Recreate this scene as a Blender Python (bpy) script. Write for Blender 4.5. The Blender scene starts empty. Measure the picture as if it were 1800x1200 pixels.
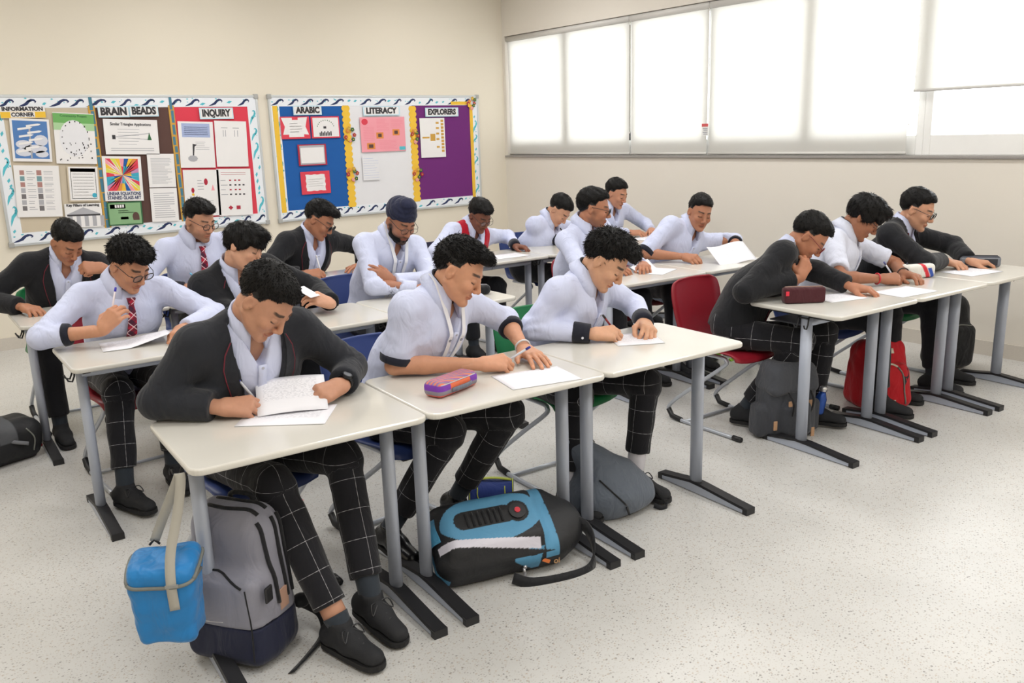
import bpy, bmesh, math, random
import numpy as np
from mathutils import Vector, Matrix

# ---------------------------------------------------------------- camera, world, lights, exposure
scene = bpy.context.scene
COL = scene.collection
CAM_H = 1.656
F_PX = 1506.8
yaw, pitch, roll = math.radians(37.6557), math.radians(13.6356), math.radians(-1.7987)
cam_data = bpy.data.cameras.new('camera')
cam_data.sensor_fit = 'HORIZONTAL'
cam_data.sensor_width = 36.0
cam_data.lens = F_PX / 1800.0 * 36.0
cam_data.clip_start = 0.05
cam = bpy.data.objects.new('camera', cam_data)
COL.objects.link(cam)
_f = Vector((math.sin(yaw)*math.cos(pitch), math.cos(yaw)*math.cos(pitch), -math.sin(pitch)))
_r0 = Vector((math.cos(yaw), -math.sin(yaw), 0)); _u0 = _r0.cross(_f)
_r = math.cos(roll)*_r0 + math.sin(roll)*_u0; _u = -math.sin(roll)*_r0 + math.cos(roll)*_u0
cam.matrix_world = Matrix(((_r.x, _u.x, -_f.x, 0), (_r.y, _u.y, -_f.y, 0), (_r.z, _u.z, -_f.z, CAM_H), (0, 0, 0, 1)))
scene.camera = cam

world = bpy.data.worlds.new('world'); scene.world = world
world.use_nodes = True
wb = world.node_tree.nodes['Background']
wb.inputs[0].default_value = (0.93, 0.97, 1.0, 1); wb.inputs[1].default_value = 9.0      # bright hazy daylight outside

XR, YB = 6.347, 8.234           # window wall, notice board wall
XL, YF, ZC = -1.7, -2.6, 3.35   # unseen left wall, wall behind the camera, ceiling

def area(name, loc, sx, sy, power, rot=(0, 0, 0), col=(1, 0.99, 0.978)):
    l = bpy.data.lights.new(name, 'AREA'); l.shape = 'RECTANGLE'; l.size = sx; l.size_y = sy
    l.energy = power; l.color = col
    o = bpy.data.objects.new(name, l); o.location = loc; o.rotation_euler = rot; COL.objects.link(o)
    return o
LAMPS = [(x, y) for x in (0.2, 2.6, 5.0) for y in (-1.2, 1.4, 4.0, 6.6)]      # ceiling luminaires
LAMP_W = 22.0
for x, y in LAMPS:
    area('luminaire_light', (x, y, ZC - 0.055), 0.56, 1.14, LAMP_W)

vs = scene.view_settings
vs.view_transform = 'Standard'; vs.look = 'None'; vs.gamma = 1.0; vs.use_curve_mapping = False
vs.exposure = 0.0
from mathutils.bvhtree import BVHTree
# ---------------------------------------------------------------- helpers
rng = np.random.default_rng(7)
def srgb(r, g, b):
    def c(v):
        v /= 255.0
        return v/12.92 if v <= 0.04045 else ((v+0.055)/1.055)**2.4
    return (c(r), c(g), c(b), 1.0)

def tag(o, label=None, cat=None, group=None, kind=None):
    if label: o['label'] = label
    if cat: o['category'] = cat
    if group: o['group'] = group
    if kind: o['kind'] = kind
    return o
def empty(name, loc=(0, 0, 0), rz=0.0):
    o = bpy.data.objects.new(name, None); o.empty_display_size = 0.05
    o.location = loc; o.rotation_euler = (0, 0, rz); COL.objects.link(o); return o
def link(name, me, parent=None, mat=None, loc=None, smooth=False):
    if mat is not None and not me.materials:
        for m in (mat if isinstance(mat, (list, tuple)) else [mat]): me.materials.append(m)
    if smooth and len(me.polygons): me.polygons.foreach_set('use_smooth', np.ones(len(me.polygons), bool))
    o = bpy.data.objects.new(name, me); COL.objects.link(o)
    if parent: o.parent = parent
    if loc is not None: o.location = loc
    return o
def mesh_np(name, V, Q):
    """V (n,3); Q (m,4) or (m,3) arrays or list of polygons"""
    me = bpy.data.meshes.new(name)
    V = np.asarray(V, np.float32)
    if isinstance(Q, np.ndarray):
        k = Q.shape[1]
        me.vertices.add(len(V)); me.vertices.foreach_set('co', V.ravel())
        me.loops.add(Q.size); me.loops.foreach_set('vertex_index', Q.astype(np.int32).ravel())
        me.polygons.add(len(Q)); me.polygons.foreach_set('loop_start', np.arange(len(Q), dtype=np.int32)*k)
        me.update(calc_edges=True); me.validate()
    else:
        me.from_pydata([tuple(map(float, v)) for v in V], [], Q); me.update()
    return me
class MB:
    """collects simple shapes into one mesh"""
    def __init__(s): s.v = []; s.f = []; s.m = []; s.mi = 0; s.uv = None
    def add(s, V, F):
        o = len(s.v); s.v += [tuple(map(float, p)) for p in V]; s.f += [tuple(i+o for i in f) for f in F]; s.m += [s.mi]*len(F)
        return s
    def box(s, x0, x1, y0, y1, z0, z1, M=None):
        V = [(x, y, z) for z in (z0, z1) for y in (y0, y1) for x in (x0, x1)]
        if M is not None: V = [M @ Vector(p) for p in V]
        return s.add(V, [(0, 2, 3, 1), (4, 5, 7, 6), (0, 1, 5, 4), (2, 6, 7, 3), (0, 4, 6, 2), (1, 3, 7, 5)])
    def tube(s, pts, r, n=8, caps=True, sx=1.0, up=None):
        pts = [Vector(p) for p in pts]; k = len(pts)
        rs = r if isinstance(r, (list, tuple)) else [r]*k
        T = [(pts[min(i+1, k-1)]-pts[max(i-1, 0)]).normalized() for i in range(k)]
        a = Vector(up) if up is not None else (Vector((0, 0, 1)) if abs(T[0].z) < 0.9 else Vector((1, 0, 0)))
        V = []
        for i in range(k):
            t = T[i]; a = (a - t*a.dot(t)); a = a.normalized() if a.length > 1e-6 else t.orthogonal().normalized()
            b = t.cross(a)
            for j in range(n):
                w = 2*math.pi*j/n
                V.append(pts[i] + a*(math.cos(w)*rs[i]) + b*(math.sin(w)*rs[i]*sx))
        F = [(i*n+j, i*n+(j+1) % n, (i+1)*n+(j+1) % n, (i+1)*n+j) for i in range(k-1) for j in range(n)]
        if caps: F += [tuple(range(n-1, -1, -1)), tuple((k-1)*n+j for j in range(n))]
        return s.add(V, F)
    def strip(s, pts, w, t, side):
        """flat strap: width w along side vector(s), thickness t"""
        pts = [Vector(p) for p in pts]; k = len(pts); V = []
        for i in range(k):
            T = (pts[min(i+1, k-1)]-pts[max(i-1, 0)]).normalized()
            sd = Vector(side[i] if isinstance(side, list) else side); sd = (sd - T*sd.dot(T)).normalized()
            n = T.cross(sd)
            ww = w[i] if isinstance(w, (list, tuple)) else w
            V += [pts[i]-sd*ww/2-n*t/2, pts[i]+sd*ww/2-n*t/2, pts[i]+sd*ww/2+n*t/2, pts[i]-sd*ww/2+n*t/2]
        F = [(i*4+j, i*4+(j+1) % 4, (i+1)*4+(j+1) % 4, (i+1)*4+j) for i in range(k-1) for j in range(4)]
        F += [(3, 2, 1, 0), tuple((k-1)*4+j for j in range(4))]
        return s.add(V, F)
    def prism(s, poly, z0, z1, M=None):
        n = len(poly); V = [(x, y, z0) for x, y in poly] + [(x, y, z1) for x, y in poly]
        if M is not None: V = [M @ Vector(p) for p in V]
        return s.add(V, [tuple(range(n-1, -1, -1)), tuple(range(n, 2*n))] + [(i, (i+1) % n, n+(i+1) % n, n+i) for i in range(n)])
    def disc(s, c, nrm, r, t=0.002, n=10):
        c = Vector(c); nrm = Vector(nrm).normalized()
        return s.tube([c, c+nrm*t], r, n)
    def ball(s, c, r, n=8, m=5):
        c = Vector(c); r = r if isinstance(r, (tuple, list)) else (r, r, r); V = [c+Vector((0, 0, -r[2]))]
        for i in range(1, m):
            a = -math.pi/2+math.pi*i/m
            for j in range(n): V.append(c+Vector((math.cos(a)*math.cos(2*math.pi*j/n)*r[0], math.cos(a)*math.sin(2*math.pi*j/n)*r[1], math.sin(a)*r[2])))
        V.append(c+Vector((0, 0, r[2]))); L = len(V)-1
        F = [(0, 1+(j+1) % n, 1+j) for j in range(n)]
        for i in range(m-2): F += [(1+i*n+j, 1+i*n+(j+1) % n, 1+(i+1)*n+(j+1) % n, 1+(i+1)*n+j) for j in range(n)]
        F += [(1+(m-2)*n+j, 1+(m-2)*n+(j+1) % n, L) for j in range(n)]
        return s.add(V, F)
    def mesh(s, name='mesh'):
        me = bpy.data.meshes.new(name); me.from_pydata(s.v, [], s.f); me.update()
        if any(s.m): me.polygons.foreach_set('material_index', s.m)
        return me
    def build(s, name, mat=None, parent=None, smooth=False, bevel=0.0, loc=None, seg=2):
        me = s.mesh(name)
        if bevel:
            bm = bmesh.new(); bm.from_mesh(me)
            bmesh.ops.recalc_face_normals(bm, faces=bm.faces)
            es = [e for e in bm.edges if len(e.link_faces) == 2 and e.calc_face_angle(0) > 0.6]
            bmesh.ops.bevel(bm, geom=es, offset=bevel, segments=seg, affect='EDGES', profile=0.5)
            bm.to_mesh(me); bm.free()
        return link(name, me, parent, mat, loc, smooth)
def arc(c, r, a0, a1, n=6):
    return [(c[0]+r*math.cos(a0+(a1-a0)*i/n), c[1]+r*math.sin(a0+(a1-a0)*i/n)) for i in range(n+1)]
def rrect(x0, x1, y0, y1, r, n=5):
    P = math.pi
    return arc((x1-r, y0+r), r, -P/2, 0, n)+arc((x1-r, y1-r), r, 0, P/2, n)+arc((x0+r, y1-r), r, P/2, P, n)+arc((x0+r, y0+r), r, P, 1.5*P, n)
def spline(pts, n=6):
    """Catmull-Rom through pts"""
    P = [Vector(p) for p in pts]; P = [2*P[0]-P[1]]+P+[2*P[-1]-P[-2]]; out = []
    for i in range(1, len(P)-2):
        for j in range(n):
            t = j/n; a, b, c, d = P[i-1:i+3]
            out.append(0.5*((2*b)+(c-a)*t+(2*a-5*b+4*c-d)*t*t+(3*b-a-3*c+d)*t*t*t))
    out.append(P[-2]); return out

# ---------------------------------------------------------------- materials
MATS = {}
def mat(name, col, rough=0.6, bump=0.0, bscale=200.0, var=0.0, vscale=8.0, metallic=0.0, spec=0.5, coat=0.0, sheen=0.0, bdist=0.002):
    if name in MATS: return MATS[name]
    m = bpy.data.materials.new(name); m.use_nodes = True; nt = m.node_tree; N = nt.nodes; L = nt.links
    b = N['Principled BSDF']; b.inputs['Roughness'].default_value = rough; b.inputs['Metallic'].default_value = metallic
    b.inputs['Specular IOR Level'].default_value = spec
    if coat: b.inputs['Coat Weight'].default_value = coat
    if sheen: b.inputs['Sheen Weight'].default_value = sheen
    col = tuple(col) if len(col) == 4 else tuple(col)+(1,)
    tc = N.new('ShaderNodeTexCoord')
    n1 = N.new('ShaderNodeTexNoise'); n1.inputs['Scale'].default_value = vscale; n1.inputs['Detail'].default_value = 3
    L.new(tc.outputs['Object'], n1.inputs['Vector'])
    mx = N.new('ShaderNodeMix'); mx.data_type = 'RGBA'
    v = max(var, 0.02)
    mx.inputs[6].default_value = tuple(c*(1-v) for c in col[:3])+(1,); mx.inputs[7].default_value = tuple(min(1, c*(1+v)) for c in col[:3])+(1,)
    L.new(n1.outputs['Fac'], mx.inputs[0]); L.new(mx.outputs[2], b.inputs['Base Color'])
    if bump:
        n2 = N.new('ShaderNodeTexNoise'); n2.inputs['Scale'].default_value = bscale; n2.inputs['Detail'].default_value = 2
        L.new(tc.outputs['Object'], n2.inputs['Vector'])
        bp = N.new('ShaderNodeBump'); bp.inputs['Strength'].default_value = bump; bp.inputs['Distance'].default_value = bdist
        L.new(n2.outputs['Fac'], bp.inputs['Height']); L.new(bp.outputs['Normal'], b.inputs['Normal'])
    MATS[name] = m; return m
def nodes_of(m):
    nt = m.node_tree; return nt.nodes, nt.links, nt.nodes['Principled BSDF']

# ---------------------------------------------------------------- implicit surfaces (surface nets)
def smin(a, b, k):
    if k <= 0: return np.minimum(a, b)
    h = np.clip(0.5+0.5*(b-a)/k, 0, 1); return b*(1-h)+a*h-k*h*(1-h)
def smax(a, b, k): return -smin(-a, -b, k)
class Field:
    def __init__(s, lo, hi, h):
        s.lo = np.asarray(lo, float)-2*h; s.h = h
        s.n = np.ceil((np.asarray(hi, float)+2*h-s.lo)/h).astype(int)+1
        s.D = np.full(s.n, 0.1, np.float32)
    def sl(s, lo, hi):
        a = np.clip(np.floor((np.asarray(lo)-s.lo)/s.h).astype(int), 0, s.n); b = np.clip(np.ceil((np.asarray(hi)-s.lo)/s.h).astype(int)+1, 0, s.n)
        return tuple(slice(x, y) for x, y in zip(a, b))
    def pts(s, sl):
        ax = [(s.lo[i]+s.h*np.arange(sl[i].start, sl[i].stop)).astype(np.float32) for i in range(3)]
        return ax[0][:, None, None], ax[1][None, :, None], ax[2][None, None, :]
    def put(s, fn, lo, hi, k, mode='u'):
        sl = s.sl(np.asarray(lo)-k-2*s.h, np.asarray(hi)+k+2*s.h)
        if any(q.stop <= q.start for q in sl): return
        d = fn(*s.pts(sl)); A = s.D[sl]
        s.D[sl] = smin(A, d, k) if mode == 'u' else (smax(A, -d, k) if mode == 's' else smax(A, d, k))
    def cone(s, a, b, ra, rb, k=0.01, flat=None, mode='u'):
        """tapered capsule; flat=(vector, factor): squashed along that vector"""
        a = np.asarray(a, float); b = np.asarray(b, float); ab = b-a; L2 = max(ab@ab, 1e-9); R = max(ra, rb)
        lo = np.minimum(a, b)-R*1.25; hi = np.maximum(a, b)+R*1.25
        def fn(x, y, z):
            px, py, pz = x-a[0], y-a[1], z-a[2]
            t = np.clip((px*ab[0]+py*ab[1]+pz*ab[2])/L2, 0, 1)
            qx, qy, qz = px-t*ab[0], py-t*ab[1], pz-t*ab[2]
            if flat is not None:
                u = np.asarray(flat[0], float); u = u-ab*(u@ab)/L2; u /= max(np.linalg.norm(u), 1e-9)
                w = (qx*u[0]+qy*u[1]+qz*u[2]); e = w*(1/flat[1]-1)
                return (np.sqrt((qx+e*u[0])**2+(qy+e*u[1])**2+(qz+e*u[2])**2)-(ra+(rb-ra)*t))*(0.5+0.5*flat[1])
            return np.sqrt(qx*qx+qy*qy+qz*qz)-(ra+(rb-ra)*t)
        s.put(fn, lo, hi, k, mode)
    def ell(s, c, r, k=0.01, R=None, mode='u'):
        c = np.asarray(c, float); r = np.asarray(r, float); m = r.max()
        def fn(x, y, z):
            px, py, pz = x-c[0], y-c[1], z-c[2]
            if R is not None:
                px, py, pz = [R[0, i]*px+R[1, i]*py+R[2, i]*pz for i in range(3)]
            k0 = np.sqrt((px/r[0])**2+(py/r[1])**2+(pz/r[2])**2); k1 = np.sqrt((px/r[0]**2)**2+(py/r[1]**2)**2+(pz/r[2]**2)**2)
            return k0*(k0-1)/np.maximum(k1, 1e-6)
        s.put(fn, c-m, c+m, k, mode)
    def rbox(s, c, hs, rad, k=0.01, R=None, mode='u', taper=None):
        c = np.asarray(c, float); hs = np.asarray(hs, float); m = np.linalg.norm(hs)
        def fn(x, y, z):
            px, py, pz = x-c[0], y-c[1], z-c[2]
            if R is not None:
                px, py, pz = [R[0, i]*px+R[1, i]*py+R[2, i]*pz for i in range(3)]
            if taper is not None:
                w = np.clip((pz/hs[2]+1)/2, 0, 1); px = px/(1+(taper[0]-1)*w); py = py/(1+(taper[1]-1)*w)
            qx, qy, qz = np.abs(px)-hs[0]+rad, np.abs(py)-hs[1]+rad, np.abs(pz)-hs[2]+rad
            return np.sqrt(np.maximum(qx, 0)**2+np.maximum(qy, 0)**2+np.maximum(qz, 0)**2)+np.minimum(np.maximum(np.maximum(qx, qy), qz), 0)-rad
        s.put(fn, c-m, c+m, k, mode)
    def half(s, p, n, k=0.004):
        """cut away the side the normal n points to"""
        p = np.asarray(p, float); n = np.asarray(n, float); n = n/np.linalg.norm(n)
        sl = tuple(slice(0, q) for q in s.n); x, y, z = s.pts(sl)
        s.D = smax(s.D, (x-p[0])*n[0]+(y-p[1])*n[1]+(z-p[2])*n[2], k).astype(np.float32)
    def func(s, fn):
        sl = tuple(slice(0, q) for q in s.n); s.D = fn(s.D, *s.pts(sl)).astype(np.float32)
    def mesh(s):
        D = s.D; S = D < 0
        n0, n1, n2 = D.shape
        cs = S[:-1, :-1, :-1].astype(np.int8)
        cnt = np.zeros((n0-1, n1-1, n2-1), np.int8)
        for i in (0, 1):
            for j in (0, 1):
                for k in (0, 1): cnt += S[i:n0-1+i, j:n1-1+j, k:n2-1+k]
        act = np.argwhere((cnt > 0) & (cnt < 8))
        if len(act) == 0: return np.zeros((0, 3)), np.zeros((0, 4), int)
        acc = np.zeros((len(act), 3)); num = np.zeros(len(act))
        corner = {}
        for i in (0, 1):
            for j in (0, 1):
                for k in (0, 1): corner[i, j, k] = D[act[:, 0]+i, act[:, 1]+j, act[:, 2]+k].astype(float)
        for ax in range(3):
            for u in (0, 1):
                for w in (0, 1):
                    c0 = [0, 0, 0]; o = [q for q in range(3) if q != ax]; c0[o[0]] = u; c0[o[1]] = w
                    c1 = list(c0); c1[ax] = 1
                    a = corner[tuple(c0)]; b = corner[tuple(c1)]; x = (a < 0) != (b < 0)
                    t = np.where(x, a/np.where(x, a-b, 1), 0)
                    q = np.tile(np.array(c0, float), (len(act), 1)); q[:, ax] = t
                    acc[x] += q[x]; num[x] += 1
        V = s.lo+s.h*(act+acc/num[:, None])
        idx = np.full((n0-1, n1-1, n2-1), -1, np.int32); idx[tuple(act.T)] = np.arange(len(act))
        quads = []
        for ax in range(3):
            sa = [slice(None)]*3; sb = [slice(None)]*3; sa[ax] = slice(0, -1); sb[ax] = slice(1, None)
            A = S[tuple(sa)]; B = S[tuple(sb)]
            E = np.argwhere(A != B); o = [q for q in range(3) if q != ax]
            E = E[(E[:, o[0]] > 0) & (E[:, o[1]] > 0) & (E[:, o[0]] < D.shape[o[0]]-1) & (E[:, o[1]] < D.shape[o[1]]-1)]
            ins = A[tuple(E.T)]
            def at(du, dw):
                q = E.copy(); q[:, o[0]] += du; q[:, o[1]] += dw; return idx[tuple(q.T)]
            Q = np.stack([at(-1, -1), at(0, -1), at(0, 0), at(-1, 0)], 1)
            flip = ins if ax != 1 else ~ins
            Q[~flip] = Q[~flip][:, ::-1]
            quads.append(Q)
        Q = np.concatenate(quads); Q = Q[(Q >= 0).all(1)]
        return V, Q
def vnormals(V, Q):
    d1 = V[Q[:, 2]]-V[Q[:, 0]]; d2 = V[Q[:, 3]]-V[Q[:, 1]]; n = np.cross(d1, d2); N = np.zeros_like(V)
    for i in range(4): np.add.at(N, Q[:, i], n)
    return N/np.maximum(np.linalg.norm(N, axis=1, keepdims=True), 1e-12)
def wav(P, seed, freq, n=5):
    """smooth pseudo noise, about -1..1"""
    r = np.random.default_rng(seed); out = np.zeros(len(P))
    for i in range(n):
        d = r.normal(size=3); d /= np.linalg.norm(d); d *= freq*(0.7+0.9*r.random())
        out += np.sin(P@d+r.random()*6.28+0.8*np.sin(P@(r.normal(size=3)*freq*0.5)))
    return out/n*1.6
def unit(v):
    v = np.asarray(v, float); return v/max(np.linalg.norm(v), 1e-9)
# ---------------------------------------------------------------- room shell
def floor_mat():
    m = mat('vinyl_floor', srgb(214, 210, 202), 0.32, spec=0.38)
    N, L, b = nodes_of(m); tc = N['Texture Coordinate'] if 'Texture Coordinate' in N else N.new('ShaderNodeTexCoord')
    base = N.new('ShaderNodeTexNoise'); base.inputs['Scale'].default_value = 1.6; base.inputs['Detail'].default_value = 4
    L.new(tc.outputs['Object'], base.inputs['Vector'])
    r0 = N.new('ShaderNodeValToRGB'); r0.color_ramp.elements[0].color = srgb(196, 195, 192); r0.color_ramp.elements[1].color = srgb(210, 209, 206)
    r0.color_ramp.elements[0].position = 0.3; r0.color_ramp.elements[1].position = 0.7
    L.new(base.outputs['Fac'], r0.inputs[0])
    cur = r0.outputs[0]
    for sc, thr, col in ((105, 0.26, srgb(140, 134, 128)), (52, 0.16, srgb(88, 82, 78)), (150, 0.30, srgb(182, 176, 168)), (80, 0.24, srgb(176, 160, 142))):
        mp = N.new('ShaderNodeMapping'); mp.inputs['Scale'].default_value = (sc, sc*1.15, sc); mp.inputs['Location'].default_value = (sc*0.31, sc*0.7, 0)
        mp.inputs['Rotation'].default_value = (0, 0, sc*0.1)
        L.new(tc.outputs['Object'], mp.inputs['Vector'])
        v = N.new('ShaderNodeTexVoronoi'); v.voronoi_dimensions = '2D'; v.inputs['Scale'].default_value = 1.0; L.new(mp.outputs[0], v.inputs['Vector'])
        # a speck only in some cells, its size set by the cell colour
        sx = N.new('ShaderNodeSeparateColor'); L.new(v.outputs['Color'], sx.inputs[0])
        mr = N.new('ShaderNodeMapRange'); mr.inputs[1].default_value = 0.70; mr.inputs[2].default_value = 1.0; mr.inputs[3].default_value = 0.0; mr.inputs[4].default_value = thr*1.4
        L.new(sx.outputs[0], mr.inputs[0])
        lt = N.new('ShaderNodeMath'); lt.operation = 'LESS_THAN'; L.new(v.outputs['Distance'], lt.inputs[0]); L.new(mr.outputs[0], lt.inputs[1])
        mu = N.new('ShaderNodeMath'); mu.operation = 'MULTIPLY'; L.new(lt.outputs[0], mu.inputs[0]); mu.inputs[1].default_value = 0.6
        mx = N.new('ShaderNodeMix'); mx.data_type = 'RGBA'; L.new(mu.outputs[0], mx.inputs[0]); L.new(cur, mx.inputs[6]); mx.inputs[7].default_value = col
        cur = mx.outputs[2]
    L.new(cur, b.inputs['Base Color'])
    return m
M_WALL = mat('cream_wall_paint', srgb(231, 223, 207), 0.85, bump=0.08, bscale=350, var=0.012, vscale=0.8)
M_WALL2 = mat('pale_wall_paint', srgb(227, 221, 211), 0.85, bump=0.08, bscale=350, var=0.012, vscale=0.8)
M_CEIL = mat('white_ceiling_paint', srgb(238, 236, 230), 0.9)
M_WHITE = mat('white_enamel', srgb(238, 238, 236), 0.35)
M_SKIRT = mat('speckled_skirting', srgb(206, 199, 189), 0.4, var=0.12, vscale=220)
M_GRAN = mat('grey_granite_sill', srgb(150, 146, 142), 0.35, var=0.35, vscale=160)

def struct(name, mb, m, bevel=0.0): return tag(mb.build(name, m, bevel=bevel), kind='structure')
T = 0.2
struct('floor', MB().box(XL-T, XR+T, YF-T, YB+T, -0.1, 0), floor_mat())
struct('ceiling', MB().box(XL-T, XR+T, YF-T, YB+T, ZC, ZC+0.1), M_CEIL)
struct('wall_back', MB().box(XL-T, XR+T, YB, YB+T, 0, ZC), M_WALL)
struct('wall_left', MB().box(XL-T, XL, YF, YB, 0, ZC), M_WALL)
struct('wall_front', MB().box(XL-T, XR+T, YF-T, YF, 0, ZC), M_WALL)
WZ0, WZ1, WY0, WY1 = 1.405, 2.735, 0.40, 8.19
w = MB(); w.box(XR, XR+T, YF, YB, 0, WZ0-0.02); w.box(XR, XR+T, YF, YB, WZ1, ZC); w.box(XR, XR+T, WY1, YB, WZ0-0.02, WZ1); w.box(XR, XR+T, YF, WY0, WZ0-0.02, WZ1)
struct('wall_right', w, M_WALL2)
struct('baseboard_back', MB().box(XL, XR, YB-0.014, YB, 0, 0.105), M_SKIRT)
struct('baseboard_right', MB().box(XR-0.014, XR, YF, YB-0.014, 0, 0.105), M_SKIRT)
struct('baseboard_left', MB().box(XL, XL+0.014, YF, YB-0.014, 0, 0.105), M_SKIRT)
struct('trim_1', MB().box(XR-0.022, XR+T, WY0-0.03, WY1+0.03, WZ0-0.022, WZ0), M_GRAN, 0.004)
# windows: seven framed sashes, each with its pane
MG = bpy.data.materials.new('window_glass'); MG.use_nodes = True
N, L = MG.node_tree.nodes, MG.node_tree.links; N.remove(N['Principled BSDF'])
tr = N.new('ShaderNodeBsdfTransparent'); gl = N.new('ShaderNodeBsdfGlossy'); gl.inputs['Roughness'].default_value = 0.02
fr = N.new('ShaderNodeFresnel'); fr.inputs[0].default_value = 1.45; ms = N.new('ShaderNodeMixShader')
L.new(fr.outputs[0], ms.inputs[0]); L.new(tr.outputs[0], ms.inputs[1]); L.new(gl.outputs[0], ms.inputs[2]); L.new(ms.outputs[0], N['Material Output'].inputs[0])
ys = [8.19, 7.20, 6.22, 5.24, 4.23, 3.27, 2.28, 1.34, 0.40]
for i in range(8):
    y1, y0 = ys[i], ys[i+1]; x0, x1 = XR+0.09, XR+0.15; e = 0.055; bz = 0.145
    fm = MB(); fm.box(x0, x1, y0, y0+e, WZ0, WZ1); fm.box(x0, x1, y1-e, y1, WZ0, WZ1); fm.box(x0, x1, y0+e, y1-e, WZ0, WZ0+bz); fm.box(x0, x1, y0+e, y1-e, WZ1-0.07, WZ1)
    wo = tag(fm.build('window_%d' % (i+1), M_WHITE, bevel=0.004), kind='structure')
    MB().box(XR+0.118, XR+0.124, y0+e, y1-e, WZ0+bz, WZ1-0.07).build('pane', MG, wo)
# roller blinds
MBL = bpy.data.materials.new('blind_fabric'); MBL.use_nodes = True
N, L = MBL.node_tree.nodes, MBL.node_tree.links; N.remove(N['Principled BSDF'])
df = N.new('ShaderNodeBsdfDiffuse'); tl = N.new('ShaderNodeBsdfTranslucent'); ms = N.new('ShaderNodeMixShader'); ms.inputs[0].default_value = 0.5
tc = N.new('ShaderNodeTexCoord'); mp = N.new('ShaderNodeMapping'); mp.inputs['Scale'].default_value = (1, 260, 260); wv = N.new('ShaderNodeTexNoise'); wv.inputs['Scale'].default_value = 1.0
L.new(tc.outputs['Object'], mp.inputs[0]); L.new(mp.outputs[0], wv.inputs['Vector'])
rp = N.new('ShaderNodeValToRGB'); rp.color_ramp.elements[0].color = (0.78, 0.77, 0.74, 1); rp.color_ramp.elements[1].color = (0.86, 0.85, 0.82, 1); L.new(wv.outputs['Fac'], rp.inputs[0])
L.new(rp.outputs[0], df.inputs[0]); L.new(rp.outputs[0], tl.inputs[0]); L.new(df.outputs[0], ms.inputs[1]); L.new(tl.outputs[0], ms.inputs[2]); L.new(ms.outputs[0], N['Material Output'].inputs[0])
M_CORD = mat('white_cord', srgb(225, 222, 214), 0.5)
M_RAIL = mat('blind_rail', srgb(214, 212, 208), 0.4)
blinds = [(6.235, 8.175, WZ0+0.006, 'wide lowered roller blind in the corner beside the notice board wall'), (5.255, 6.205, WZ0+0.006, 'narrow lowered roller blind next to the hanging cord tag'),
          (3.365, 5.225, WZ0+0.006, 'wide lowered roller blind between the cord tag and the half open blind'), (1.42, 3.335, 1.858, 'half raised roller blind with open window below it'),
          (0.42, 1.39, WZ0+0.006, None)]
for y0, y1, zb, lab in blinds:
    if lab is None: lab = 'lowered roller blind at the far front end of the window wall'
    b = empty('roller_blind', (XR+0.03, (y0+y1)/2, zb)); tag(b, lab, 'blind', 'roller blinds on the window wall')
    hw = (y1-y0)/2; top = WZ1-zb
    g = MB(); n = 6
    for k in range(n): g.box(-0.0006, 0.0006, -hw+2*hw*k/n, -hw+2*hw*(k+1)/n, 0.02, top-0.05)
    MB().box(-0.0006, 0.0006, -hw, hw, 0.02, top-0.03).build('fabric', MBL, b)
    MB().tube([(0, -hw, 0.012), (0, hw, 0.012)], 0.011, 10).build('bottom_rail', M_RAIL, b, True)
    MB().tube([(0.0, -hw-0.008, top-0.032), (0.0, hw+0.008, top-0.032)], 0.03, 12).build('roller', M_RAIL, b, True)
    zc = 1.62 if y0 > 3.36 else 1.56
    cy = -hw-0.012
    MB().tube([(-0.012, cy, top-0.05), (-0.012, cy, zc-zb+0.02), (-0.006, cy, zc-zb), (0.004, cy, zc-zb+0.02), (0.004, cy, top-0.05)], 0.003, 6).build('chain', M_CORD, b)
t = empty('safety_tag', (XR-0.004, 5.243, 1.60)); tag(t, 'small white safety tag with red top hanging on a blind cord', 'tag')
MB().box(-0.004, 0.0, -0.038, 0.038, -0.02, 0.09).build('card', M_WHITE, t)
MB().box(-0.006, -0.0041, -0.036, 0.036, 0.062, 0.088).build('red_band', mat('tag_red', srgb(214, 96, 96), 0.5), t)
for i, z in enumerate((0.045, 0.03, 0.012, -0.004)): MB().box(-0.0055, -0.0041, -0.03, 0.024-0.008*(i % 2), z-0.004, z+0.004).build('print_line', mat('tag_grey', srgb(170, 172, 178), 0.5), t)
# luminaires (above the frame)
M_EMIT = bpy.data.materials.new('luminaire_diffuser'); M_EMIT.use_nodes = True
b = M_EMIT.node_tree.nodes['Principled BSDF']; b.inputs['Base Color'].default_value = (0.9, 0.9, 0.9, 1); b.inputs['Emission Color'].default_value = (1, 0.97, 0.93, 1); b.inputs['Emission Strength'].default_value = 2.0
for i, (x, y) in enumerate(LAMPS):
    t = empty('ceiling_light', (x, y, ZC)); tag(t, 'ceiling light panel %s, %s' % (('behind the camera', 'before the front desks', 'over the second desk row', 'near the notice boards')[i % 4], ('left of the room', 'middle of the room', 'window side')[i//4]), 'ceiling light', 'ceiling light panels')
    f = MB(); f.box(-0.31, 0.31, -0.6, -0.57, -0.05, 0); f.box(-0.31, 0.31, 0.57, 0.6, -0.05, 0); f.box(-0.31, -0.28, -0.57, 0.57, -0.05, 0); f.box(0.28, 0.31, -0.57, 0.57, -0.05, 0)
    f.build('frame', M_WHITE, t)
    MB().box(-0.28, 0.28, -0.57, 0.57, -0.03, -0.002).build('diffuser', M_EMIT, t)
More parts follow.
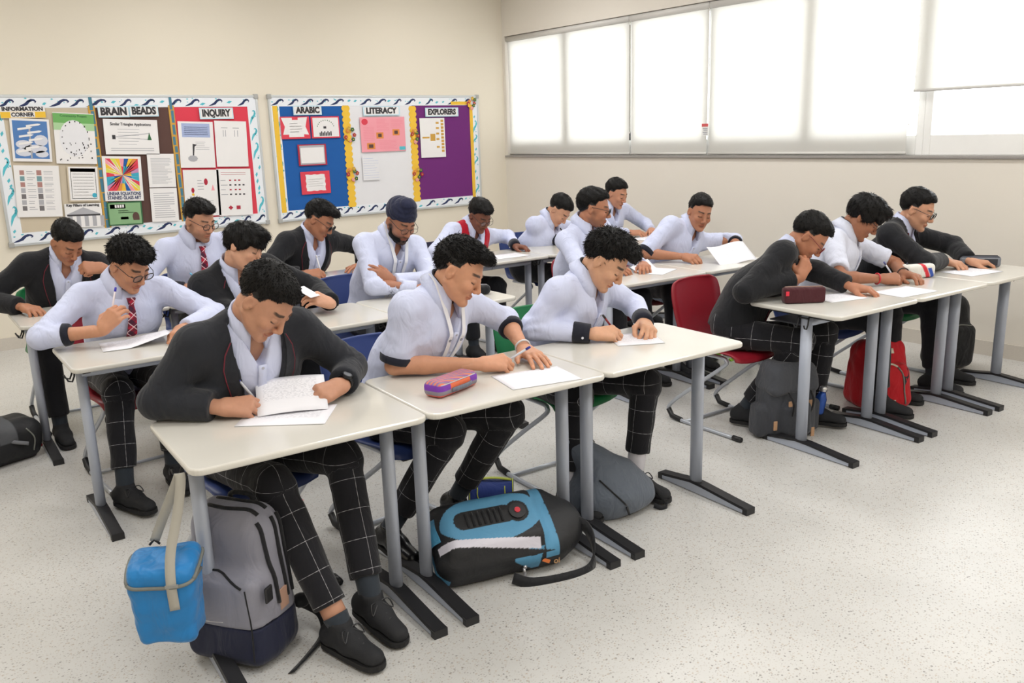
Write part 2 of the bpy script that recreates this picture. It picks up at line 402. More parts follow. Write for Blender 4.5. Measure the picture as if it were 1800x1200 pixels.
# ---------------------------------------------------------------- notice boards
def flat(name, rgb, rough=0.75): return mat('print_'+name, srgb(*rgb), rough)
INK = {'navy': (38, 52, 96), 'teal': (88, 190, 206), 'white': (240, 240, 240), 'cream': (205, 192, 170), 'brown': (92, 66, 60), 'red': (222, 66, 84), 'blue': (26, 92, 168), 'purple': (112, 40, 118),
       'yellow': (240, 194, 62), 'paper': (238, 236, 236), 'grey': (176, 176, 182), 'dark': (58, 56, 60), 'green': (112, 176, 98), 'lgreen': (172, 210, 160), 'pink': (242, 160, 172), 'sky': (84, 128, 188), 'cloud': (214, 216, 226),
       'orange': (226, 140, 70), 'lblue': (196, 226, 240), 'mblue': (168, 182, 220), 'wine': (176, 40, 62), 'gold': (206, 160, 70), 'cyan': (64, 170, 196), 'ygreen': (220, 220, 90), 'lilac': (200, 140, 180), 'forest': (52, 104, 66), 'whitep': (232, 232, 236), 'mauve': (176, 130, 124), 'mteal': (120, 158, 164), 'mdark': (116, 112, 114), 'sage': (138, 178, 132)}
def ink(n): return flat(n, INK[n])
def text_mesh(body, size, bold=0.0, width=None):
    cu = bpy.data.curves.new('lettering', 'FONT'); cu.body = body; cu.size = size; cu.align_x = 'CENTER'; cu.align_y = 'CENTER'
    cu.offset = bold; cu.extrude = 0.0008; cu.resolution_u = 3
    o = bpy.data.objects.new('lettering', cu); COL.objects.link(o)
    dg = bpy.context.evaluated_depsgraph_get(); me = bpy.data.meshes.new_from_object(o.evaluated_get(dg))
    bpy.data.objects.remove(o); bpy.data.curves.remove(cu)
    if width:
        xs = [v.co.x for v in me.vertices]; s = width/(max(xs)-min(xs)); c = (max(xs)+min(xs))/2
        for v in me.vertices: v.co.x = (v.co.x-c)*s
    me.transform(Matrix.Rotation(math.pi/2, 4, 'X'))     # stand it up, facing -y
    return me
def lettering(parent, body, cx, cz, size, m, y=-0.0035, bold=0.004, width=None):
    return link('lettering', text_mesh(body, size, bold, width), parent, m, (cx, y, cz))
class Card:
    """a flat sheet on the back wall; u,v in 0..1 from lower left"""
    def __init__(s, name, label, cat, x0, x1, z0, z1, base, y=YB-0.034, tilt=0.0, group=None, t=0.0016):
        s.w, s.h = x1-x0, z1-z0
        s.o = empty(name, ((x0+x1)/2, y, (z0+z1)/2)); s.o.rotation_euler = (0, tilt, 0)
        tag(s.o, label, cat, group); s.k = 0
        MB().box(-s.w/2, s.w/2, -t, 0, -s.h/2, s.h/2).build('sheet', ink(base), s.o)
        s.t = t
    def P(s, u, v): return ((u-0.5)*s.w, (v-0.5)*s.h)
    def poly(s, pts, m, name='print', lift=1):
        q = [s.P(u, v) for u, v in pts]; y = -s.t-0.0005*lift; n = len(q)
        V = [(a, y, b) for a, b in q]+[(a, y+0.0004, b) for a, b in q]
        MB().add(V, [tuple(range(n)), tuple(range(2*n-1, n-1, -1))]+[(i, n+i, n+(i+1) % n, (i+1) % n) for i in range(n)]).build(name, ink(m), s.o)
        return s
    def rect(s, u0, u1, v0, v1, m, name='print', lift=1): return s.poly([(u0, v0), (u1, v0), (u1, v1), (u0, v1)], m, name, lift)
    def rects(s, L, m, name='print', lift=1):
        g = MB(); y = -s.t-0.0005*lift
        for u0, u1, v0, v1 in L:
            a = s.P(u0, v0); b = s.P(u1, v1); g.add([(a[0], y, a[1]), (b[0], y, a[1]), (b[0], y, b[1]), (a[0], y, b[1])], [(0, 1, 2, 3)])
        tag(g.build(name, ink(m), s.o), kind='stuff'); return s
    def lines(s, u0, u1, v0, v1, n, m='grey', fill=0.35, seed=1, name='printed_text'):
        r = random.Random(seed); L = []; dv = (v1-v0)/n
        for i in range(n):
            e = u1-(u1-u0)*(0.0 if r.random() < 0.6 else 0.35*r.random()); v = v1-dv*(i+0.5)
            L.append((u0, e, v-dv*fill/2, v+dv*fill/2))
        return s.rects(L, m, name)
    def text(s, body, u, v, size, m='dark', bold=0.0, width=None):
        a, b = s.P(u, v); lettering(s.o, body, a, b, size, ink(m), -s.t-0.0012, bold, width); return s
    def blob(s, u, v, ru, rv, m, n=10, name='print', lift=2): return s.poly([(u+ru*math.cos(2*math.pi*i/n), v+rv*math.sin(2*math.pi*i/n)) for i in range(n)], m, name, lift)

def board(x0, x1, z0, z1, label, panels):
    b = empty('notice_board', ((x0+x1)/2, YB, (z0+z1)/2)); tag(b, label, 'notice board', 'notice boards on the back wall')
    cx, cz = (x0+x1)/2, (z0+z1)/2; hw, hh = (x1-x0)/2, (z1-z0)/2
    MB().box(-hw, hw, -0.018, 0, -hh, hh).build('backing', mat('board_white', srgb(232, 236, 242), 0.5), b)
    f = MB(); e = 0.022
    f.box(-hw-e, hw+e, -0.03, 0, hh, hh+e); f.box(-hw-e, hw+e, -0.03, 0, -hh-e, -hh); f.box(-hw-e, -hw, -0.03, 0, -hh, hh); f.box(hw, hw+e, -0.03, 0, -hh, hh)
    f.build('frame', mat('board_frame', srgb(206, 210, 212), 0.3, metallic=0.3), b, bevel=0.004)
    for sx in (-1, 1):
        for sz in (-1, 1): MB().box(sx*(hw+0.008)-0.022, sx*(hw+0.008)+0.022, -0.034, 0, sz*(hh+0.008)-0.022, sz*(hh+0.008)+0.022).build('corner_cap', mat('corner_cap', srgb(170, 170, 168), 0.4), b, bevel=0.006)
    for px0, px1, pz0, pz1, col, nm in panels:
        MB().box(px0-cx, px1-cx, -0.021, -0.018, pz0-cz, pz1-cz).build('panel', mat('felt_'+col, srgb(*INK[col]), 0.9, bump=0.15, bscale=500), b)['label'] = nm
    # wave printed border: four strips, each with its wave print
    r = random.Random(int(x0*100)); bw = 0.085
    strips = [('h', -hw, hw, hh-bw, hh), ('h', -hw, hw, -hh, -hh+bw), ('v', -hw, -hw+bw, -hh+bw, hh-bw), ('v', hw-bw, hw, -hh+bw, hh-bw)]
    for kind, sx0, sx1, sz0, sz1 in strips:
        st = MB().box(sx0, sx1, -0.0235, -0.0212, sz0, sz1).build('border_strip', mat('border_white', srgb(236, 240, 246), 0.6), b)
        A = MB(); B = MB(); L = (sx1-sx0) if kind == 'h' else (sz1-sz0); p = 0.0; y = -0.0242
        while p < L-0.10:
            big = r.random() < 0.6; wl = r.uniform(0.10, 0.16) if big else r.uniform(0.03, 0.06)
            pts = [(0, 0.1), (0.3, 0.16), (0.55, 0.3), (0.72, 0.62), (0.9, 0.74), (1.0, 0.62), (0.93, 0.5), (1.03, 0.55), (1.08, 0.7), (0.98, 0.9), (0.8, 0.95), (0.6, 0.8), (0.42, 0.5), (0.2, 0.3)] if big else [(0, 0.4), (0.5, 0.3), (1, 0.55), (0.5, 0.62)]
            off = 0.0 if big else r.uniform(-0.25, 0.3); hgt = bw*0.9
            V = []
            for u, v in pts:
                a_, c_ = p+u*wl, (v+off)*hgt
                V.append((sx0+a_, y, sz0+c_) if kind == 'h' else (sx0+bw*0.05+c_, y, sz0+a_))
            (A if (big and kind == 'h') else B).add(V, [tuple(range(len(V)))])
            if big:   # light spray beside the crest
                for q in range(3):
                    a_, c_ = p+wl*r.uniform(0.1, 0.9), hgt*r.uniform(0.55, 1.0); d = r.uniform(0.006, 0.012)
                    P4 = [(a_-d, c_), (a_, c_-d*0.6), (a_+d, c_), (a_, c_+d*0.6)]
                    B.add([((sx0+u, y, sz0+v) if kind == 'h' else (sx0+v, y, sz0+u)) for u, v in P4], [(0, 1, 2, 3)])
            p += wl+r.uniform(0.0, 0.05)
        if A.v: tag(A.build('wave_print', ink('navy'), st), kind='stuff')
        if B.v: tag(B.build('spray_print', ink('teal'), st), kind='stuff')
    return b, cx, cz
b1, cx1, cz1 = board(1.105, 3.325, 0.885, 2.065, 'long notice board with beige, brown and red panels', [(1.15, 1.86, 0.95, 1.99, 'cream', 'beige backing paper'), (1.86, 2.53, 0.95, 1.99, 'brown', 'brown backing paper'), (2.53, 3.26, 0.95, 1.99, 'red', 'red backing paper')])
b2, cx2, cz2 = board(3.475, 5.935, 0.885, 2.065, 'long notice board with blue, white and purple panels', [(3.53, 4.28, 0.95, 1.99, 'blue', 'blue backing paper'), (4.28, 5.07, 0.95, 1.99, 'whitep', 'white backing paper'), (5.07, 5.85, 0.95, 1.99, 'purple', 'purple backing paper')])
# dividing strips
for x, w_ in ((1.862, 0.055), (2.53, 0.05)):
    st = MB().box(x-cx1-w_/2, x-cx1+w_/2, -0.0265, -0.0215, -0.52, 0.52).build('divider_strip', ink('gold'), b1)
    g = MB(); r = random.Random(3); z = -0.52
    while z < 0.5:
        l = r.uniform(0.05, 0.13); d = r.uniform(-0.012, 0.012); g.box(x-cx1-w_*0.24+d*0.5, x-cx1+w_*0.24+d*0.5, -0.0275, -0.0266, z, z+l); z += l+r.uniform(0.0, 0.02)
    tag(g.build('teal_print', flat('steel', (74, 128, 150)), st), kind='stuff')
def scallop(x, w_, bparent, cx, z0, z1, cz, straight=False):
    n = 18; L = []; R = []
    for i in range(n*4+1):
        t = i/(n*4); z = z0+(z1-z0)*t; q = abs(math.sin(math.pi*n*t))*0.016 if not straight else 0
        L.append((x-w_/2-q, z)); R.append((x+w_/2+q, z))
    pts = R+L[::-1]; pts = [(a-cx, b-cz) for a, b in pts]; k = len(pts)
    n2 = len(R); V = []
    for i in range(n2): V += [(R[i][0]-cx, -0.027, R[i][1]-cz), (L[i][0]-cx, -0.027, L[i][1]-cz), (R[i][0]-cx, -0.0215, R[i][1]-cz), (L[i][0]-cx, -0.0215, L[i][1]-cz)]
    F = []
    for i in range(n2-1):
        a = 4*i; F += [(a, a+4, a+5, a+1), (a, a+2, a+6, a+4), (a+1, a+5, a+7, a+3)]
    MB().add(V, F).build('scalloped_strip' if not straight else 'yellow_strip', ink('yellow'), bparent)
scallop(4.275, 0.062, b2, cx2, 0.955, 1.985, cz2); scallop(5.075, 0.062, b2, cx2, 0.955, 1.975, cz2)
scallop(3.515, 0.05, b2, cx2, 0.955, 1.985, cz2, True); scallop(5.85, 0.04, b2, cx2, 0.955, 1.985, cz2, True)
MB().box(5.58-cx2, 5.85-cx2, -0.0262, -0.0238, 1.985-cz2, 2.02-cz2).build('yellow_strip', ink('yellow'), b2)
# paper flower clusters
for i, (x, z, lab) in enumerate(((4.297, 1.685, 'paper flower cluster on the yellow strip right of the blue panel, upper one'), (4.298, 1.29, 'paper flower cluster on the yellow strip right of the blue panel, lower one'), (5.088, 1.665, 'paper flower cluster beside the purple panel, upper one'), (5.089, 1.26, 'paper flower cluster beside the purple panel, lower one'), (5.853, 2.0, 'paper flower cluster on the top corner of the purple panel board'))):
    o = empty('paper_flowers', (x, YB-0.034, z)); tag(o, lab, 'paper flowers', 'paper flowers on the right notice board'); r = random.Random(i+5)
    cols = ['wine', 'forest', 'gold', 'orange', 'wine', 'yellow', 'pink', 'forest']
    for k in range(8):
        a = 2*math.pi*k/8+r.uniform(-.3, .3); d = r.uniform(0.028, 0.06); px, pz = d*math.cos(a), d*1.25*math.sin(a); g = MB()
        for q in range(5):
            t_ = 2*math.pi*q/5+a; c = (px+0.012*math.cos(t_), -0.004-0.002*(k % 3), pz+0.012*math.sin(t_)); g.ball(c, (0.0105, 0.003, 0.0105), 6, 4)
        g.build('flower', ink(cols[k]), o); MB().ball((px, -0.009, pz), (0.006, 0.003, 0.006), 6, 4).build('flower_centre', ink('yellow' if k % 2 else 'ygreen'), o)
# title cards
def title(x0, x1, z0, z1, txt, label, size, base='lblue'):
    c = Card('title_card', label, 'title card', x0, x1, z0, z1, base, y=YB-0.036, group='title cards'); c.rect(0.03, 0.97, 0.1, 0.9, 'paper')
    c.text(txt, 0.5, 0.5, size, 'dark', 0.0045, (x1-x0)*0.84); return c
c = Card('title_card', 'white and yellow title card reading INFORMATION CORNER', 'title card', 1.17, 1.50, 1.90, 1.992, 'paper', y=YB-0.036, group='title cards')
c.rect(0.0, 1, 0.02, 0.55, 'yellow'); c.rect(0.22, 0.76, 0.06, 0.52, 'paper', lift=2); c.text('INFORMATION', 0.5, 0.78, 0.042, 'dark', 0.002, 0.30); c.text('CORNER', 0.49, 0.29, 0.042, 'dark', 0.002, 0.17)
title(1.908, 2.163, 1.897, 1.992, 'BRAIN', 'pale blue title card reading BRAIN', 0.085); title(2.166, 2.411, 1.900, 1.995, 'BEADS', 'pale blue title card reading BEADS', 0.085)
title(2.775, 3.093, 1.870, 1.972, 'INQUIRY', 'pale blue title card reading INQUIRY', 0.085); title(3.697, 4.001, 1.895, 1.985, 'ARABIC', 'pale blue title card reading ARABIC', 0.08)
title(4.469, 4.908, 1.880, 1.976, 'LITERACY', 'pale blue title card reading LITERACY', 0.08); title(5.229, 5.667, 1.860, 1.956, 'EXPLORERS', 'pale blue title card reading EXPLORERS', 0.08)
# left board sheets
tl = 0.06
c = Card('poster', 'poster of a white signpost against a cloudy blue sky', 'poster', 1.218, 1.508, 1.549, 1.895, 'paper', tilt=tl); c.rect(0.06, 0.94, 0.07, 0.95, 'sky')
for u, v, ru, rv in ((0.3, 0.4, 0.2, 0.1), (0.75, 0.5, 0.18, 0.13), (0.6, 0.3, 0.3, 0.1), (0.3, 0.22, 0.22, 0.1), (0.75, 0.18, 0.17, 0.08)): c.blob(u, v, ru, rv, 'cloud', 12, 'cloud_print')
c.rect(0.46, 0.5, 0.08, 0.85, 'grey', 'signpost_print', 3)
for k, (v, d) in enumerate(((0.8, 0.1), (0.72, -0.12), (0.64, 0.12), (0.55, -0.1), (0.47, 0.14), (0.38, -0.12), (0.28, 0.05), (0.2, -0.16))): c.poly([(0.3+d, v), (0.62+d, v+0.05), (0.68+d, v+0.085), (0.6+d, v+0.095), (0.3+d, v+0.05)], 'paper', 'sign_print', 4)
c = Card('poster', 'white poster with green top and a ring of tiny pictures', 'poster', 1.54, 1.857, 1.516, 1.937, 'paper', tilt=tl); c.rect(0.0, 1, 0.8, 0.985, 'green'); c.rect(0.0, 1, 0.66, 0.8, 'lgreen'); c.blob(0.48, 0.5, 0.36, 0.36, 'whitep', 20); c.text('Community Project', 0.5, 0.94, 0.026, 'forest')
r = random.Random(2)
c.rects([(u, u+r.uniform(.015, .035), v, v+r.uniform(.015, .035)) for u, v in [(0.5+0.33*math.cos(a), 0.5+0.32*math.sin(a)) for a in np.linspace(0, 6.2, 17)]+[(r.uniform(.06, .9), r.uniform(.05, .4)) for _ in range(24)]], 'dark', 'picture_print', 4)
c = Card('poster', 'white sheet with rows of small pictures and captions under the signpost poster', 'poster', 1.189, 1.526, 1.092, 1.517, 'paper', tilt=tl)
for k in range(7):
    v = 0.86-k*0.115; c.rects([(0.12, 0.22, v-0.045, v+0.045), (0.49, 0.60, v-0.05, v+0.05)], ['mauve', 'mteal', 'mauve', 'grey', 'mdark', 'grey', 'mdark'][k], 'picture_print'); c.lines(0.27, 0.45, v-0.04, v+0.04, 2, 'grey', 0.3, k); c.lines(0.65, 0.85, v-0.04, v+0.04, 3, 'grey', 0.3, k+9)
c = Card('poster', 'notebook style list poster with yellow edge above the pillars drawing', 'poster', 1.59, 1.838, 1.194, 1.495, 'cream', tilt=tl); c.rect(0.04, 0.96, 0.04, 0.98, 'paper'); c.rect(0.1, 0.9, 0.84, 0.94, 'gold'); c.rects([(0.1, 0.115, 0.1, 0.84), (0.885, 0.9, 0.1, 0.84), (0.1, 0.9, 0.085, 0.1)], 'dark'); c.lines(0.17, 0.82, 0.14, 0.82, 8, 'dark', 0.12, 4); c.blob(0.82, 0.18, 0.08, 0.07, 'cyan', 8)
c = Card('poster', 'drawing of a grey temple front titled Key Pillars of Learning', 'poster', 1.532, 1.826, 0.975, 1.18, 'paper', tilt=0.04); c.text('Key Pillars of Learning', 0.5, 0.93, 0.030, 'dark', 0.001, 0.26); c.poly([(0.03, 0.55), (0.97, 0.55), (0.5, 0.84)], 'grey'); c.rect(0.05, 0.95, 0.48, 0.55, 'dark'); c.rects([(0.08+0.215*k, 0.19+0.215*k, 0.04, 0.48) for k in range(5)], 'grey', 'pillar_print')
c = Card('poster', 'white worksheet about triangles on the brown panel', 'poster', 1.932, 2.384, 1.577, 1.877, 'paper', tilt=0.04); c.text('Similar Triangles Applications', 0.5, 0.86, 0.034, 'dark', 0.0005, 0.34); c.poly([(0.16, 0.5), (0.84, 0.62), (0.84, 0.6), (0.2, 0.49)], 'grey'); c.poly([(0.16, 0.49), (0.84, 0.42), (0.84, 0.44)], 'grey'); c.poly([(0.79, 0.42), (0.87, 0.42), (0.83, 0.64)], 'forest', 'tree_print', 3); c.rect(0.14, 0.2, 0.43, 0.55, 'dark'); c.lines(0.25, 0.65, 0.25, 0.76, 6, 'grey', 0.14, 8); c.lines(0.1, 0.9, 0.08, 0.2, 2, 'grey', 0.3, 3)
c = Card('poster', 'bright stained glass art poster in red, blue and yellow', 'poster', 1.878, 2.2, 1.177, 1.565, 'paper', tilt=0.05); r = random.Random(11)
ctr = (0.5, 0.58); P = [(0.08+0.84*k/7, 0.95) for k in range(8)]+[(0.92, 0.95-0.72*k/7) for k in range(1, 8)]+[(0.92-0.84*k/7, 0.23) for k in range(1, 8)]+[(0.08, 0.23+0.72*k/7) for k in range(1, 7)]
cl = ['red', 'yellow', 'cyan', 'pink', 'red', 'ygreen', 'orange', 'cyan', 'blue', 'lilac', 'yellow', 'red']
for k in range(len(P)):
    a, d = P[k], P[(k+1) % len(P)]; m1 = (ctr[0]+(a[0]-ctr[0])*.5, ctr[1]+(a[1]-ctr[1])*.55); m2 = (ctr[0]+(d[0]-ctr[0])*.55, ctr[1]+(d[1]-ctr[1])*.5)
    c.poly([a, m1, m2, d], cl[(k*5) % 12], 'glass_print'); c.poly([m1, ctr, m2], cl[(k*7+3) % 12], 'glass_print')
c.text('LINEAR EQUATIONS', 0.5, 0.165, 0.040, 'steel' if 'steel' in INK else 'navy', 0.001, 0.28); c.text('STAINED GLASS ART', 0.5, 0.07, 0.040, 'navy', 0.001, 0.28)
c = Card('poster', 'small green card with a brown arch on the brown panel', 'poster', 1.872, 2.164, 0.965, 1.17, 'forest', tilt=0.03); c.rect(0.04, 0.96, 0.05, 0.95, 'sage'); c.rect(0.08, 0.52, 0.72, 0.9, 'dark'); c.rects([(0.22+0.07*k, 0.27+0.07*k, 0.76, 0.88) for k in range(4)], 'paper', lift=2); c.poly([(0.72, 0.2)]+[(0.8+0.1*math.cos(a), 0.35+0.2*math.sin(a)) for a in np.linspace(math.pi, 0, 8)]+[(0.9, 0.2)], 'brown', lift=3); c.rect(0.36, 0.58, 0.25, 0.36, 'pink'); c.lines(0.3, 0.75, 0.5, 0.66, 2, 'forest', 0.35, 2)
for x0, x1, z0, z1, lab, n in ((2.259, 2.495, 1.277, 1.574, 'white sheet of small print on the brown panel, upper of two', 22), (2.246, 2.484, 0.968, 1.269, 'white sheet of wide spaced print on the brown panel, lower of two', 12)):
    Card('notice_sheet', lab, 'notice', x0, x1, z0, z1, 'paper', tilt=0.04).lines(0.12, 0.88, 0.1, 0.88, n, 'grey', 0.3, n)
g = 'sheets on the red panel'
c = Card('notice_sheet', 'sheet with blue text box and long legged bird on red panel', 'notice', 2.56, 2.88, 1.435, 1.85, 'paper', tilt=0.04, group=g); c.rect(0.1, 0.9, 0.66, 0.96, 'mblue'); c.lines(0.16, 0.84, 0.7, 0.9, 5, 'blue', 0.25, 4); c.poly([(0.36, 0.2), (0.39, 0.2), (0.43, 0.46), (0.5, 0.5), (0.38, 0.52)], 'dark'); c.lines(0.46, 0.85, 0.38, 0.58, 5, 'grey', 0.2, 5); c.blob(0.36, 0.2, 0.14, 0.07, 'grey', 9)
c = Card('notice_sheet', 'nearly blank sheet with two tiny diagrams on red panel', 'notice', 2.895, 3.20, 1.43, 1.85, 'paper', tilt=0.04, group=g); c.rects([(0.25, 0.27, 0.66, 0.8), (0.32, 0.34, 0.66, 0.8), (0.6, 0.62, 0.66, 0.8), (0.7, 0.72, 0.66, 0.8), (0.2, 0.4, 0.84, 0.855), (0.56, 0.76, 0.84, 0.855)], 'grey')
c = Card('notice_sheet', 'sheet with red strawberry and heart pictures on red panel', 'notice', 2.555, 2.885, 0.99, 1.415, 'paper', tilt=0.04, group=g); c.blob(0.62, 0.74, 0.055, 0.075, 'wine', 9); c.blob(0.24, 0.56, 0.045, 0.06, 'wine', 8); c.poly([(0.76, 0.55), (0.81, 0.68), (0.86, 0.55)], 'pink'); c.lines(0.38, 0.55, 0.55, 0.8, 4, 'grey', 0.25, 6); c.blob(0.24, 0.47, 0.04, 0.03, 'yellow', 7); c.lines(0.2, 0.8, 0.15, 0.4, 5, 'grey', 0.2, 2)
c = Card('notice_sheet', 'sheet with rows of small red and dark symbols on red panel', 'notice', 2.865, 3.195, 0.97, 1.41, 'paper', tilt=0.04, group=g); c.lines(0.12, 0.85, 0.86, 0.94, 2, 'wine', 0.2, 3)
for k in range(4): c.rects([(u, u+0.06, 0.74-k*0.1, 0.77-k*0.1) for u in (0.35, 0.5, 0.62, 0.74)[:3+k % 2]], 'dark' if k % 2 else 'wine'); c.lines(0.1, 0.3, 0.73-k*0.1, 0.78-k*0.1, 1, 'grey', 0.3, k)
c.poly([(0.28, 0.17), (0.35, 0.22), (0.42, 0.17), (0.35, 0.12)], 'wine'); c.rect(0.52, 0.64, 0.13, 0.21, 'wine')
# right board sheets
g = 'red framed cards on the blue panel'
c = Card('notice_card', 'red card with white ribbon shaped notice on blue panel', 'notice', 3.553, 3.859, 1.668, 1.882, 'red', group=g); c.poly([(0.03, 0.95), (0.4, 0.95), (0.4, 0.85), (0.6, 0.85), (0.6, 0.95), (0.93, 0.97), (0.85, 0.55), (0.95, 0.18), (0.78, 0.2), (0.78, 0.08), (0.26, 0.08), (0.26, 0.2), (0.06, 0.2), (0.14, 0.55)], 'paper'); c.lines(0.3, 0.72, 0.25, 0.75, 4, 'grey', 0.15, 2)
c = Card('notice_card', 'red card with white sheet showing a curved title and small crowd', 'notice', 3.875, 4.188, 1.668, 1.880, 'red', group=g); c.rect(0.06, 0.96, 0.06, 0.94, 'paper'); c.rects([(0.27+0.055*k, 0.31+0.055*k, 0.1, 0.26+0.05*(k % 2)) for k in range(8)], 'dark', 'crowd_print', 2)
for a in np.linspace(0.3, 2.84, 11): c.poly([(0.5+0.3*math.cos(a)-.012, 0.42+0.38*math.sin(a)), (0.5+0.3*math.cos(a)+.012, 0.42+0.38*math.sin(a)), (0.5+0.3*math.cos(a)+.012, 0.47+0.38*math.sin(a)), (0.5+0.3*math.cos(a)-.012, 0.47+0.38*math.sin(a))], 'forest', 'letter_print', 2)
c.rect(0.42, 0.52, 0.44, 0.54, 'dark', lift=2)
c = Card('notice_card', 'red card with grey framed white slip in the middle of blue panel', 'notice', 3.71, 4.018, 1.403, 1.611, 'wine', group=g); c.rect(0.06, 0.94, 0.05, 0.95, 'grey'); c.rect(0.09, 0.91, 0.12, 0.85, 'paper', lift=2)
c = Card('notice_card', 'red card with scalloped white sheet low on blue panel', 'notice', 3.715, 4.034, 1.119, 1.344, 'red', group=g); sc = []
for k in range(40):
    a = 2*math.pi*k/40; q = max(abs(math.cos(a)), abs(math.sin(a))); rr = 1/q*(1-0.05*(k % 4 < 2)); sc.append((0.5+0.34*rr*math.cos(a), 0.5+0.37*rr*math.sin(a)))
c.poly(sc, 'paper'); c.lines(0.25, 0.75, 0.3, 0.7, 4, 'grey', 0.1, 1)
c = Card('poster', 'pink poster with brown photographs on the white panel', 'poster', 4.424, 4.96, 1.51, 1.865, 'pink'); c.blob(0.1, 0.87, 0.07, 0.09, 'red', 12); c.rects([(0.34, 0.5, 0.38, 0.56), (0.71, 0.87, 0.46, 0.64), (0.12, 0.3, 0.08, 0.26)], 'orange', 'photo_print', 2); c.rects([(0.38, 0.46, 0.42, 0.52), (0.75, 0.83, 0.5, 0.6), (0.16, 0.26, 0.12, 0.22)], 'brown', 'photo_print', 3); c.rect(0.85, 0.99, 0.03, 0.13, 'steel' if 'steel' in INK else 'teal'); c.lines(0.36, 0.64, 0.6, 0.94, 9, 'red', 0.07, 5); c.lines(0.68, 0.95, 0.68, 0.94, 7, 'red', 0.07, 6); c.lines(0.06, 0.3, 0.32, 0.74, 9, 'red', 0.07, 7); c.lines(0.4, 0.8, 0.06, 0.34, 7, 'red', 0.07, 8)
Card('notice_sheet', 'faint white sheet with pale ruled lines under the pink poster', 'notice', 4.42, 4.62, 1.22, 1.47, 'whitep').lines(0.05, 0.95, 0.05, 0.95, 9, 'mblue', 0.08, 2)
c = Card('poster', 'white sheet with an orange branching chart on purple panel', 'poster', 5.151, 5.475, 1.424, 1.846, 'paper'); c.rects([(0.08, 0.36, 0.49, 0.53), (0.4, 0.6, 0.42, 0.6)]+[(0.64, 0.76, v, v+0.05) for v in (0.85, 0.72, 0.58, 0.44, 0.24)]+[(0.84, 0.95, 0.13+0.085*k, 0.19+0.085*k) for k in range(10)], 'gold', 'chart_print')
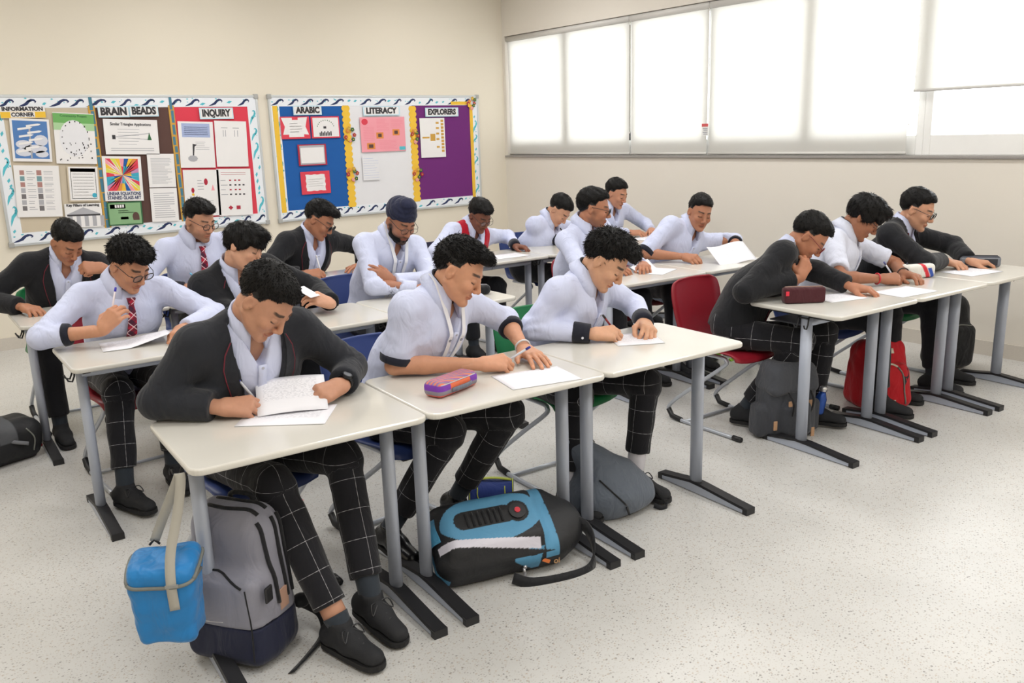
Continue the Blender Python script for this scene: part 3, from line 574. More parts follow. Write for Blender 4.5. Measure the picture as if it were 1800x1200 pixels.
# ---------------------------------------------------------------- desks
M_TOP = mat('desk_laminate', srgb(212, 209, 201), 0.16, spec=0.5, var=0.01)
M_STEEL = mat('grey_steel', srgb(176, 183, 198), 0.35, metallic=0.1)
M_BLACK = mat('black_plastic', srgb(30, 30, 33), 0.45)
M_TUBE = mat('silver_tube', srgb(184, 189, 198), 0.28, metallic=0.35)
DT, DTH = 0.75, 0.022
DESK_MESH = {}
def desk(cx, cy, w, d, rz, label, hooks=(1, 1), group='classroom desks'):
    o = empty('school_desk', (cx, cy, 0), rz); tag(o, label, 'desk', group)
    key = (round(w, 3), round(d, 3))
    if key not in DESK_MESH:
        P = {}
        t = MB(); t.prism(rrect(-w/2, w/2, -d/2, d/2, 0.045, 6), DT-DTH, DT)
        me = t.mesh('tabletop'); bm = bmesh.new(); bm.from_mesh(me)
        es = [e for e in bm.edges if len(e.link_faces) == 2 and e.calc_face_angle(0) > 1.0]
        bmesh.ops.bevel(bm, geom=es, offset=0.008, segments=3, affect='EDGES', profile=0.5); bm.to_mesh(me); bm.free()
        P['tabletop'] = me
        ly = -0.055
        g = MB(); g.tube([(0, ly, 0.03), (0, ly, DT-DTH-0.012)], 0.0225, 14, sx=1.45, up=(1, 0, 0)); P['leg'] = g.mesh('leg')
        # foot: tapered bar with black cap on top and ends
        yb, yf = ly+0.21, ly-0.315; n = 9; V = []; F = []
        def prof(y):
            a = min(1, abs(y-ly)/(yf-ly if y < ly else yb-ly) if False else (abs(y-ly)/(abs(yf-ly) if y < ly else abs(yb-ly))))
            return 0.056-0.028*a
        for i in range(n):
            y = yf+(yb-yf)*i/(n-1); h = prof(y)
            V += [(-0.024, y, 0.004), (0.024, y, 0.004), (0.024, y, h-0.008), (-0.024, y, h-0.008)]
        F = [(i*4+j, (i+1)*4+j, (i+1)*4+(j+1) % 4, i*4+(j+1) % 4) for i in range(n-1) for j in range(4)]+[(0, 1, 2, 3), ((n-1)*4+3, (n-1)*4+2, (n-1)*4+1, (n-1)*4)]
        P['foot'] = MB().add(V, F).mesh('foot')
        V = []
        for i in range(n):
            y = yf-0.012+(yb-yf+0.024)*i/(n-1); h = prof(min(max(y, yf), yb))
            V += [(-0.027, y, h-0.008), (0.027, y, h-0.008), (0.024, y, h+0.003), (-0.024, y, h+0.003)]
        F = [(i*4+j, (i+1)*4+j, (i+1)*4+(j+1) % 4, i*4+(j+1) % 4) for i in range(n-1) for j in range(4)]+[(0, 1, 2, 3), ((n-1)*4+3, (n-1)*4+2, (n-1)*4+1, (n-1)*4)]
        g = MB().add(V, F); g.box(-0.026, 0.026, yf-0.014, yf+0.012, 0.0, 0.03); g.box(-0.026, 0.026, yb-0.012, yb+0.014, 0.0, 0.03)
        P['foot_cap'] = g.mesh('foot_cap')
        g = MB(); g.tube([(-w/2+0.06, ly-0.01, DT-DTH-0.045), (w/2-0.06, ly-0.01, DT-DTH-0.045)], 0.02, 10, sx=1.35, up=(0, 0, 1)); P['crossbar'] = g.mesh('crossbar')
        g = MB(); g.box(-0.016, 0.016, -d/2+0.06, d/2-0.05, DT-DTH-0.016, DT-DTH); P['bracket'] = g.mesh('bracket')
        g = MB()
        for sy in (-0.03, 0.03):
            g.tube([(0, ly+sy, DT-DTH-0.012), (0.006, ly+sy, DT-DTH-0.05), (0.016, ly+sy, DT-DTH-0.072), (0.032, ly+sy, DT-DTH-0.066), (0.038, ly+sy, DT-DTH-0.05)], 0.004, 6)
        g.tube([(0.0, ly-0.03, DT-DTH-0.02), (0.0, ly+0.03, DT-DTH-0.02)], 0.004, 6)
        P['hook'] = g.mesh('hook')
        P['tray'] = MB().box(-w/2+0.08, w/2-0.08, ly+0.04, d/2-0.09, DT-DTH-0.075, DT-DTH-0.068).mesh('tray')
        DESK_MESH[key] = P
    P = DESK_MESH[key]
    link('tabletop', P['tabletop'], o, M_TOP)
    link('crossbar', P['crossbar'], o, M_STEEL, smooth=True)
    link('tray', P['tray'], o, mat('dark_tray', srgb(52, 54, 60), 0.5))
    for s in (-1, 1):
        x = s*(w/2-0.062)
        link('leg', P['leg'], o, M_STEEL, (x, 0, 0), True)
        ft = link('foot', P['foot'], o, M_STEEL, (x, 0, 0)); link('foot_cap', P['foot_cap'], ft, M_BLACK)
        link('bracket', P['bracket'], o, M_BLACK, (x, 0, 0))
        if hooks[0 if s < 0 else 1]:
            h = link('hook', P['hook'], o, M_BLACK, (x+s*0.026, 0, 0), True)
            if s < 0: h.rotation_euler = (0, 0, math.pi); h.location.y = -0.11
    return o
def rowpos(p0, p1, d, i, n):
    """centre and angle of desk i of n along the front edge p0-p1"""
    a = math.atan2(p1[1]-p0[1], p1[0]-p0[0]); L = math.hypot(p1[0]-p0[0], p1[1]-p0[1]); w = L/n
    ux, uy = math.cos(a), math.sin(a); c = (p0[0]+ux*w*(i+0.5)-uy*d/2, p0[1]+uy*w*(i+0.5)+ux*d/2)
    return c, a, w
ROWS = [((0.662, 2.372), (2.998, 2.222), 3, 0.555, ['white topped desk with a blue lunch bag on its hook', 'white topped desk in front row carrying the purple pencil case', 'white topped desk at the aisle end of the front row, green chair behind']),
        ((3.690, 2.212), (5.770, 2.074), 3, 0.565, ['white topped desk carrying the maroon pencil case', 'white topped desk with the white pencil case and a wide paper', 'white topped desk nearest the window wall, clear grey pencil case on it']),
        ((0.658, 3.868), (2.985, 3.790), 3, 0.545, ['white topped desk of the student holding a pen to his mouth', 'white topped desk behind the front row student in blazer', 'white topped desk of the student in a navy turban']),
        ((0.648, 5.045), (2.960, 4.985), 3, 0.545, ['white topped desk at far left under the chin resting student', 'white topped desk of the tie wearing student below the brown panel', 'white topped desk of the writing blazer student below the blue panel']),
        ((3.640, 3.605), (5.080, 3.490), 2, 0.545, ['white topped desk with a folded paper beyond the green chair', 'white topped desk of the student holding up a paper']),
        ((3.420, 4.965), (5.760, 4.840), 3, 0.545, ['white topped desk of the student in red vest', 'white topped desk of the student with his head bowed low', 'white topped desk furthest back by the window wall'])]
DESKS = {}
for ri, (p0, p1, n, d, labs) in enumerate(ROWS):
    for i in range(n):
        c, a, w_ = rowpos(p0, p1, d, i, n)
        DESKS[ri, i] = (c, a)
        desk(c[0], c[1], w_-0.003, d, a, labs[i])
# ---------------------------------------------------------------- chairs
CH = {}
def chair_meshes():
    # shell: seat and backrest in one curved moulding
    prof = [(-0.215, 0.415), (-0.205, 0.440), (-0.15, 0.452), (0.0, 0.445), (0.11, 0.440), (0.165, 0.452), (0.200, 0.490), (0.218, 0.55), (0.232, 0.64), (0.250, 0.73), (0.262, 0.79), (0.264, 0.815)]
    hw = [0.185, 0.195, 0.205, 0.212, 0.205, 0.19, 0.178, 0.180, 0.195, 0.198, 0.180, 0.13]
    P = spline([(0, a, b) for a, b in prof], 3); W = [v.x for v in spline([(q, 0, 0) for q in hw], 3)]
    n = len(P); m = 9; V = []
    for i, p in enumerate(P):
        back = min(1, max(0, (p.z-0.47)/0.12)); 
        for j in range(m):
            u = -1+2*j/(m-1); x = u*W[i]
            dish = (1-u*u)
            V.append((x, p.y+back*0.028*dish, p.z-(1-back)*0.014*dish+(1-back)*0.012*abs(u)**4))
    F = [(i*m+j, i*m+j+1, (i+1)*m+j+1, (i+1)*m+j) for i in range(n-1) for j in range(m-1)]
    me = MB().add(V, F).mesh('shell'); bm = bmesh.new(); bm.from_mesh(me); bmesh.ops.recalc_face_normals(bm, faces=bm.faces)
    bmesh.ops.solidify(bm, geom=bm.faces, thickness=0.009); bm.to_mesh(me); bm.free(); CH['shell'] = me
    g = MB()
    for s in (-1, 1):
        pts = spline([(s*0.205, -0.27, 0.013), (s*0.205, 0.16, 0.013), (s*0.203, 0.232, 0.03), (s*0.20, 0.245, 0.085), (s*0.19, 0.06, 0.24), (s*0.172, -0.125, 0.385), (s*0.165, -0.135, 0.418), (s*0.16, -0.09, 0.428), (s*0.155, 0.12, 0.424)], 5)
        g.tube(pts, 0.0115, 8)
    g.tube([(-0.203, 0.12, 0.013), (0.203, 0.12, 0.013)], 0.0095, 8); g.tube([(-0.155, 0.05, 0.424), (0.155, 0.05, 0.424)], 0.0095, 8)
    CH['frame'] = g.mesh('frame')
    g = MB(); g.tube([(0, -0.29, 0.014), (0, -0.235, 0.014)], 0.0155, 8); CH['capf'] = g.mesh('foot_cap')
    g = MB(); g.tube([(0, 0.15, 0.014), (0, 0.225, 0.022), (0, 0.252, 0.06)], 0.0155, 8); CH['capb'] = g.mesh('foot_cap')
chair_meshes()
PL = {'blue': mat('blue_chair_plastic', srgb(48, 66, 122), 0.42), 'green': mat('green_chair_plastic', srgb(24, 118, 68), 0.42), 'red': mat('red_chair_plastic', srgb(142, 24, 40), 0.42), 'navy': mat('navy_chair_plastic', srgb(50, 56, 84), 0.42)}
def chair(x, y, rz, col, label):
    o = empty('school_chair', (x, y, 0), rz); tag(o, label, 'chair', 'plastic shell school chairs')
    me = CH['shell'].copy() if CH['shell'].materials and CH['shell'].materials[0] != PL[col] else CH['shell']
    if not me.materials: me.materials.append(PL[col])
    else: me.materials[0] = PL[col]
    link('seat_shell', me, o, None, smooth=True); link('frame', CH['frame'], o, M_TUBE, smooth=True)
    for s in (-1, 1):
        link('foot_cap', CH['capf'], o, M_BLACK, (s*0.205, 0, 0), True); link('foot_cap', CH['capb'], o, M_BLACK, (s*0.204, 0, 0), True)
    return o
CHAIRS = [(1.07, 3.06, -0.02, 'blue', 'blue chair under the front row student in blazer with blue lunch bag beside'), (1.71, 3.03, 0.10, 'blue', 'blue chair behind the front row student wearing a printed lanyard'), (2.60, 3.02, -0.06, 'green', 'green chair of the front row student with dark shirt cuffs'),
          (1.02, 4.52, 0.03, 'red', 'red chair of the student holding a pen to his mouth'), (0.97, 5.78, 0.0, 'green', 'green chair of the chin resting student at far left'), (1.78, 5.66, 0.0, 'blue', 'blue chair of the tie wearing student below the brown panel'),
          (1.70, 4.52, 0.0, 'red', 'red chair of the blazer student behind the front row'), (2.58, 5.72, 0.0, 'blue', 'blue chair of the writing blazer student below the blue panel'), (2.46, 4.66, 0.12, 'blue', 'blue chair beside the turbaned student'),
          (3.78, 5.66, 0.05, 'navy', 'navy chair of the student in red vest'), (4.62, 5.62, 0.0, 'blue', 'blue chair of the student with head bowed low'), (4.00, 4.20, 0.10, 'red', 'red chair of the student with glasses behind the front row aisle end'),
          (5.42, 5.58, 0.0, 'green', 'green chair of the student furthest back'), (4.66, 4.42, 0.05, 'red', 'red chair behind the student holding up a paper'), (3.84, 2.98, -0.05, 'red', 'red chair of the blazer student with maroon pencil case'),
          (4.68, 2.94, 0.0, 'blue', 'blue chair behind the red backpack'), (5.38, 2.92, 0.0, 'green', 'green chair of the blazer student nearest the window wall')]
for c in CHAIRS: chair(*c)
# ---------------------------------------------------------------- people: shared shapes
def rotm(yaw_=0, pitch_=0, roll_=0):
    """head frame -> world. yaw: 0 faces -y, positive turns to +x; pitch positive looks down; roll positive tips the crown to +x side"""
    # columns: right-hand side of the face (x), forward (y), up (z)
    c, s = math.cos, math.sin
    fwd = np.array([s(yaw_)*c(pitch_), -c(yaw_)*c(pitch_), -s(pitch_)])
    x0 = np.array([-c(yaw_), -s(yaw_), 0.0]); up = np.cross(x0, fwd)
    x = c(roll_)*x0+s(roll_)*up; u = -s(roll_)*x0+c(roll_)*up
    return np.stack([x, fwd, u], 1)
HEADS = {}
def head_shape(h, jaw=1.0):
    F = Field((-0.10, -0.13, -0.17), (0.10, 0.14, 0.14), h)
    F.ell((0, -0.016, 0.036), (0.075, 0.096, 0.088), 0.01)
    F.ell((0, 0.030, -0.022), (0.0635, 0.062, 0.088), 0.03)
    F.ell((0, 0.030, -0.070), (0.050*jaw, 0.050, 0.042), 0.025)
    for s in (-1, 1):
        F.cone((s*0.054*jaw, -0.004, -0.050), (s*0.012, 0.072, -0.103), 0.018, 0.017, 0.02)
        F.ell((s*0.040, 0.070, -0.030), (0.021, 0.020, 0.021), 0.02)
    F.ell((0, 0.080, -0.104), (0.020, 0.015, 0.015), 0.012)
    F.cone((-0.034, 0.080, 0.020), (0.034, 0.080, 0.020), 0.0105, 0.0105, 0.012)
    F.cone((0, 0.087, 0.012), (0, 0.1095, -0.032), 0.0075, 0.0108, 0.010)
    F.ell((0, 0.1105, -0.036), (0.0112, 0.0100, 0.0090), 0.006)
    for s in (-1, 1):
        F.ell((s*0.0125, 0.101, -0.041), (0.008, 0.010, 0.0075), 0.006)
        F.ell((s*0.0325, 0.106, 0.000), (0.017, 0.016, 0.011), 0.010, mode='s')
        F.ell((s*0.0325, 0.0815, -0.002), (0.0145, 0.0125, 0.0115), 0.003)
    F.ell((0, 0.0890, -0.067), (0.024, 0.0105, 0.0056), 0.006)
    F.ell((0, 0.0870, -0.0772), (0.020, 0.0105, 0.0062), 0.005)
    F.cone((-0.020, 0.1015, -0.0722), (0.020, 0.1015, -0.0722), 0.0022, 0.0022, 0.002, mode='s')
    F.ell((0, 0.098, -0.090), (0.018, 0.010, 0.006), 0.008, mode='s')
    for s in (-1, 1):
        a = 0.35*s; R = np.array([[math.cos(a), -math.sin(a), 0], [math.sin(a), math.cos(a), 0], [0, 0, 1]])
        F.ell((s*0.0775, -0.008, -0.008), (0.0075, 0.019, 0.031), 0.005, R=R)
        F.ell((s*0.0855, -0.003, -0.004), (0.0058, 0.011, 0.019), 0.002, R=R, mode='s'); F.ell((s*0.0785, 0.006, -0.012), (0.004, 0.004, 0.006), 0.002)
    F.cone((0, -0.022, -0.050), (0, -0.026, -0.078), 0.052, 0.047, 0.02)
    return F.mesh()
def get_head(h):
    if h not in HEADS: HEADS[h] = head_shape(h)
    return HEADS[h]
def smooth01(a, b, x): 
    t = np.clip((x-a)/(b-a), 0, 1); return t*t*(3-2*t)
HAIRLINE = ([-0.13, -0.085, -0.055, -0.03, -0.012, 0.010, 0.018, 0.032, 0.050, 0.070, 0.13], [-0.062, -0.056, -0.036, -0.014, 0.012, -0.018, 0.020, 0.050, 0.064, 0.074, 0.078])
def head_color(P, skin, beard=0.0, brow=1.0, lips=None, scalp=(0.010, 0.009, 0.009)):
    x, y, z = P.T; C = np.tile(np.array(skin[:3]), (len(P), 1))
    def mixc(w, col):
        C[:] = C*(1-w[:, None])+np.array(col[:3])*w[:, None]
    sk = np.array(skin[:3])
    fr = smooth01(0.05, 0.075, y)
    ax = np.abs(x)
    # warm cheeks, nose; eye sockets a little darker skin
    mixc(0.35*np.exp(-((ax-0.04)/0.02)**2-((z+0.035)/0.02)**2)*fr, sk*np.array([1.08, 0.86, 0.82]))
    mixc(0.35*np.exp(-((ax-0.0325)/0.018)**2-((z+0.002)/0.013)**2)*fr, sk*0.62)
    # lips
    lp = lips if lips is not None else sk*np.array([0.80, 0.52, 0.50])
    mixc(0.8*smooth01(1.15, 0.8, np.sqrt((x/0.025)**2+((z+0.0722)/0.0115)**2))*smooth01(0.07, 0.085, y), lp)
    mixc(0.75*smooth01(1.3, 0.5, np.sqrt((x/0.021)**2+((z+0.0722)/0.0022)**2))*smooth01(0.08, 0.09, y), sk*0.25)
    # nostrils
    mixc(0.6*smooth01(1.2, 0.6, np.sqrt(((ax-0.008)/0.004)**2+((z+0.0465)/0.0025)**2))*smooth01(0.09, 0.1, y), sk*0.3)
    # brows
    bz = 0.0215+0.004*np.sin(np.clip((ax-0.012)/0.036, 0, 1)*2.4)
    mixc(0.9*brow*smooth01(1.25, 0.75, np.abs(z-bz)/0.0048)*smooth01(0.010, 0.015, ax)*smooth01(0.052, 0.045, ax)*smooth01(0.04, 0.06, y), (0.018, 0.014, 0.012))
    # lash line of lowered lids
    lz = -0.0075-0.0025*(1-((ax-0.0325)/0.015)**2)
    mixc(0.92*smooth01(1.3, 0.7, np.abs(z-lz)/0.0023)*smooth01(0.0165, 0.0145, np.abs(ax-0.0325))*smooth01(0.05, 0.065, y), (0.02, 0.015, 0.013))
    if beard > 0:
        jawm = smooth01(-0.045, -0.075, z)*smooth01(-0.02, 0.01, y+0.3*np.clip(-z-0.06, 0, 1))*smooth01(-0.150, -0.125, z)
        side = smooth01(0.045, 0.055, ax)*smooth01(0.0, -0.03, z)*smooth01(0.045, 0.02, y)*smooth01(-0.005, 0.008, y)
        mous = np.exp(-(x/0.024)**4-((z+0.057)/0.006)**2)*smooth01(0.08, 0.09, y)
        lipm = smooth01(0.9, 1.2, np.sqrt((x/0.024)**2+((z+0.0722)/0.011)**2))
        mixc(np.clip(np.maximum(np.maximum(jawm*lipm, side), mous*0.9), 0, 1)*beard, (0.020, 0.015, 0.013))
    # scalp under the hair
    hl = np.interp(y, *HAIRLINE)
    mixc(smooth01(0.0, 0.008, z-hl-0.004)*smooth01(0.072, 0.068, ax-0.03*(z > 0.02)), scalp)
    return C
# hands: right hand, wrist at origin, fingers +y, back of hand +z, thumb at -x
POSES = {  # per finger (knuckle, middle, end) bend in degrees, spread; thumb chain
    'flat': ([(8, 12, 8), (8, 10, 8), (8, 12, 8), (10, 14, 8)], [-9, -2, 5, 12], [(-0.020, 0.018, -0.004), (-0.046, 0.046, -0.010), (-0.062, 0.074, -0.012), (-0.070, 0.096, -0.014)]),
    'rest': ([(26, 30, 18), (30, 36, 20), (34, 40, 22), (36, 40, 22)], [-6, -1, 4, 9], [(-0.020, 0.018, -0.006), (-0.044, 0.045, -0.020), (-0.052, 0.073, -0.030), (-0.050, 0.095, -0.036)]),
    'write': ([(40, 34, 16), (46, 46, 24), (54, 58, 30), (58, 62, 32)], [-3, -1, 1, 4], [(-0.020, 0.018, -0.008), (-0.044, 0.048, -0.024), (-0.044, 0.080, -0.040), (-0.034, 0.104, -0.056)]),
    'fist': ([(66, 84, 50), (70, 88, 52), (72, 88, 52), (74, 86, 50)], [-2, 0, 2, 4], [(-0.020, 0.018, -0.008), (-0.042, 0.044, -0.026), (-0.034, 0.068, -0.044), (-0.014, 0.076, -0.054)]),
    'pinch': ([(52, 40, 16), (44, 36, 18), (40, 36, 20), (36, 34, 20)], [-4, -1, 3, 8], [(-0.020, 0.018, -0.008), (-0.044, 0.046, -0.026), (-0.042, 0.076, -0.044), (-0.030, 0.098, -0.058)]),
}
HANDS = {}
KN = [(-0.027, 0.088, 0.003), (-0.008, 0.093, 0.005), (0.011, 0.089, 0.003), (0.029, 0.079, -0.001)]
PHAL = [(0.041, 0.025, 0.020), (0.045, 0.029, 0.021), (0.042, 0.027, 0.021), (0.033, 0.020, 0.018)]
def finger_chain(pose, i):
    bends, spread, _ = POSES[pose]; p = np.array(KN[i]); out = [p]; a = 0.0; sp = math.radians(spread[i])
    for j in range(3):
        a += math.radians(bends[i][j]); d = np.array([math.sin(sp)*math.cos(a), math.cos(sp)*math.cos(a), -math.sin(a)]); p = p+d*PHAL[i][j]; out.append(p)
    return out
def get_hand(pose, h):
    if (pose, h) in HANDS: return HANDS[pose, h]
    F = Field((-0.085, -0.065, -0.11), (0.065, 0.22, 0.04), h)
    F.cone((0, -0.065, 0), (0, 0.012, 0), 0.0275, 0.0275, 0.005, flat=((0, 0, 1), 0.74))
    MC = [(-0.016, 0.012, 0), (-0.005, 0.012, 0.002), (0.006, 0.012, 0.002), (0.015, 0.012, 0)]
    for a, b in zip(MC, KN): F.cone(a, b, 0.0145, 0.0118, 0.014)
    F.cone((-0.014, 0.02, -0.010), (-0.024, 0.078, -0.006), 0.013, 0.010, 0.012); F.cone((0.012, 0.02, -0.010), (0.026, 0.07, -0.008), 0.014, 0.010, 0.012)
    R0 = (0.0098, 0.0100, 0.0095, 0.0084)
    for i in range(4):
        C = finger_chain(pose, i); r = R0[i]
        F.cone(C[0], C[1], r*1.05, r*0.93, 0.005); F.cone(C[1], C[2], r*0.95, r*0.86, 0.0025); F.cone(C[2], C[3], r*0.87, r*0.72, 0.0025)
    th = POSES[pose][2]
    F.cone(th[0], th[1], 0.0165, 0.0125, 0.012); F.cone(th[1], th[2], 0.0120, 0.0105, 0.004); F.cone(th[2], th[3], 0.0108, 0.0082, 0.003)
    V, Q = F.mesh(); HANDS[pose, h] = (V, Q); return V, Q
def hand_color(P, pose, skin):
    C = np.tile(np.array(skin[:3]), (len(P), 1)); sk = np.array(skin[:3])
    w = np.clip(smooth01(0.0, -0.02, P[:, 2])*0.35, 0, 1)[:, None]; C = C*(1-w)+np.minimum(sk*1.22, 0.9)*w     # palms are paler
    for i in range(4):
        ch = finger_chain(pose, i); d = unit(ch[3]-ch[2]); up = np.cross(np.cross(d, [0, 0, 1.0]), d) if abs(d[2]) < 0.95 else np.array([0, 1.0, 0])
        up = unit(np.array([0, 0, 1.0])*math.cos(0)-d*d[2]) if abs(d[2]) < 0.98 else np.array([0, 1.0, 0])
        c = ch[3]-d*0.004+up*0.006; q = P-c
        wn = smooth01(0.0072, 0.005, np.linalg.norm(q, axis=1))[:, None]*0.55; C = C*(1-wn)+np.minimum(sk*np.array([1.35, 1.25, 1.25]), 0.95)*wn
        for j in (1, 2):      # knuckle creases
            wn = (np.exp(-(np.linalg.norm(P-(ch[j]+up*0.008), axis=1)/0.005)**2)*0.25)[:, None]; C = C*(1-wn)+sk*0.6*wn
    return C

M_SKIN = bpy.data.materials.new('skin'); M_SKIN.use_nodes = True
N, L, b_ = nodes_of(M_SKIN)
at = N.new('ShaderNodeVertexColor'); at.layer_name = 'Col'; tc = N.new('ShaderNodeTexCoord'); nz = N.new('ShaderNodeTexNoise'); nz.inputs['Scale'].default_value = 60; nz.inputs['Detail'].default_value = 3
L.new(tc.outputs['Object'], nz.inputs['Vector']); mr = N.new('ShaderNodeMapRange'); mr.inputs[3].default_value = 0.9; mr.inputs[4].default_value = 1.1; L.new(nz.outputs['Fac'], mr.inputs[0])
mm = N.new('ShaderNodeVectorMath'); mm.operation = 'SCALE'; L.new(at.outputs['Color'], mm.inputs[0]); L.new(mr.outputs[0], mm.inputs['Scale'])
L.new(mm.outputs[0], b_.inputs['Base Color']); b_.inputs['Roughness'].default_value = 0.5; b_.inputs['Specular IOR Level'].default_value = 0.35
b_.inputs['Subsurface Weight'].default_value = 0.12; b_.inputs['Subsurface Radius'].default_value = (0.008, 0.003, 0.0015); b_.inputs['Subsurface Scale'].default_value = 1.0
M_HAIR = mat('black_hair', (0.0050, 0.0045, 0.0045), 0.5, spec=0.18, var=0.3, vscale=90)

def cloth(name, rgb, rough=0.85, wr=0.5, weave=900, stripe=None):
    """woven fabric: fine weave plus soft creases as relief"""
    if name in MATS: return MATS[name]
    m = mat(name, srgb(*rgb), rough, var=0.03, vscale=12, sheen=0.15, spec=0.25); N, L, b = nodes_of(m)
    tc = N.new('ShaderNodeTexCoord')
    n1 = N.new('ShaderNodeTexNoise'); n1.inputs['Scale'].default_value = 9; n1.inputs['Detail'].default_value = 2; n1.inputs['Distortion'].default_value = 1.4
    mp = N.new('ShaderNodeMapping'); mp.inputs['Scale'].default_value = (1.6, 1.6, 0.8); L.new(tc.outputs['Object'], mp.inputs[0]); L.new(mp.outputs[0], n1.inputs['Vector'])
    bp = N.new('ShaderNodeBump'); bp.inputs['Strength'].default_value = wr; bp.inputs['Distance'].default_value = 0.02; L.new(n1.outputs['Fac'], bp.inputs['Height'])
    n2 = N.new('ShaderNodeTexNoise'); n2.inputs['Scale'].default_value = weave; L.new(tc.outputs['Object'], n2.inputs['Vector'])
    bp2 = N.new('ShaderNodeBump'); bp2.inputs['Strength'].default_value = 0.25; bp2.inputs['Distance'].default_value = 0.001; L.new(n2.outputs['Fac'], bp2.inputs['Height']); L.new(bp.outputs[0], bp2.inputs['Normal']); L.new(bp2.outputs[0], b.inputs['Normal'])
    return m
M_SHIRT = cloth('pale_blue_shirt_cotton', (203, 209, 235)); M_SHIRTW = cloth('white_shirt_cotton', (212, 216, 232)); M_BLAZER = cloth('charcoal_blazer_wool', (40, 42, 48), 0.9, 0.35); M_BLAZERB = cloth('black_blazer_wool', (28, 29, 33), 0.9, 0.35)
M_CUFF = cloth('dark_navy_trim', (30, 32, 44), 0.85, 0.2); M_TROUS = cloth('charcoal_trouser_wool', (28, 29, 34), 0.9, 0.3); M_SOCK = cloth('grey_sock_knit', (50, 56, 64), 0.95, 0.2); M_SOCKW = cloth('white_sock_knit', (220, 218, 226), 0.95, 0.2)
M_SHOE = mat('black_shoe_suede', srgb(30, 31, 35), 0.8, bump=0.2, bscale=300); M_SHOEL = mat('black_shoe_leather', srgb(22, 22, 24), 0.25); M_SOLE = mat('black_rubber_sole', srgb(26, 26, 28), 0.7); M_RED = cloth('red_vest_knit', (176, 20, 42), 0.9, 0.2); M_PIPE = mat('wine_piping', srgb(112, 28, 46), 0.7)
M_BUTTON = mat('shirt_button', srgb(176, 178, 190), 0.35); M_TURBAN = cloth('navy_turban_cotton', (32, 36, 60), 0.85, 0.5); M_LANY = mat('white_lanyard_ribbon', srgb(232, 233, 240), 0.6); M_RIM = mat('dark_spectacle_frame', srgb(38, 34, 36), 0.35); M_RIMR = mat('red_spectacle_frame', srgb(120, 30, 40), 0.35)
M_LENS = bpy.data.materials.new('spectacle_lens'); M_LENS.use_nodes = True
N, L = M_LENS.node_tree.nodes, M_LENS.node_tree.links; N.remove(N['Principled BSDF'])
tr = N.new('ShaderNodeBsdfTransparent'); gl = N.new('ShaderNodeBsdfGlossy'); gl.inputs['Roughness'].default_value = 0.03; ms = N.new('ShaderNodeMixShader'); fr = N.new('ShaderNodeFresnel'); fr.inputs[0].default_value = 1.18
L.new(fr.outputs[0], ms.inputs[0]); L.new(tr.outputs[0], ms.inputs[1]); L.new(gl.outputs[0], ms.inputs[2]); L.new(ms.outputs[0], N['Material Output'].inputs[0])
# windowpane check trousers: thin broken pale lines in the leg's own uv (metres)
M_CHECK = cloth('windowpane_check_wool', (29, 29, 34), 0.9, 0.3); N, L, b_ = nodes_of(M_CHECK)
uv = N.new('ShaderNodeUVMap'); sp = N.new('ShaderNodeSeparateXYZ'); L.new(uv.outputs[0], sp.inputs[0]); acc = None
for ax in (0, 1):
    dv = N.new('ShaderNodeMath'); dv.operation = 'DIVIDE'; dv.inputs[1].default_value = 0.104; L.new(sp.outputs[ax], dv.inputs[0])
    fr = N.new('ShaderNodeMath'); fr.operation = 'FRACT'; L.new(dv.outputs[0], fr.inputs[0])
    lt = N.new('ShaderNodeMath'); lt.operation = 'LESS_THAN'; lt.inputs[1].default_value = 0.016; L.new(fr.outputs[0], lt.inputs[0])
    # stitched look: short gaps along the line
    sc = N.new('ShaderNodeMath'); sc.operation = 'MULTIPLY'; sc.inputs[1].default_value = 210.0; L.new(sp.outputs[1-ax], sc.inputs[0]); sn = N.new('ShaderNodeMath'); sn.operation = 'SINE'; L.new(sc.outputs[0], sn.inputs[0])
    g2 = N.new('ShaderNodeMapRange'); g2.inputs[1].default_value = -1; g2.inputs[2].default_value = 0.2; g2.inputs[3].default_value = 0.5; g2.inputs[4].default_value = 1.0; L.new(sn.outputs[0], g2.inputs[0])
    mu = N.new('ShaderNodeMath'); mu.operation = 'MULTIPLY'; L.new(lt.outputs[0], mu.inputs[0]); L.new(g2.outputs[0], mu.inputs[1])
    if acc is None: acc = mu.outputs[0]
    else:
        mxm = N.new('ShaderNodeMath'); mxm.operation = 'MAXIMUM'; L.new(acc, mxm.inputs[0]); L.new(mu.outputs[0], mxm.inputs[1]); acc = mxm.outputs[0]
mxr = N.new('ShaderNodeMix'); mxr.data_type = 'RGBA'; L.new(acc, mxr.inputs[0]); mxr.inputs[6].default_value = srgb(29, 29, 34); mxr.inputs[7].default_value = srgb(166, 166, 170); L.new(mxr.outputs[2], b_.inputs['Base Color'])
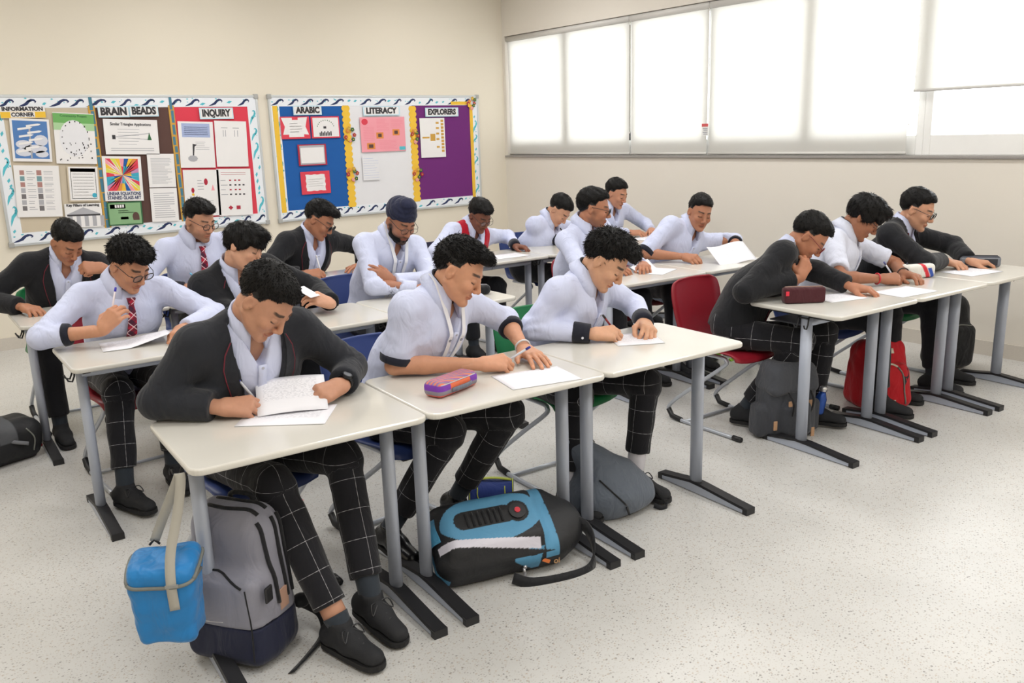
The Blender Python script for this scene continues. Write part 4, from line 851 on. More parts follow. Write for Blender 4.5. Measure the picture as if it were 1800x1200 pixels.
# plaid tie
M_TIE = cloth('red_plaid_tie', (150, 24, 52), 0.6, 0.1); N, L, b_ = nodes_of(M_TIE); uv = N.new('ShaderNodeUVMap'); mp = N.new('ShaderNodeMapping'); mp.inputs['Rotation'].default_value = (0, 0, 0.78); L.new(uv.outputs[0], mp.inputs[0]); sp = N.new('ShaderNodeSeparateXYZ'); L.new(mp.outputs[0], sp.inputs[0]); cur = None
for ax, per, off, wd, col, fac in ((0, 0.045, 0, 0.42, srgb(30, 28, 52), 0.75), (1, 0.045, 0.3, 0.42, srgb(34, 28, 50), 0.6), (0, 0.045, 0.55, 0.09, srgb(236, 216, 222), 0.85), (1, 0.045, 0.75, 0.09, srgb(236, 216, 222), 0.85)):
    dv = N.new('ShaderNodeMath'); dv.operation = 'MULTIPLY_ADD'; dv.inputs[1].default_value = 1/per; dv.inputs[2].default_value = off; L.new(sp.outputs[ax], dv.inputs[0]); fr = N.new('ShaderNodeMath'); fr.operation = 'FRACT'; L.new(dv.outputs[0], fr.inputs[0])
    lt = N.new('ShaderNodeMath'); lt.operation = 'LESS_THAN'; lt.inputs[1].default_value = wd; L.new(fr.outputs[0], lt.inputs[0]); mu = N.new('ShaderNodeMath'); mu.operation = 'MULTIPLY'; mu.inputs[1].default_value = fac; L.new(lt.outputs[0], mu.inputs[0])
    mx = N.new('ShaderNodeMix'); mx.data_type = 'RGBA'; L.new(mu.outputs[0], mx.inputs[0]); mx.inputs[7].default_value = col
    if cur is None: mx.inputs[6].default_value = srgb(176, 28, 56)
    else: L.new(cur, mx.inputs[6])
    cur = mx.outputs[2]
L.new(cur, b_.inputs['Base Color'])

def set_colors(me, C):
    a = me.color_attributes.new('Col', 'FLOAT_COLOR', 'POINT')
    a.data.foreach_set('color', np.concatenate([C, np.ones((len(C), 1))], 1).astype(np.float32).ravel())
def np_obj(name, V, Q, mat_, parent, org):
    return link(name, mesh_np(name, V-org, Q), parent, mat_, smooth=True)
def ik(sh, wr, l1, l2, hint, zmin=0.812):
    """elbow between shoulder and wrist, bent towards hint (a point)"""
    sh, wr, hint = map(lambda q: np.asarray(q, float), (sh, wr, hint)); d = wr-sh; L = np.linalg.norm(d); u = d/L; L = min(L, (l1+l2)*0.995)
    a = (l1*l1-l2*l2+L*L)/(2*L); hgt = math.sqrt(max(l1*l1-a*a, 1e-6)); w = hint-sh; w = unit(w-u*(w@u)); w2 = np.cross(u, w)
    best = None
    for t in np.linspace(-math.pi, math.pi, 145):      # stay above the desk top
        e = sh+u*a+(w*math.cos(t)+w2*math.sin(t))*hgt; c = np.linalg.norm(e-hint)+20*max(0, zmin-e[2])
        if best is None or c < best[0]: best = (c, e)
    return best[1]
HAIRS = {}
def get_hair(style, h):
    """hair volume in the head frame"""
    if (style, h) in HAIRS: return HAIRS[style, h]
    F = Field((-0.125, -0.15, -0.09), (0.125, 0.16, 0.20), h)
    top, frn, side = {'short': (0.0, 0.002, -0.005), 'quiff': (0.008, 0.014, -0.007), 'curly': (0.018, 0.018, 0.003), 'fringe': (0.012, 0.020, 0.012), 'crop': (-0.004, -0.003, -0.003), 'swept': (0.012, 0.014, 0.002)}[style]
    F.ell((0, -0.020, 0.040), (0.083+side, 0.104, 0.096), 0.01)
    F.ell((0, 0.018, 0.070+top*0.6), (0.070+side*0.8, 0.078+frn*0.4, 0.056+top*0.7), 0.02)
    if frn > 0.01: F.ell((0.012, 0.070+frn*0.5, 0.088+top*0.5), (0.052, 0.034+frn*0.4, 0.030+top*0.4), 0.02)
    if style == 'fringe':
        F.ell((0.01, 0.082, 0.040), (0.062, 0.026, 0.046), 0.02)
        for s in (-1, 1): F.ell((s*0.070, 0.030, 0.010), (0.018, 0.034, 0.046), 0.015)
    def cut(D, x, y, z):
        hy, hz = HAIRLINE; hz = list(hz)
        if style == 'fringe': hz = [-0.060, -0.056, -0.045, -0.030, -0.020, -0.032, -0.026, -0.012, 0.004, 0.022, 0.022]
        line = np.interp((y+0*z+0*x).ravel(), hy, hz).reshape((y+0*z+0*x).shape)
        line = line+0.016*np.clip(np.abs(x)/0.07, 0, 1)**2*(y > 0.03)*(-0.6)
        D = D+0.007*np.clip((line+0.045-z)/0.045, 0, 1)*(1 if style not in ('fringe',) else 0.3)
        D = smax(D, (line-z)*0.8, 0.010)
        # keep clear of the ears
        for s in (-1, 1):
            e = np.sqrt(((x-s*0.088)/0.026)**2+((y+0.004)/0.024)**2+((z+0.008)/0.036)**2)-1
            D = smax(D, -e*0.024, 0.004) if style != 'fringe' else D
        n = 0.5*np.sin(x*95+1.3*np.sin(y*60))*np.sin(y*80+z*40)+0.5*np.sin(z*110+y*70+2*np.sin(x*50))
        return D+n*(0.0065 if style in ('curly',) else 0.003)
    F.func(cut)
    V, Q = F.mesh(); HAIRS[style, h] = (V, Q, vnormals(V, Q)); return HAIRS[style, h]
def hair_mesh(style, h, tufts, seed):
    """volume plus locks that break up its outline"""
    V, Q, Nn = get_hair(style, h); r = np.random.default_rng(seed)
    curl = {'curly': 0.9, 'quiff': 0.4, 'fringe': 0.15, 'short': 0.2, 'crop': 0.1, 'swept': 0.4}[style]; ln = {'curly': 0.020, 'quiff': 0.018, 'fringe': 0.028, 'short': 0.012, 'crop': 0.012, 'swept': 0.018}[style]
    pick = r.choice(len(V), tufts, replace=len(V) < tufts); P = V[pick]; n = Nn[pick]; ok = (n[:, 2] > -0.5)|(P[:, 1] < 0); P, n = P[ok], n[ok]; k = len(P)
    crown = np.array([0.02, -0.055, 0.13]); flow = P-crown; flow -= n*(flow*n).sum(1, keepdims=True); flow /= np.maximum(np.linalg.norm(flow, axis=1, keepdims=True), 1e-6)
    if style in ('quiff', 'swept'): flow = flow*0.5+np.array([0.35, 0.75, 0.25])*(P[:, 2:3] > 0.05); flow -= n*(flow*n).sum(1, keepdims=True)*0.6
    flow = flow+r.normal(size=(k, 3))*(0.12+0.35*curl); flow /= np.maximum(np.linalg.norm(flow, axis=1, keepdims=True), 1e-6)
    rise = (0.02+0.30*curl*r.random((k, 1))); ll = ln*(0.5+0.8*r.random((k, 1))); w = 0.0011+0.0010*r.random((k, 1))
    sd = np.cross(n, flow); sd /= np.maximum(np.linalg.norm(sd, axis=1, keepdims=True), 1e-6); up = np.cross(flow, sd); up /= np.maximum(np.linalg.norm(up, axis=1, keepdims=True), 1e-6)
    c0 = P-n*0.003; c1 = P+flow*ll*0.5+n*ll*rise*0.55; c2 = P+flow*ll+n*ll*rise*(0.5-0.6*curl*r.random((k, 1)))
    VV = np.concatenate([c0+sd*w, c0-sd*w, c0+up*w, c1+sd*w*0.8, c1-sd*w*0.8, c1+up*w*0.8, c2], 0); i = np.arange(k)
    T = [(0, 1, 4, 3), (1, 2, 5, 4), (2, 0, 3, 5)]; quads = np.concatenate([np.stack([i+k*q for q in t], 1) for t in T]); tips = np.concatenate([np.stack([i+3*k, i+4*k, i+6*k, i+6*k], 1), np.stack([i+4*k, i+5*k, i+6*k, i+6*k], 1), np.stack([i+5*k, i+3*k, i+6*k, i+6*k], 1)])
    V2 = np.concatenate([V, VV]); F = [tuple(q) for q in (np.concatenate([Q, quads+len(V)])).tolist()]+[tuple(q[:3]) for q in (tips+len(V)).tolist()]
    return V2, F

def bone_uv(me, V, Q, bones):
    """uv in metres along each leg: angle round the bone and distance down the chain"""
    best = np.full(len(V), 1e9); U = np.zeros(len(V)); W = np.zeros(len(V)); leg = np.zeros(len(V), int); s0 = 0.0
    for li, chain in enumerate(bones):
        s0 = 0.03*li
        for (a, b, ref, rad) in chain:
            a, b = np.asarray(a, float), np.asarray(b, float); ab = b-a; L = np.linalg.norm(ab); u = ab/L; t = (V-a)@u; tc_ = np.clip(t, 0, L); q = V-a-tc_[:, None]*u; d = np.linalg.norm(q, axis=1)-rad
            e1 = unit(np.asarray(ref, float)-u*(np.asarray(ref, float)@u)); e2 = np.cross(u, e1); m = d < best
            best[m] = d[m]; U[m] = (np.arctan2(q@e2, q@e1)*0.066)[m]; W[m] = (s0+t)[m]; leg[m] = li*2; s0 += L
    per = 2*math.pi*0.066; lu = U[Q]; lw = W[Q]; mx = lu.max(1, keepdims=True); lu = np.where(mx-lu > per/2, lu+per, lu)
    uvl = me.uv_layers.new(name='UVMap'); uvl.data.foreach_set('uv', np.stack([lu, lw], 2).astype(np.float32).ravel())

def person(label, pel, head, look, shirt='shirt', skin=(190, 140, 110), hair='short', hairlen=1, R=None, Lh=None, near=0, legs=None, glasses=None, tie=False, lanyard=None, beard=0.0, turban=False, cuffs=(None, None), roll_up=(0, 0), collar_dark=False, twist=0.0, shoe=M_SHOE, sock=M_SOCK, check=False, group='students seated at desks', seed=0, hscale=0.98, bs=1.07, watch=None, shrug=0.0, vest=False, bracelet=None, shirt_mat=None, emblem=False, open_collar=True, blazer_mat=None):
    """pel, head: positions; look: (yaw, pitch, roll) in degrees. R / Lh: dict(wrist, dir, back, pose, elbow) for each arm"""
    pel = np.array(pel, float); hd = np.array(head, float); org = np.array([pel[0], pel[1], 0.0])
    o = empty('person', tuple(org)); tag(o, label, 'person', group)
    HR = rotm(*[math.radians(a) for a in look]); half = rotm(*[math.radians(a*f) for a, f in zip(look, (0.35, 0.45, 0.4))])
    hs = hscale
    nb = hd+half@np.array([0, -0.064, -0.116])*hs            # base of the neck (front of C7)
    tw = math.radians(twist); lat0 = np.array([-math.cos(tw), -math.sin(tw), 0.0])     # towards the person's right (-x when facing -y)
    axis = unit(nb-pel); lat = unit(lat0-axis*(lat0@axis)); fw = np.cross(axis, lat); fw = -fw if fw@np.array([0, -1, 0]) < 0 else fw
    sw = 0.170*bs; shc = nb-axis*0.060
    SH = {1: shc+lat*sw+axis*(shrug if isinstance(shrug, float) else shrug[0])-fw*0.0, -1: shc-lat*sw+axis*(shrug if isinstance(shrug, float) else shrug[1])}   # 1 = right arm, -1 = left arm
    h_b = (0.0046, 0.0065, 0.0085)[2-near] if near < 3 else 0.0046
    hH, hHa, hG = {2: (0.0029, 0.0029, 0.0076), 1: (0.0048, 0.0046, 0.0108), 0: (0.0058, 0.0054, 0.0135)}[near]
    sk = np.array(srgb(*skin)[:3])
    arms = {}
    for s, A in ((1, R), (-1, Lh)):
        if A is None:     # out of sight: rests in the lap
            A = dict(wrist=pel+fw*0.26+lat*s*0.07+np.array([0, 0, 0.10]), dir=unit(fw-0.6*lat*s), back=(0, 0, 1), pose='rest')
        wr = np.array(A['wrist'], float); l1 = 0.280*bs; l2 = 0.250*bs
        if 'elbow' in A: el = np.array(A['elbow'], float)
        else: el = ik(SH[s], wr, l1, l2, A.get('hint', SH[s]+lat*s*0.25-axis*0.3))
        arms[s] = (SH[s], el, wr, A)
    parts_V = []; parts_Q = []; parts_C = []
    def addpart(V, Q, C): 
        off = sum(len(v) for v in parts_V); parts_V.append(V); parts_Q.append(Q+off); parts_C.append(C)
    # head
    V, Q = get_head(hH); addpart(hd+(V*hs)@HR.T, Q, head_color(V, sk, beard))
    # neck, shoulders, trunk and arms
    lo = np.min([pel-0.2, hd-0.1]+[np.minimum(e, w)-0.1 for _, e, w, _ in arms.values()], 0); hi = np.max([pel+0.2, hd+0.05, nb+0.1]+[np.maximum(e, w)+0.1 for _, e, w, _ in arms.values()]+[SH[1]+0.1, SH[-1]+0.1], 0)
    F = Field(lo, hi, (0.013, 0.0115, 0.0092)[near])
    chin = hd+HR@np.array([0, -0.028, -0.055])*hs
    F.cone(chin, nb-axis*0.02-fw*0.008, 0.051*hs, 0.054*hs, 0.012)
    mid = pel+(nb-pel)*0.5-fw*0.03
    F.cone(nb-axis*0.10, mid, 0.10, 0.09, 0.03, flat=(fw, 0.7)); F.cone(mid, pel, 0.10, 0.11, 0.03, flat=(fw, 0.75))
    for s, (a, e, w, A) in arms.items():
        F.cone(nb-axis*0.085, a-axis*0.012, 0.040, 0.040, 0.012); F.cone(a-axis*0.01, e, 0.042, 0.037, 0.015); q = e+(w-e)*0.35; F.cone(e, q, 0.037, 0.0365, 0.01); F.cone(q, w-unit(w-e)*0.035, 0.0365, 0.0255, 0.01)
    V, Q = F.mesh(); addpart(V, Q, np.tile(sk, (len(V), 1)))
    HT = {}
    for s, (a, e, w, A) in arms.items():
        d = unit(A['dir']); bk = np.array(A.get('back', (0, 0, 1)), float); bk = unit(bk-d*(bk@d)); x = np.cross(d, bk)     # d = y, bk = z, x = y x z
        M = np.stack([x, d, bk], 1); V, Q = get_hand(A.get('pose', 'rest'), hHa); VV = V*1.0*bs
        if s < 0: VV = VV*np.array([-1, 1, 1]); Q = Q[:, ::-1]
        fd = unit(w-e); fb = unit(bk-fd*(bk@fd)); Mf = np.stack([np.cross(fd, fb), fd, fb], 1); tt = smooth01(0.022, -0.030, V[:, 1])[:, None]     # the wrist bends into the forearm
        addpart(w+(VV@M.T)*(1-tt)+(VV@Mf.T)*tt, Q, hand_color(V, A.get('pose', 'rest'), sk)); HT[s] = (w, M, 1.0*bs, s)
    V = np.concatenate(parts_V); Q = np.concatenate(parts_Q); me = mesh_np('body', V-org, Q); set_colors(me, np.concatenate(parts_C)); link('body', me, o, M_SKIN, smooth=True)
    # hair or turban
    if turban:
        F = Field((-0.12, -0.15, -0.08), (0.12, 0.13, 0.18), 0.004)
        F.ell((0, -0.018, 0.050), (0.086, 0.107, 0.088), 0.01); F.ell((0, 0.020, 0.125), (0.048, 0.046, 0.034), 0.03)
        F.func(lambda D, x, y, z: smax(D, (np.interp((y+0*x+0*z).ravel(), [-0.13, -0.06, 0.0, 0.05, 0.13], [-0.050, -0.035, 0.010, 0.036, 0.044]).reshape((y+0*x+0*z).shape)-z)*0.9, 0.006)+0.0016*np.sin((z+0.35*y+0.5*np.abs(x))*260))
        V, Q = F.mesh(); np_obj('turban', hd+(V*hs)@HR.T, Q, M_TURBAN, o, org)
        F = Field((-0.09, -0.02, -0.16), (0.09, 0.13, 0.01), 0.004); F.ell((0, 0.034, -0.080), (0.058, 0.060, 0.052), 0.01); 
        for s in (-1, 1): F.cone((s*0.060, 0.014, -0.020), (s*0.048, 0.020, -0.07), 0.008, 0.016, 0.03)
        F.ell((0, 0.085, -0.045), (0.032, 0.045, 0.045), 0.012, mode='s'); F.func(lambda D, x, y, z: smax(D, z+0.055-0.9*np.clip(np.abs(x)-0.038, 0, 1)*4, 0.01)+0.0025*np.sin(x*200+y*90)*np.sin(z*160))
        V, Q = F.mesh(); np_obj('beard', hd+(V*hs)@HR.T, Q, M_HAIR, o, org)
    else:
        V, Fc = hair_mesh(hair, (0.0065, 0.0058, 0.0038)[near], (3800, 1400, 600)[2-near], seed); me = mesh_np('hair', hd+(V*hs)@HR.T-org, Fc); link('hair', me, o, M_HAIR, smooth=True)
    # ---- garments
    TREES = []
    blz = shirt in ('blazer',)
    def torso(F, g, k=0.04, low=True):
        up1 = shc-axis*0.02; c1 = shc-axis*0.13+fw*0.01; m1 = pel+(shc-pel)*0.45-fw*0.035; b1_ = pel+axis*0.03
        F.cone(c1, up1, 0.165*bs+g, 0.128*bs+g, k, flat=(fw, 0.64)); F.cone(c1, m1, 0.165*bs+g, 0.150*bs+g, k, flat=(fw, 0.70)); F.cone(m1, b1_, 0.150*bs+g, 0.155*bs+g, k, flat=(fw, 0.78))
        if low: F.cone(b1_, pel-axis*0.04+fw*0.03, 0.155*bs+g, 0.150*bs+g, k, flat=(fw, 0.80))
        for s in (1, -1): F.cone(nb-axis*0.058-fw*0.014, SH[s]-axis*0.010, 0.060+g, 0.058+g, 0.05)
    def sleeve(F, s, g, upto=1.0, k=0.03):
        a, e, w, A = arms[s]
        if upto <= 0: F.cone(a, a+(e-a)*(0.06-upto), 0.062+g, 0.060+g, k)
        else: F.cone(a, e, (0.062 if not blz else 0.058)+g, (0.054 if not blz else 0.050)+g, k)
        if upto > 0: F.cone(e, e+(w-e)*upto, (0.053 if not blz else 0.050)+g, 0.053+g-(0.012)*upto, k*0.7)
    def wrinkle(V, Q, amp, sd):
        Nn = vnormals(V, Q); P = V-org; d = wav(P, sd+11, 26, 4)*0.5+wav(P, sd+5, 60, 4)*0.35
        out = d*amp*0.6
        for s, (a, e, w, A) in arms.items():      # bunching at the elbow and shoulder
            for c, amt in ((e+(a-e)*0.10, 0.75), (a*0.6+e*0.4, 0.30)):
                ax_ = unit(w-a); r2 = np.linalg.norm(V-c, axis=1); out += amp*amt*np.exp(-(r2/0.085)**2)*np.sin(((V-c)@unit(e-a))*85+4.0*wav(P, sd+3, 22, 3))*0.8
        return V+Nn*out[:, None]
    def garment(name, g, mat_, upto, k=0.04, amp=0.005, cutter=None, open_neck=True, low=True, sl=True):
        lo = np.min([pel-0.26]+[np.minimum(e, w)-0.1 for _, e, w, _ in arms.values()]+[SH[1]-0.12, SH[-1]-0.12], 0); hi = np.max([pel+0.26, nb+0.12]+[np.maximum(e, w)+0.1 for _, e, w, _ in arms.values()]+[SH[1]+0.12, SH[-1]+0.12], 0)
        F = Field(lo, hi, hG); torso(F, g, k, low); TV, TQ = F.mesh(); TREES.append(BVHTree.FromPolygons(TV.tolist(), TQ.tolist()))
        if cutter: F.func(cutter)
        if sl:
            B = Field(lo, hi, hG)
            for s in (1, -1):
                sleeve(B, s, g, upto[0 if s > 0 else 1])
            for s in (1, -1):      # square sleeve ends
                a, e, w, A = arms[s]; u = upto[0 if s > 0 else 1]
                if u > 0: c = e+(w-e)*u; n = unit(w-e)
                else: c = a+(e-a)*(-u); n = unit(e-a)
                sl_ = B.sl(c-0.11, c+0.11); x, y, z = B.pts(sl_); dd = (x-c[0])*n[0]+(y-c[1])*n[1]+(z-c[2])*n[2]; rr = np.sqrt((x-c[0])**2+(y-c[1])**2+(z-c[2])**2)-0.105
                B.D[sl_] = np.where(rr < 0, smax(B.D[sl_], dd.astype(np.float32), 0.003), B.D[sl_])
                if u <= 0:   # nothing of the sleeve beyond the cut
                    pass
            F.D = smin(F.D, B.D, 0.045)
        hc_ = pel-axis*0.055
        F.func(lambda D, x, y, z: smax(D, -((x-hc_[0])*axis[0]+(y-hc_[1])*axis[1]+(z-hc_[2])*axis[2]), 0.004))     # hem
        V, Q = F.mesh(); V = wrinkle(V, Q, amp, seed); return np_obj(name, V, Q, mat_, o, org)
    base = M_SHIRT if shirt_mat is None else shirt_mat
    # neck opening: cone round the neck, V at the throat
    nc = nb-axis*0.0
    def neckcut(D, x, y, z):
        qx, qy, qz = x-nc[0], y-nc[1], z-nc[2]; t = qx*axis[0]+qy*axis[1]+qz*axis[2]; f_ = qx*fw[0]+qy*fw[1]+qz*fw[2]; l_ = qx*lat[0]+qy*lat[1]+qz*lat[2]
        v = np.sqrt(l_**2+(f_-0.012)**2)-(0.060+0.25*np.clip(t, -0.03, 0.2)); D = smax(D, -smax(v, -(t+0.045), 0.01), 0.006)
        if open_collar: D = smax(D, -smax(np.abs(l_)-0.05*np.clip((t+0.13)/0.11, 0, 1), 0.02-f_, 0.004), 0.003)
        return D
    lens = (1.0, 1.0)
    upto = []
    for s, ru in ((0, roll_up[0]), (1, roll_up[1])): upto.append(0.93 if ru == 0 else ru)
    if not blz: sh_o = garment('shirt', 0.0, base, upto, cutter=neckcut, amp=0.0065)
    else:
        sh_o = garment('shirt', -0.012, base, (0.9, 0.9), cutter=neckcut, amp=0.003, sl=False)
    # collar: two leaves round the neck
    nbp = nb-axis*0.02-fw*0.008; na = unit(chin-nbp); ca = unit(axis+1.1*na); fc = unit(fw-ca*(fw@ca)); ncc = nbp+na*0.048-fc*0.001
    def neckpt(a, r, t): return ncc+lat*(r*math.sin(a))+fc*(r*math.cos(a)*1.04+0.002)+ca*(t+(0.004 if blz else 0.014))
    co_r = 0.078 if blz else 0.098
    V = []; n = 22; a0 = 0.32
    for i in range(n+1):
        a = a0+(2*math.pi-2*a0)*i/n; fr_ = abs(math.cos(a/2)) ; frn = max(0, math.cos(a)); dz = -0.030*frn
        V += [neckpt(a, 0.060, -0.020+dz), neckpt(a, 0.0605, 0.026+dz*0.75), neckpt(a, 0.066, 0.030+dz*0.75), neckpt(a, co_r+0.014*frn, -0.022-0.040*frn**2+dz), neckpt(a, co_r-0.006+0.014*frn, -0.030-0.040*frn**2+dz)]
    m_ = 5; Fq = [(i*m_+j, i*m_+(j+1) % m_, (i+1)*m_+(j+1) % m_, (i+1)*m_+j) for i in range(n) for j in range(m_)]+[tuple(range(m_-1, -1, -1)), tuple(n*m_+j for j in range(m_))]
    me = mesh_np('collar', np.array(V)-org, Fq); co = link('collar', me, o, base, smooth=True)
    if collar_dark:      # dark lining showing inside the stand
        V = []
        for i in range(n+1):
            a = a0*0.9+(2*math.pi-1.8*a0)*i/n; frn = max(0, math.cos(a)); dz = -0.030*frn; V += [neckpt(a, 0.0565, -0.03+dz), neckpt(a, 0.0575, 0.027+dz*0.75), neckpt(a, 0.0645, 0.033+dz*0.75), neckpt(a, 0.0600, -0.02+dz)]
        m_ = 4; Fq = [(i*m_+j, i*m_+(j+1) % m_, (i+1)*m_+(j+1) % m_, (i+1)*m_+j) for i in range(n) for j in range(m_)]
        link('collar_lining', mesh_np('collar_lining', np.array(V)-org, Fq), co, M_CUFF, smooth=True)
    # shirt front: surface points by marching outward along fw
    def front(t, l_=0.0, g=0.0):
        """point on the chest: t metres below neck base along the trunk, l_ to the person's right"""
        P0 = nb-axis*t+lat*l_+fw*0.40
        for tree in (TREES[-1:] if g else TREES[:1]):
            hit = tree.ray_cast(Vector(P0), Vector(-fw), 0.40)[0]
            if hit is not None: return np.array(hit)+fw*0.0045
        return P0-fw*(0.40-0.10)
    if near and not tie:
        pk = MB(); pts = [front(t)-org for t in np.linspace(0.10, 0.36, 12)]; pk.strip(pts, 0.030, 0.004, lat); pk.build('placket', base, o, True)
        for t in (0.11, 0.19, 0.27, 0.35): MB().disc(front(t)-org+fw*0.002, fw, 0.0055, 0.0022, 8).build('button', M_BUTTON, o)
    if tie:
        pts = [front(t)-org+fw*(0.010 if t > 0.05 else 0.004) for t in np.linspace(0.055, tie, 12)]; wd = [0.022]+[0.030+0.04*i/11 for i in range(1, 12)]; g = MB(); g.strip(pts, wd, 0.006, lat); p_ = pts[-1]; me = g.mesh('tie')
        uvl = me.uv_layers.new(name='UVMap')
        for lp in me.loops:
            v = me.vertices[lp.vertex_index].co; q = np.array(v)+org-nb; uvl.data[lp.index].uv = (q@lat, q@axis)
        link('tie', me, o, M_TIE); kn = MB(); k0 = front(0.04)-org+fw*0.012; kn.prism([(-0.020, 0.016), (0.020, 0.016), (0.011, -0.020), (-0.011, -0.020)][::-1], 0, 0.013, Matrix(((lat[0], axis[0], fw[0], k0[0]), (lat[1], axis[1], fw[1], k0[1]), (lat[2], axis[2], fw[2], k0[2]), (0, 0, 0, 1)))); me = kn.mesh('tie_knot'); uvl = me.uv_layers.new(name='UVMap')
        for lp in me.loops:
            v = me.vertices[lp.vertex_index].co; q = np.array(v)+org-nb; uvl.data[lp.index].uv = (q@lat+0.01, q@axis)
        link('tie_knot', me, o, M_TIE)
    if lanyard:
        for s in (1, -1):
            pts = [neckpt(s*2.2, 0.068, 0.024)-org, neckpt(s*1.3, 0.072, 0.012)-org]+[front(t, s*l_)-org+fw*0.006 for t, l_ in ((0.085, 0.042), (0.13, 0.036), (0.20, 0.029), (0.28, 0.021), (lanyard, 0.012))]; g = MB(); g.strip(spline(pts, 4), 0.021, 0.0026, lat); ly = g.build('lanyard', M_LANY, o)
            if near == 2:
                for t in (0.13, 0.22, 0.30):
                    l_ = np.interp(t, [0.12, 0.20, 0.28, 0.4], [0.037, 0.029, 0.021, 0.014]); c = front(t, s*l_)-org+fw*0.009; rg = [tuple(c+lat*0.0055*math.cos(a)+axis*0.0055*math.sin(a)) for a in np.linspace(0, 2*math.pi, 7)]; MB().tube(rg, 0.0011, 4).build('logo_print', ink('navy'), ly)
    if emblem:
        c = front(emblem[0], emblem[1])-org+fw*0.004; pts = [tuple(c+lat*0.016*x+axis*0.012*y) for x, y in ((-1, 0.2), (-0.2, 1), (1, 0.7), (0.7, -0.6), (-0.1, -0.1), (-0.6, -0.9), (-1, 0.2))]; MB().tube(pts, 0.0017, 5).build('emblem', mat('emblem_blue', srgb(44, 62, 140), 0.6), o)
    if vest:
        def vcut(D, x, y, z):
            D = neckcut(D, x, y, z); qx, qy, qz = x-nc[0], y-nc[1], z-nc[2]; t = qx*axis[0]+qy*axis[1]+qz*axis[2]; f_ = qx*fw[0]+qy*fw[1]+qz*fw[2]; l_ = qx*lat[0]+qy*lat[1]+qz*lat[2]
            D = smax(D, -smax(np.abs(l_)-0.085*np.clip((t+0.24)/0.22, 0, 1), 0.0-f_, 0.004), 0.004); return smax(D, np.abs(l_)-0.150, 0.006)
        garment('vest', 0.012, M_RED, (0.9, 0.9), cutter=vcut, amp=0.003, sl=False)
    if blz:
        bm_ = blazer_mat or M_BLAZER
        vb = 0.42
        def bcut(D, x, y, z):
            qx, qy, qz = x-nc[0], y-nc[1], z-nc[2]; t = qx*axis[0]+qy*axis[1]+qz*axis[2]; f_ = qx*fw[0]+qy*fw[1]+qz*fw[2]; l_ = qx*lat[0]+qy*lat[1]+qz*lat[2]
            v = np.sqrt(l_**2+(f_-0.012)**2)-(0.070+0.25*np.clip(t, -0.03, 0.2)); D = smax(D, -smax(v, -(t+0.05), 0.01), 0.006)
            return smax(D, -smax(np.abs(l_)-0.088*np.clip((t+vb)/(vb-0.06), 0, 1)**0.8, 0.015-f_, 0.004), 0.004)
        garment('blazer', 0.010, bm_, tuple(0.88 if u == 0 else u for u in roll_up), cutter=bcut, amp=0.0045)
        for s in (1, -1):      # lapels with piping
            g = MB(); pin = []; pout = []
            for t, li, lo_ in ((0.02, 0.088, 0.098), (0.06, 0.088, 0.120), (0.11, 0.082, 0.128), (0.15, 0.076, 0.122), (0.20, 0.066, 0.108), (0.27, 0.050, 0.084), (0.34, 0.030, 0.052), (0.395, 0.012, 0.022)):
                pin.append(front(t, s*(li+0.006), 1)-org); pout.append(front(t, s*lo_, 1)-org)
            V = []
            for a, b2 in zip(pin, pout): V += [a-fw*0.004, a+fw*0.002, b2+fw*0.003, b2-fw*0.004]
            Fq = [(i*4+j, i*4+(j+1) % 4, (i+1)*4+(j+1) % 4, (i+1)*4+j) for i in range(len(pin)-1) for j in range(4)]+[(3, 2, 1, 0), tuple((len(pin)-1)*4+j for j in range(4))]
            g.add(V, Fq); lp = g.build('lapel', bm_, o)
            MB().tube([q+fw*0.002 for q in pout], 0.0022, 5).build('lapel_piping', M_PIPE, lp)
    # cuffs (dark inner cuffs of rolled or buttoned sleeves)
    for s, cf in ((1, cuffs[0]), (-1, cuffs[1])):
        if not cf: continue
        a, e, w, A = arms[s]; u = upto[0 if s > 0 else 1]; n_ = unit(w-e) if u > 0 else unit(e-a); c = e+(w-e)*u if u > 0 else a+(e-a)*(-u); ln = {'cuff': 0.060, 'roll': 0.014}[cf]; rr = (0.053-0.012*u if u > 0 else 0.0595)+0.0015
        if cf == 'roll': rr += 0.002
        g = MB(); g.tube([c-n_*0.016-org, c-n_*0.012-org, c+n_*ln*0.5-org, c+n_*ln-org, c+n_*ln-org, c+n_*(ln-0.012)-org], [rr-0.004, rr+0.003, rr, rr-0.003, rr-0.008, rr-0.012], 18, caps=False); cu = g.build('cuff', M_CUFF, o, True)
        if cf == 'cuff':
            sd = unit(np.cross(n_, [0, 0, 1])); sd = sd if sd@np.array([-0.6, -0.8, 0]) > 0 else -sd
            MB().disc(c+n_*ln*0.55+sd*(rr-0.001)-np.array([0, 0, 0.012])-org, sd, 0.0055, 0.003, 8).build('button', mat('white_button', srgb(225, 225, 235), 0.3), cu)
    if watch:
        s = watch; a, e, w, A = arms[s]; n_ = unit(np.array(A['dir'])*0.4+unit(w-e)); c = w-n_*0.015; bk = np.array(A.get('back', (0, 0, 1)), float); bk = unit(bk-n_*(bk@n_)); g = MB(); g.tube([c-n_*0.011-org, c+n_*0.011-org], 0.032, 16, caps=False, sx=1.0, up=bk); g.tube([c+n_*0.0111-org, c-n_*0.0111-org], 0.029, 16, caps=False, up=bk); wt = g.build('watch_strap', M_BLACK, o, True)
        MB().disc(c+bk*0.028-org, bk, 0.019, 0.010, 16).build('watch_case', mat('watch_case_dark', srgb(40, 42, 46), 0.3, metallic=0.5), wt); MB().disc(c+bk*0.0382-org, bk, 0.015, 0.0008, 16).build('watch_dial', mat('watch_dial_grey', srgb(110, 112, 118), 0.3), wt)
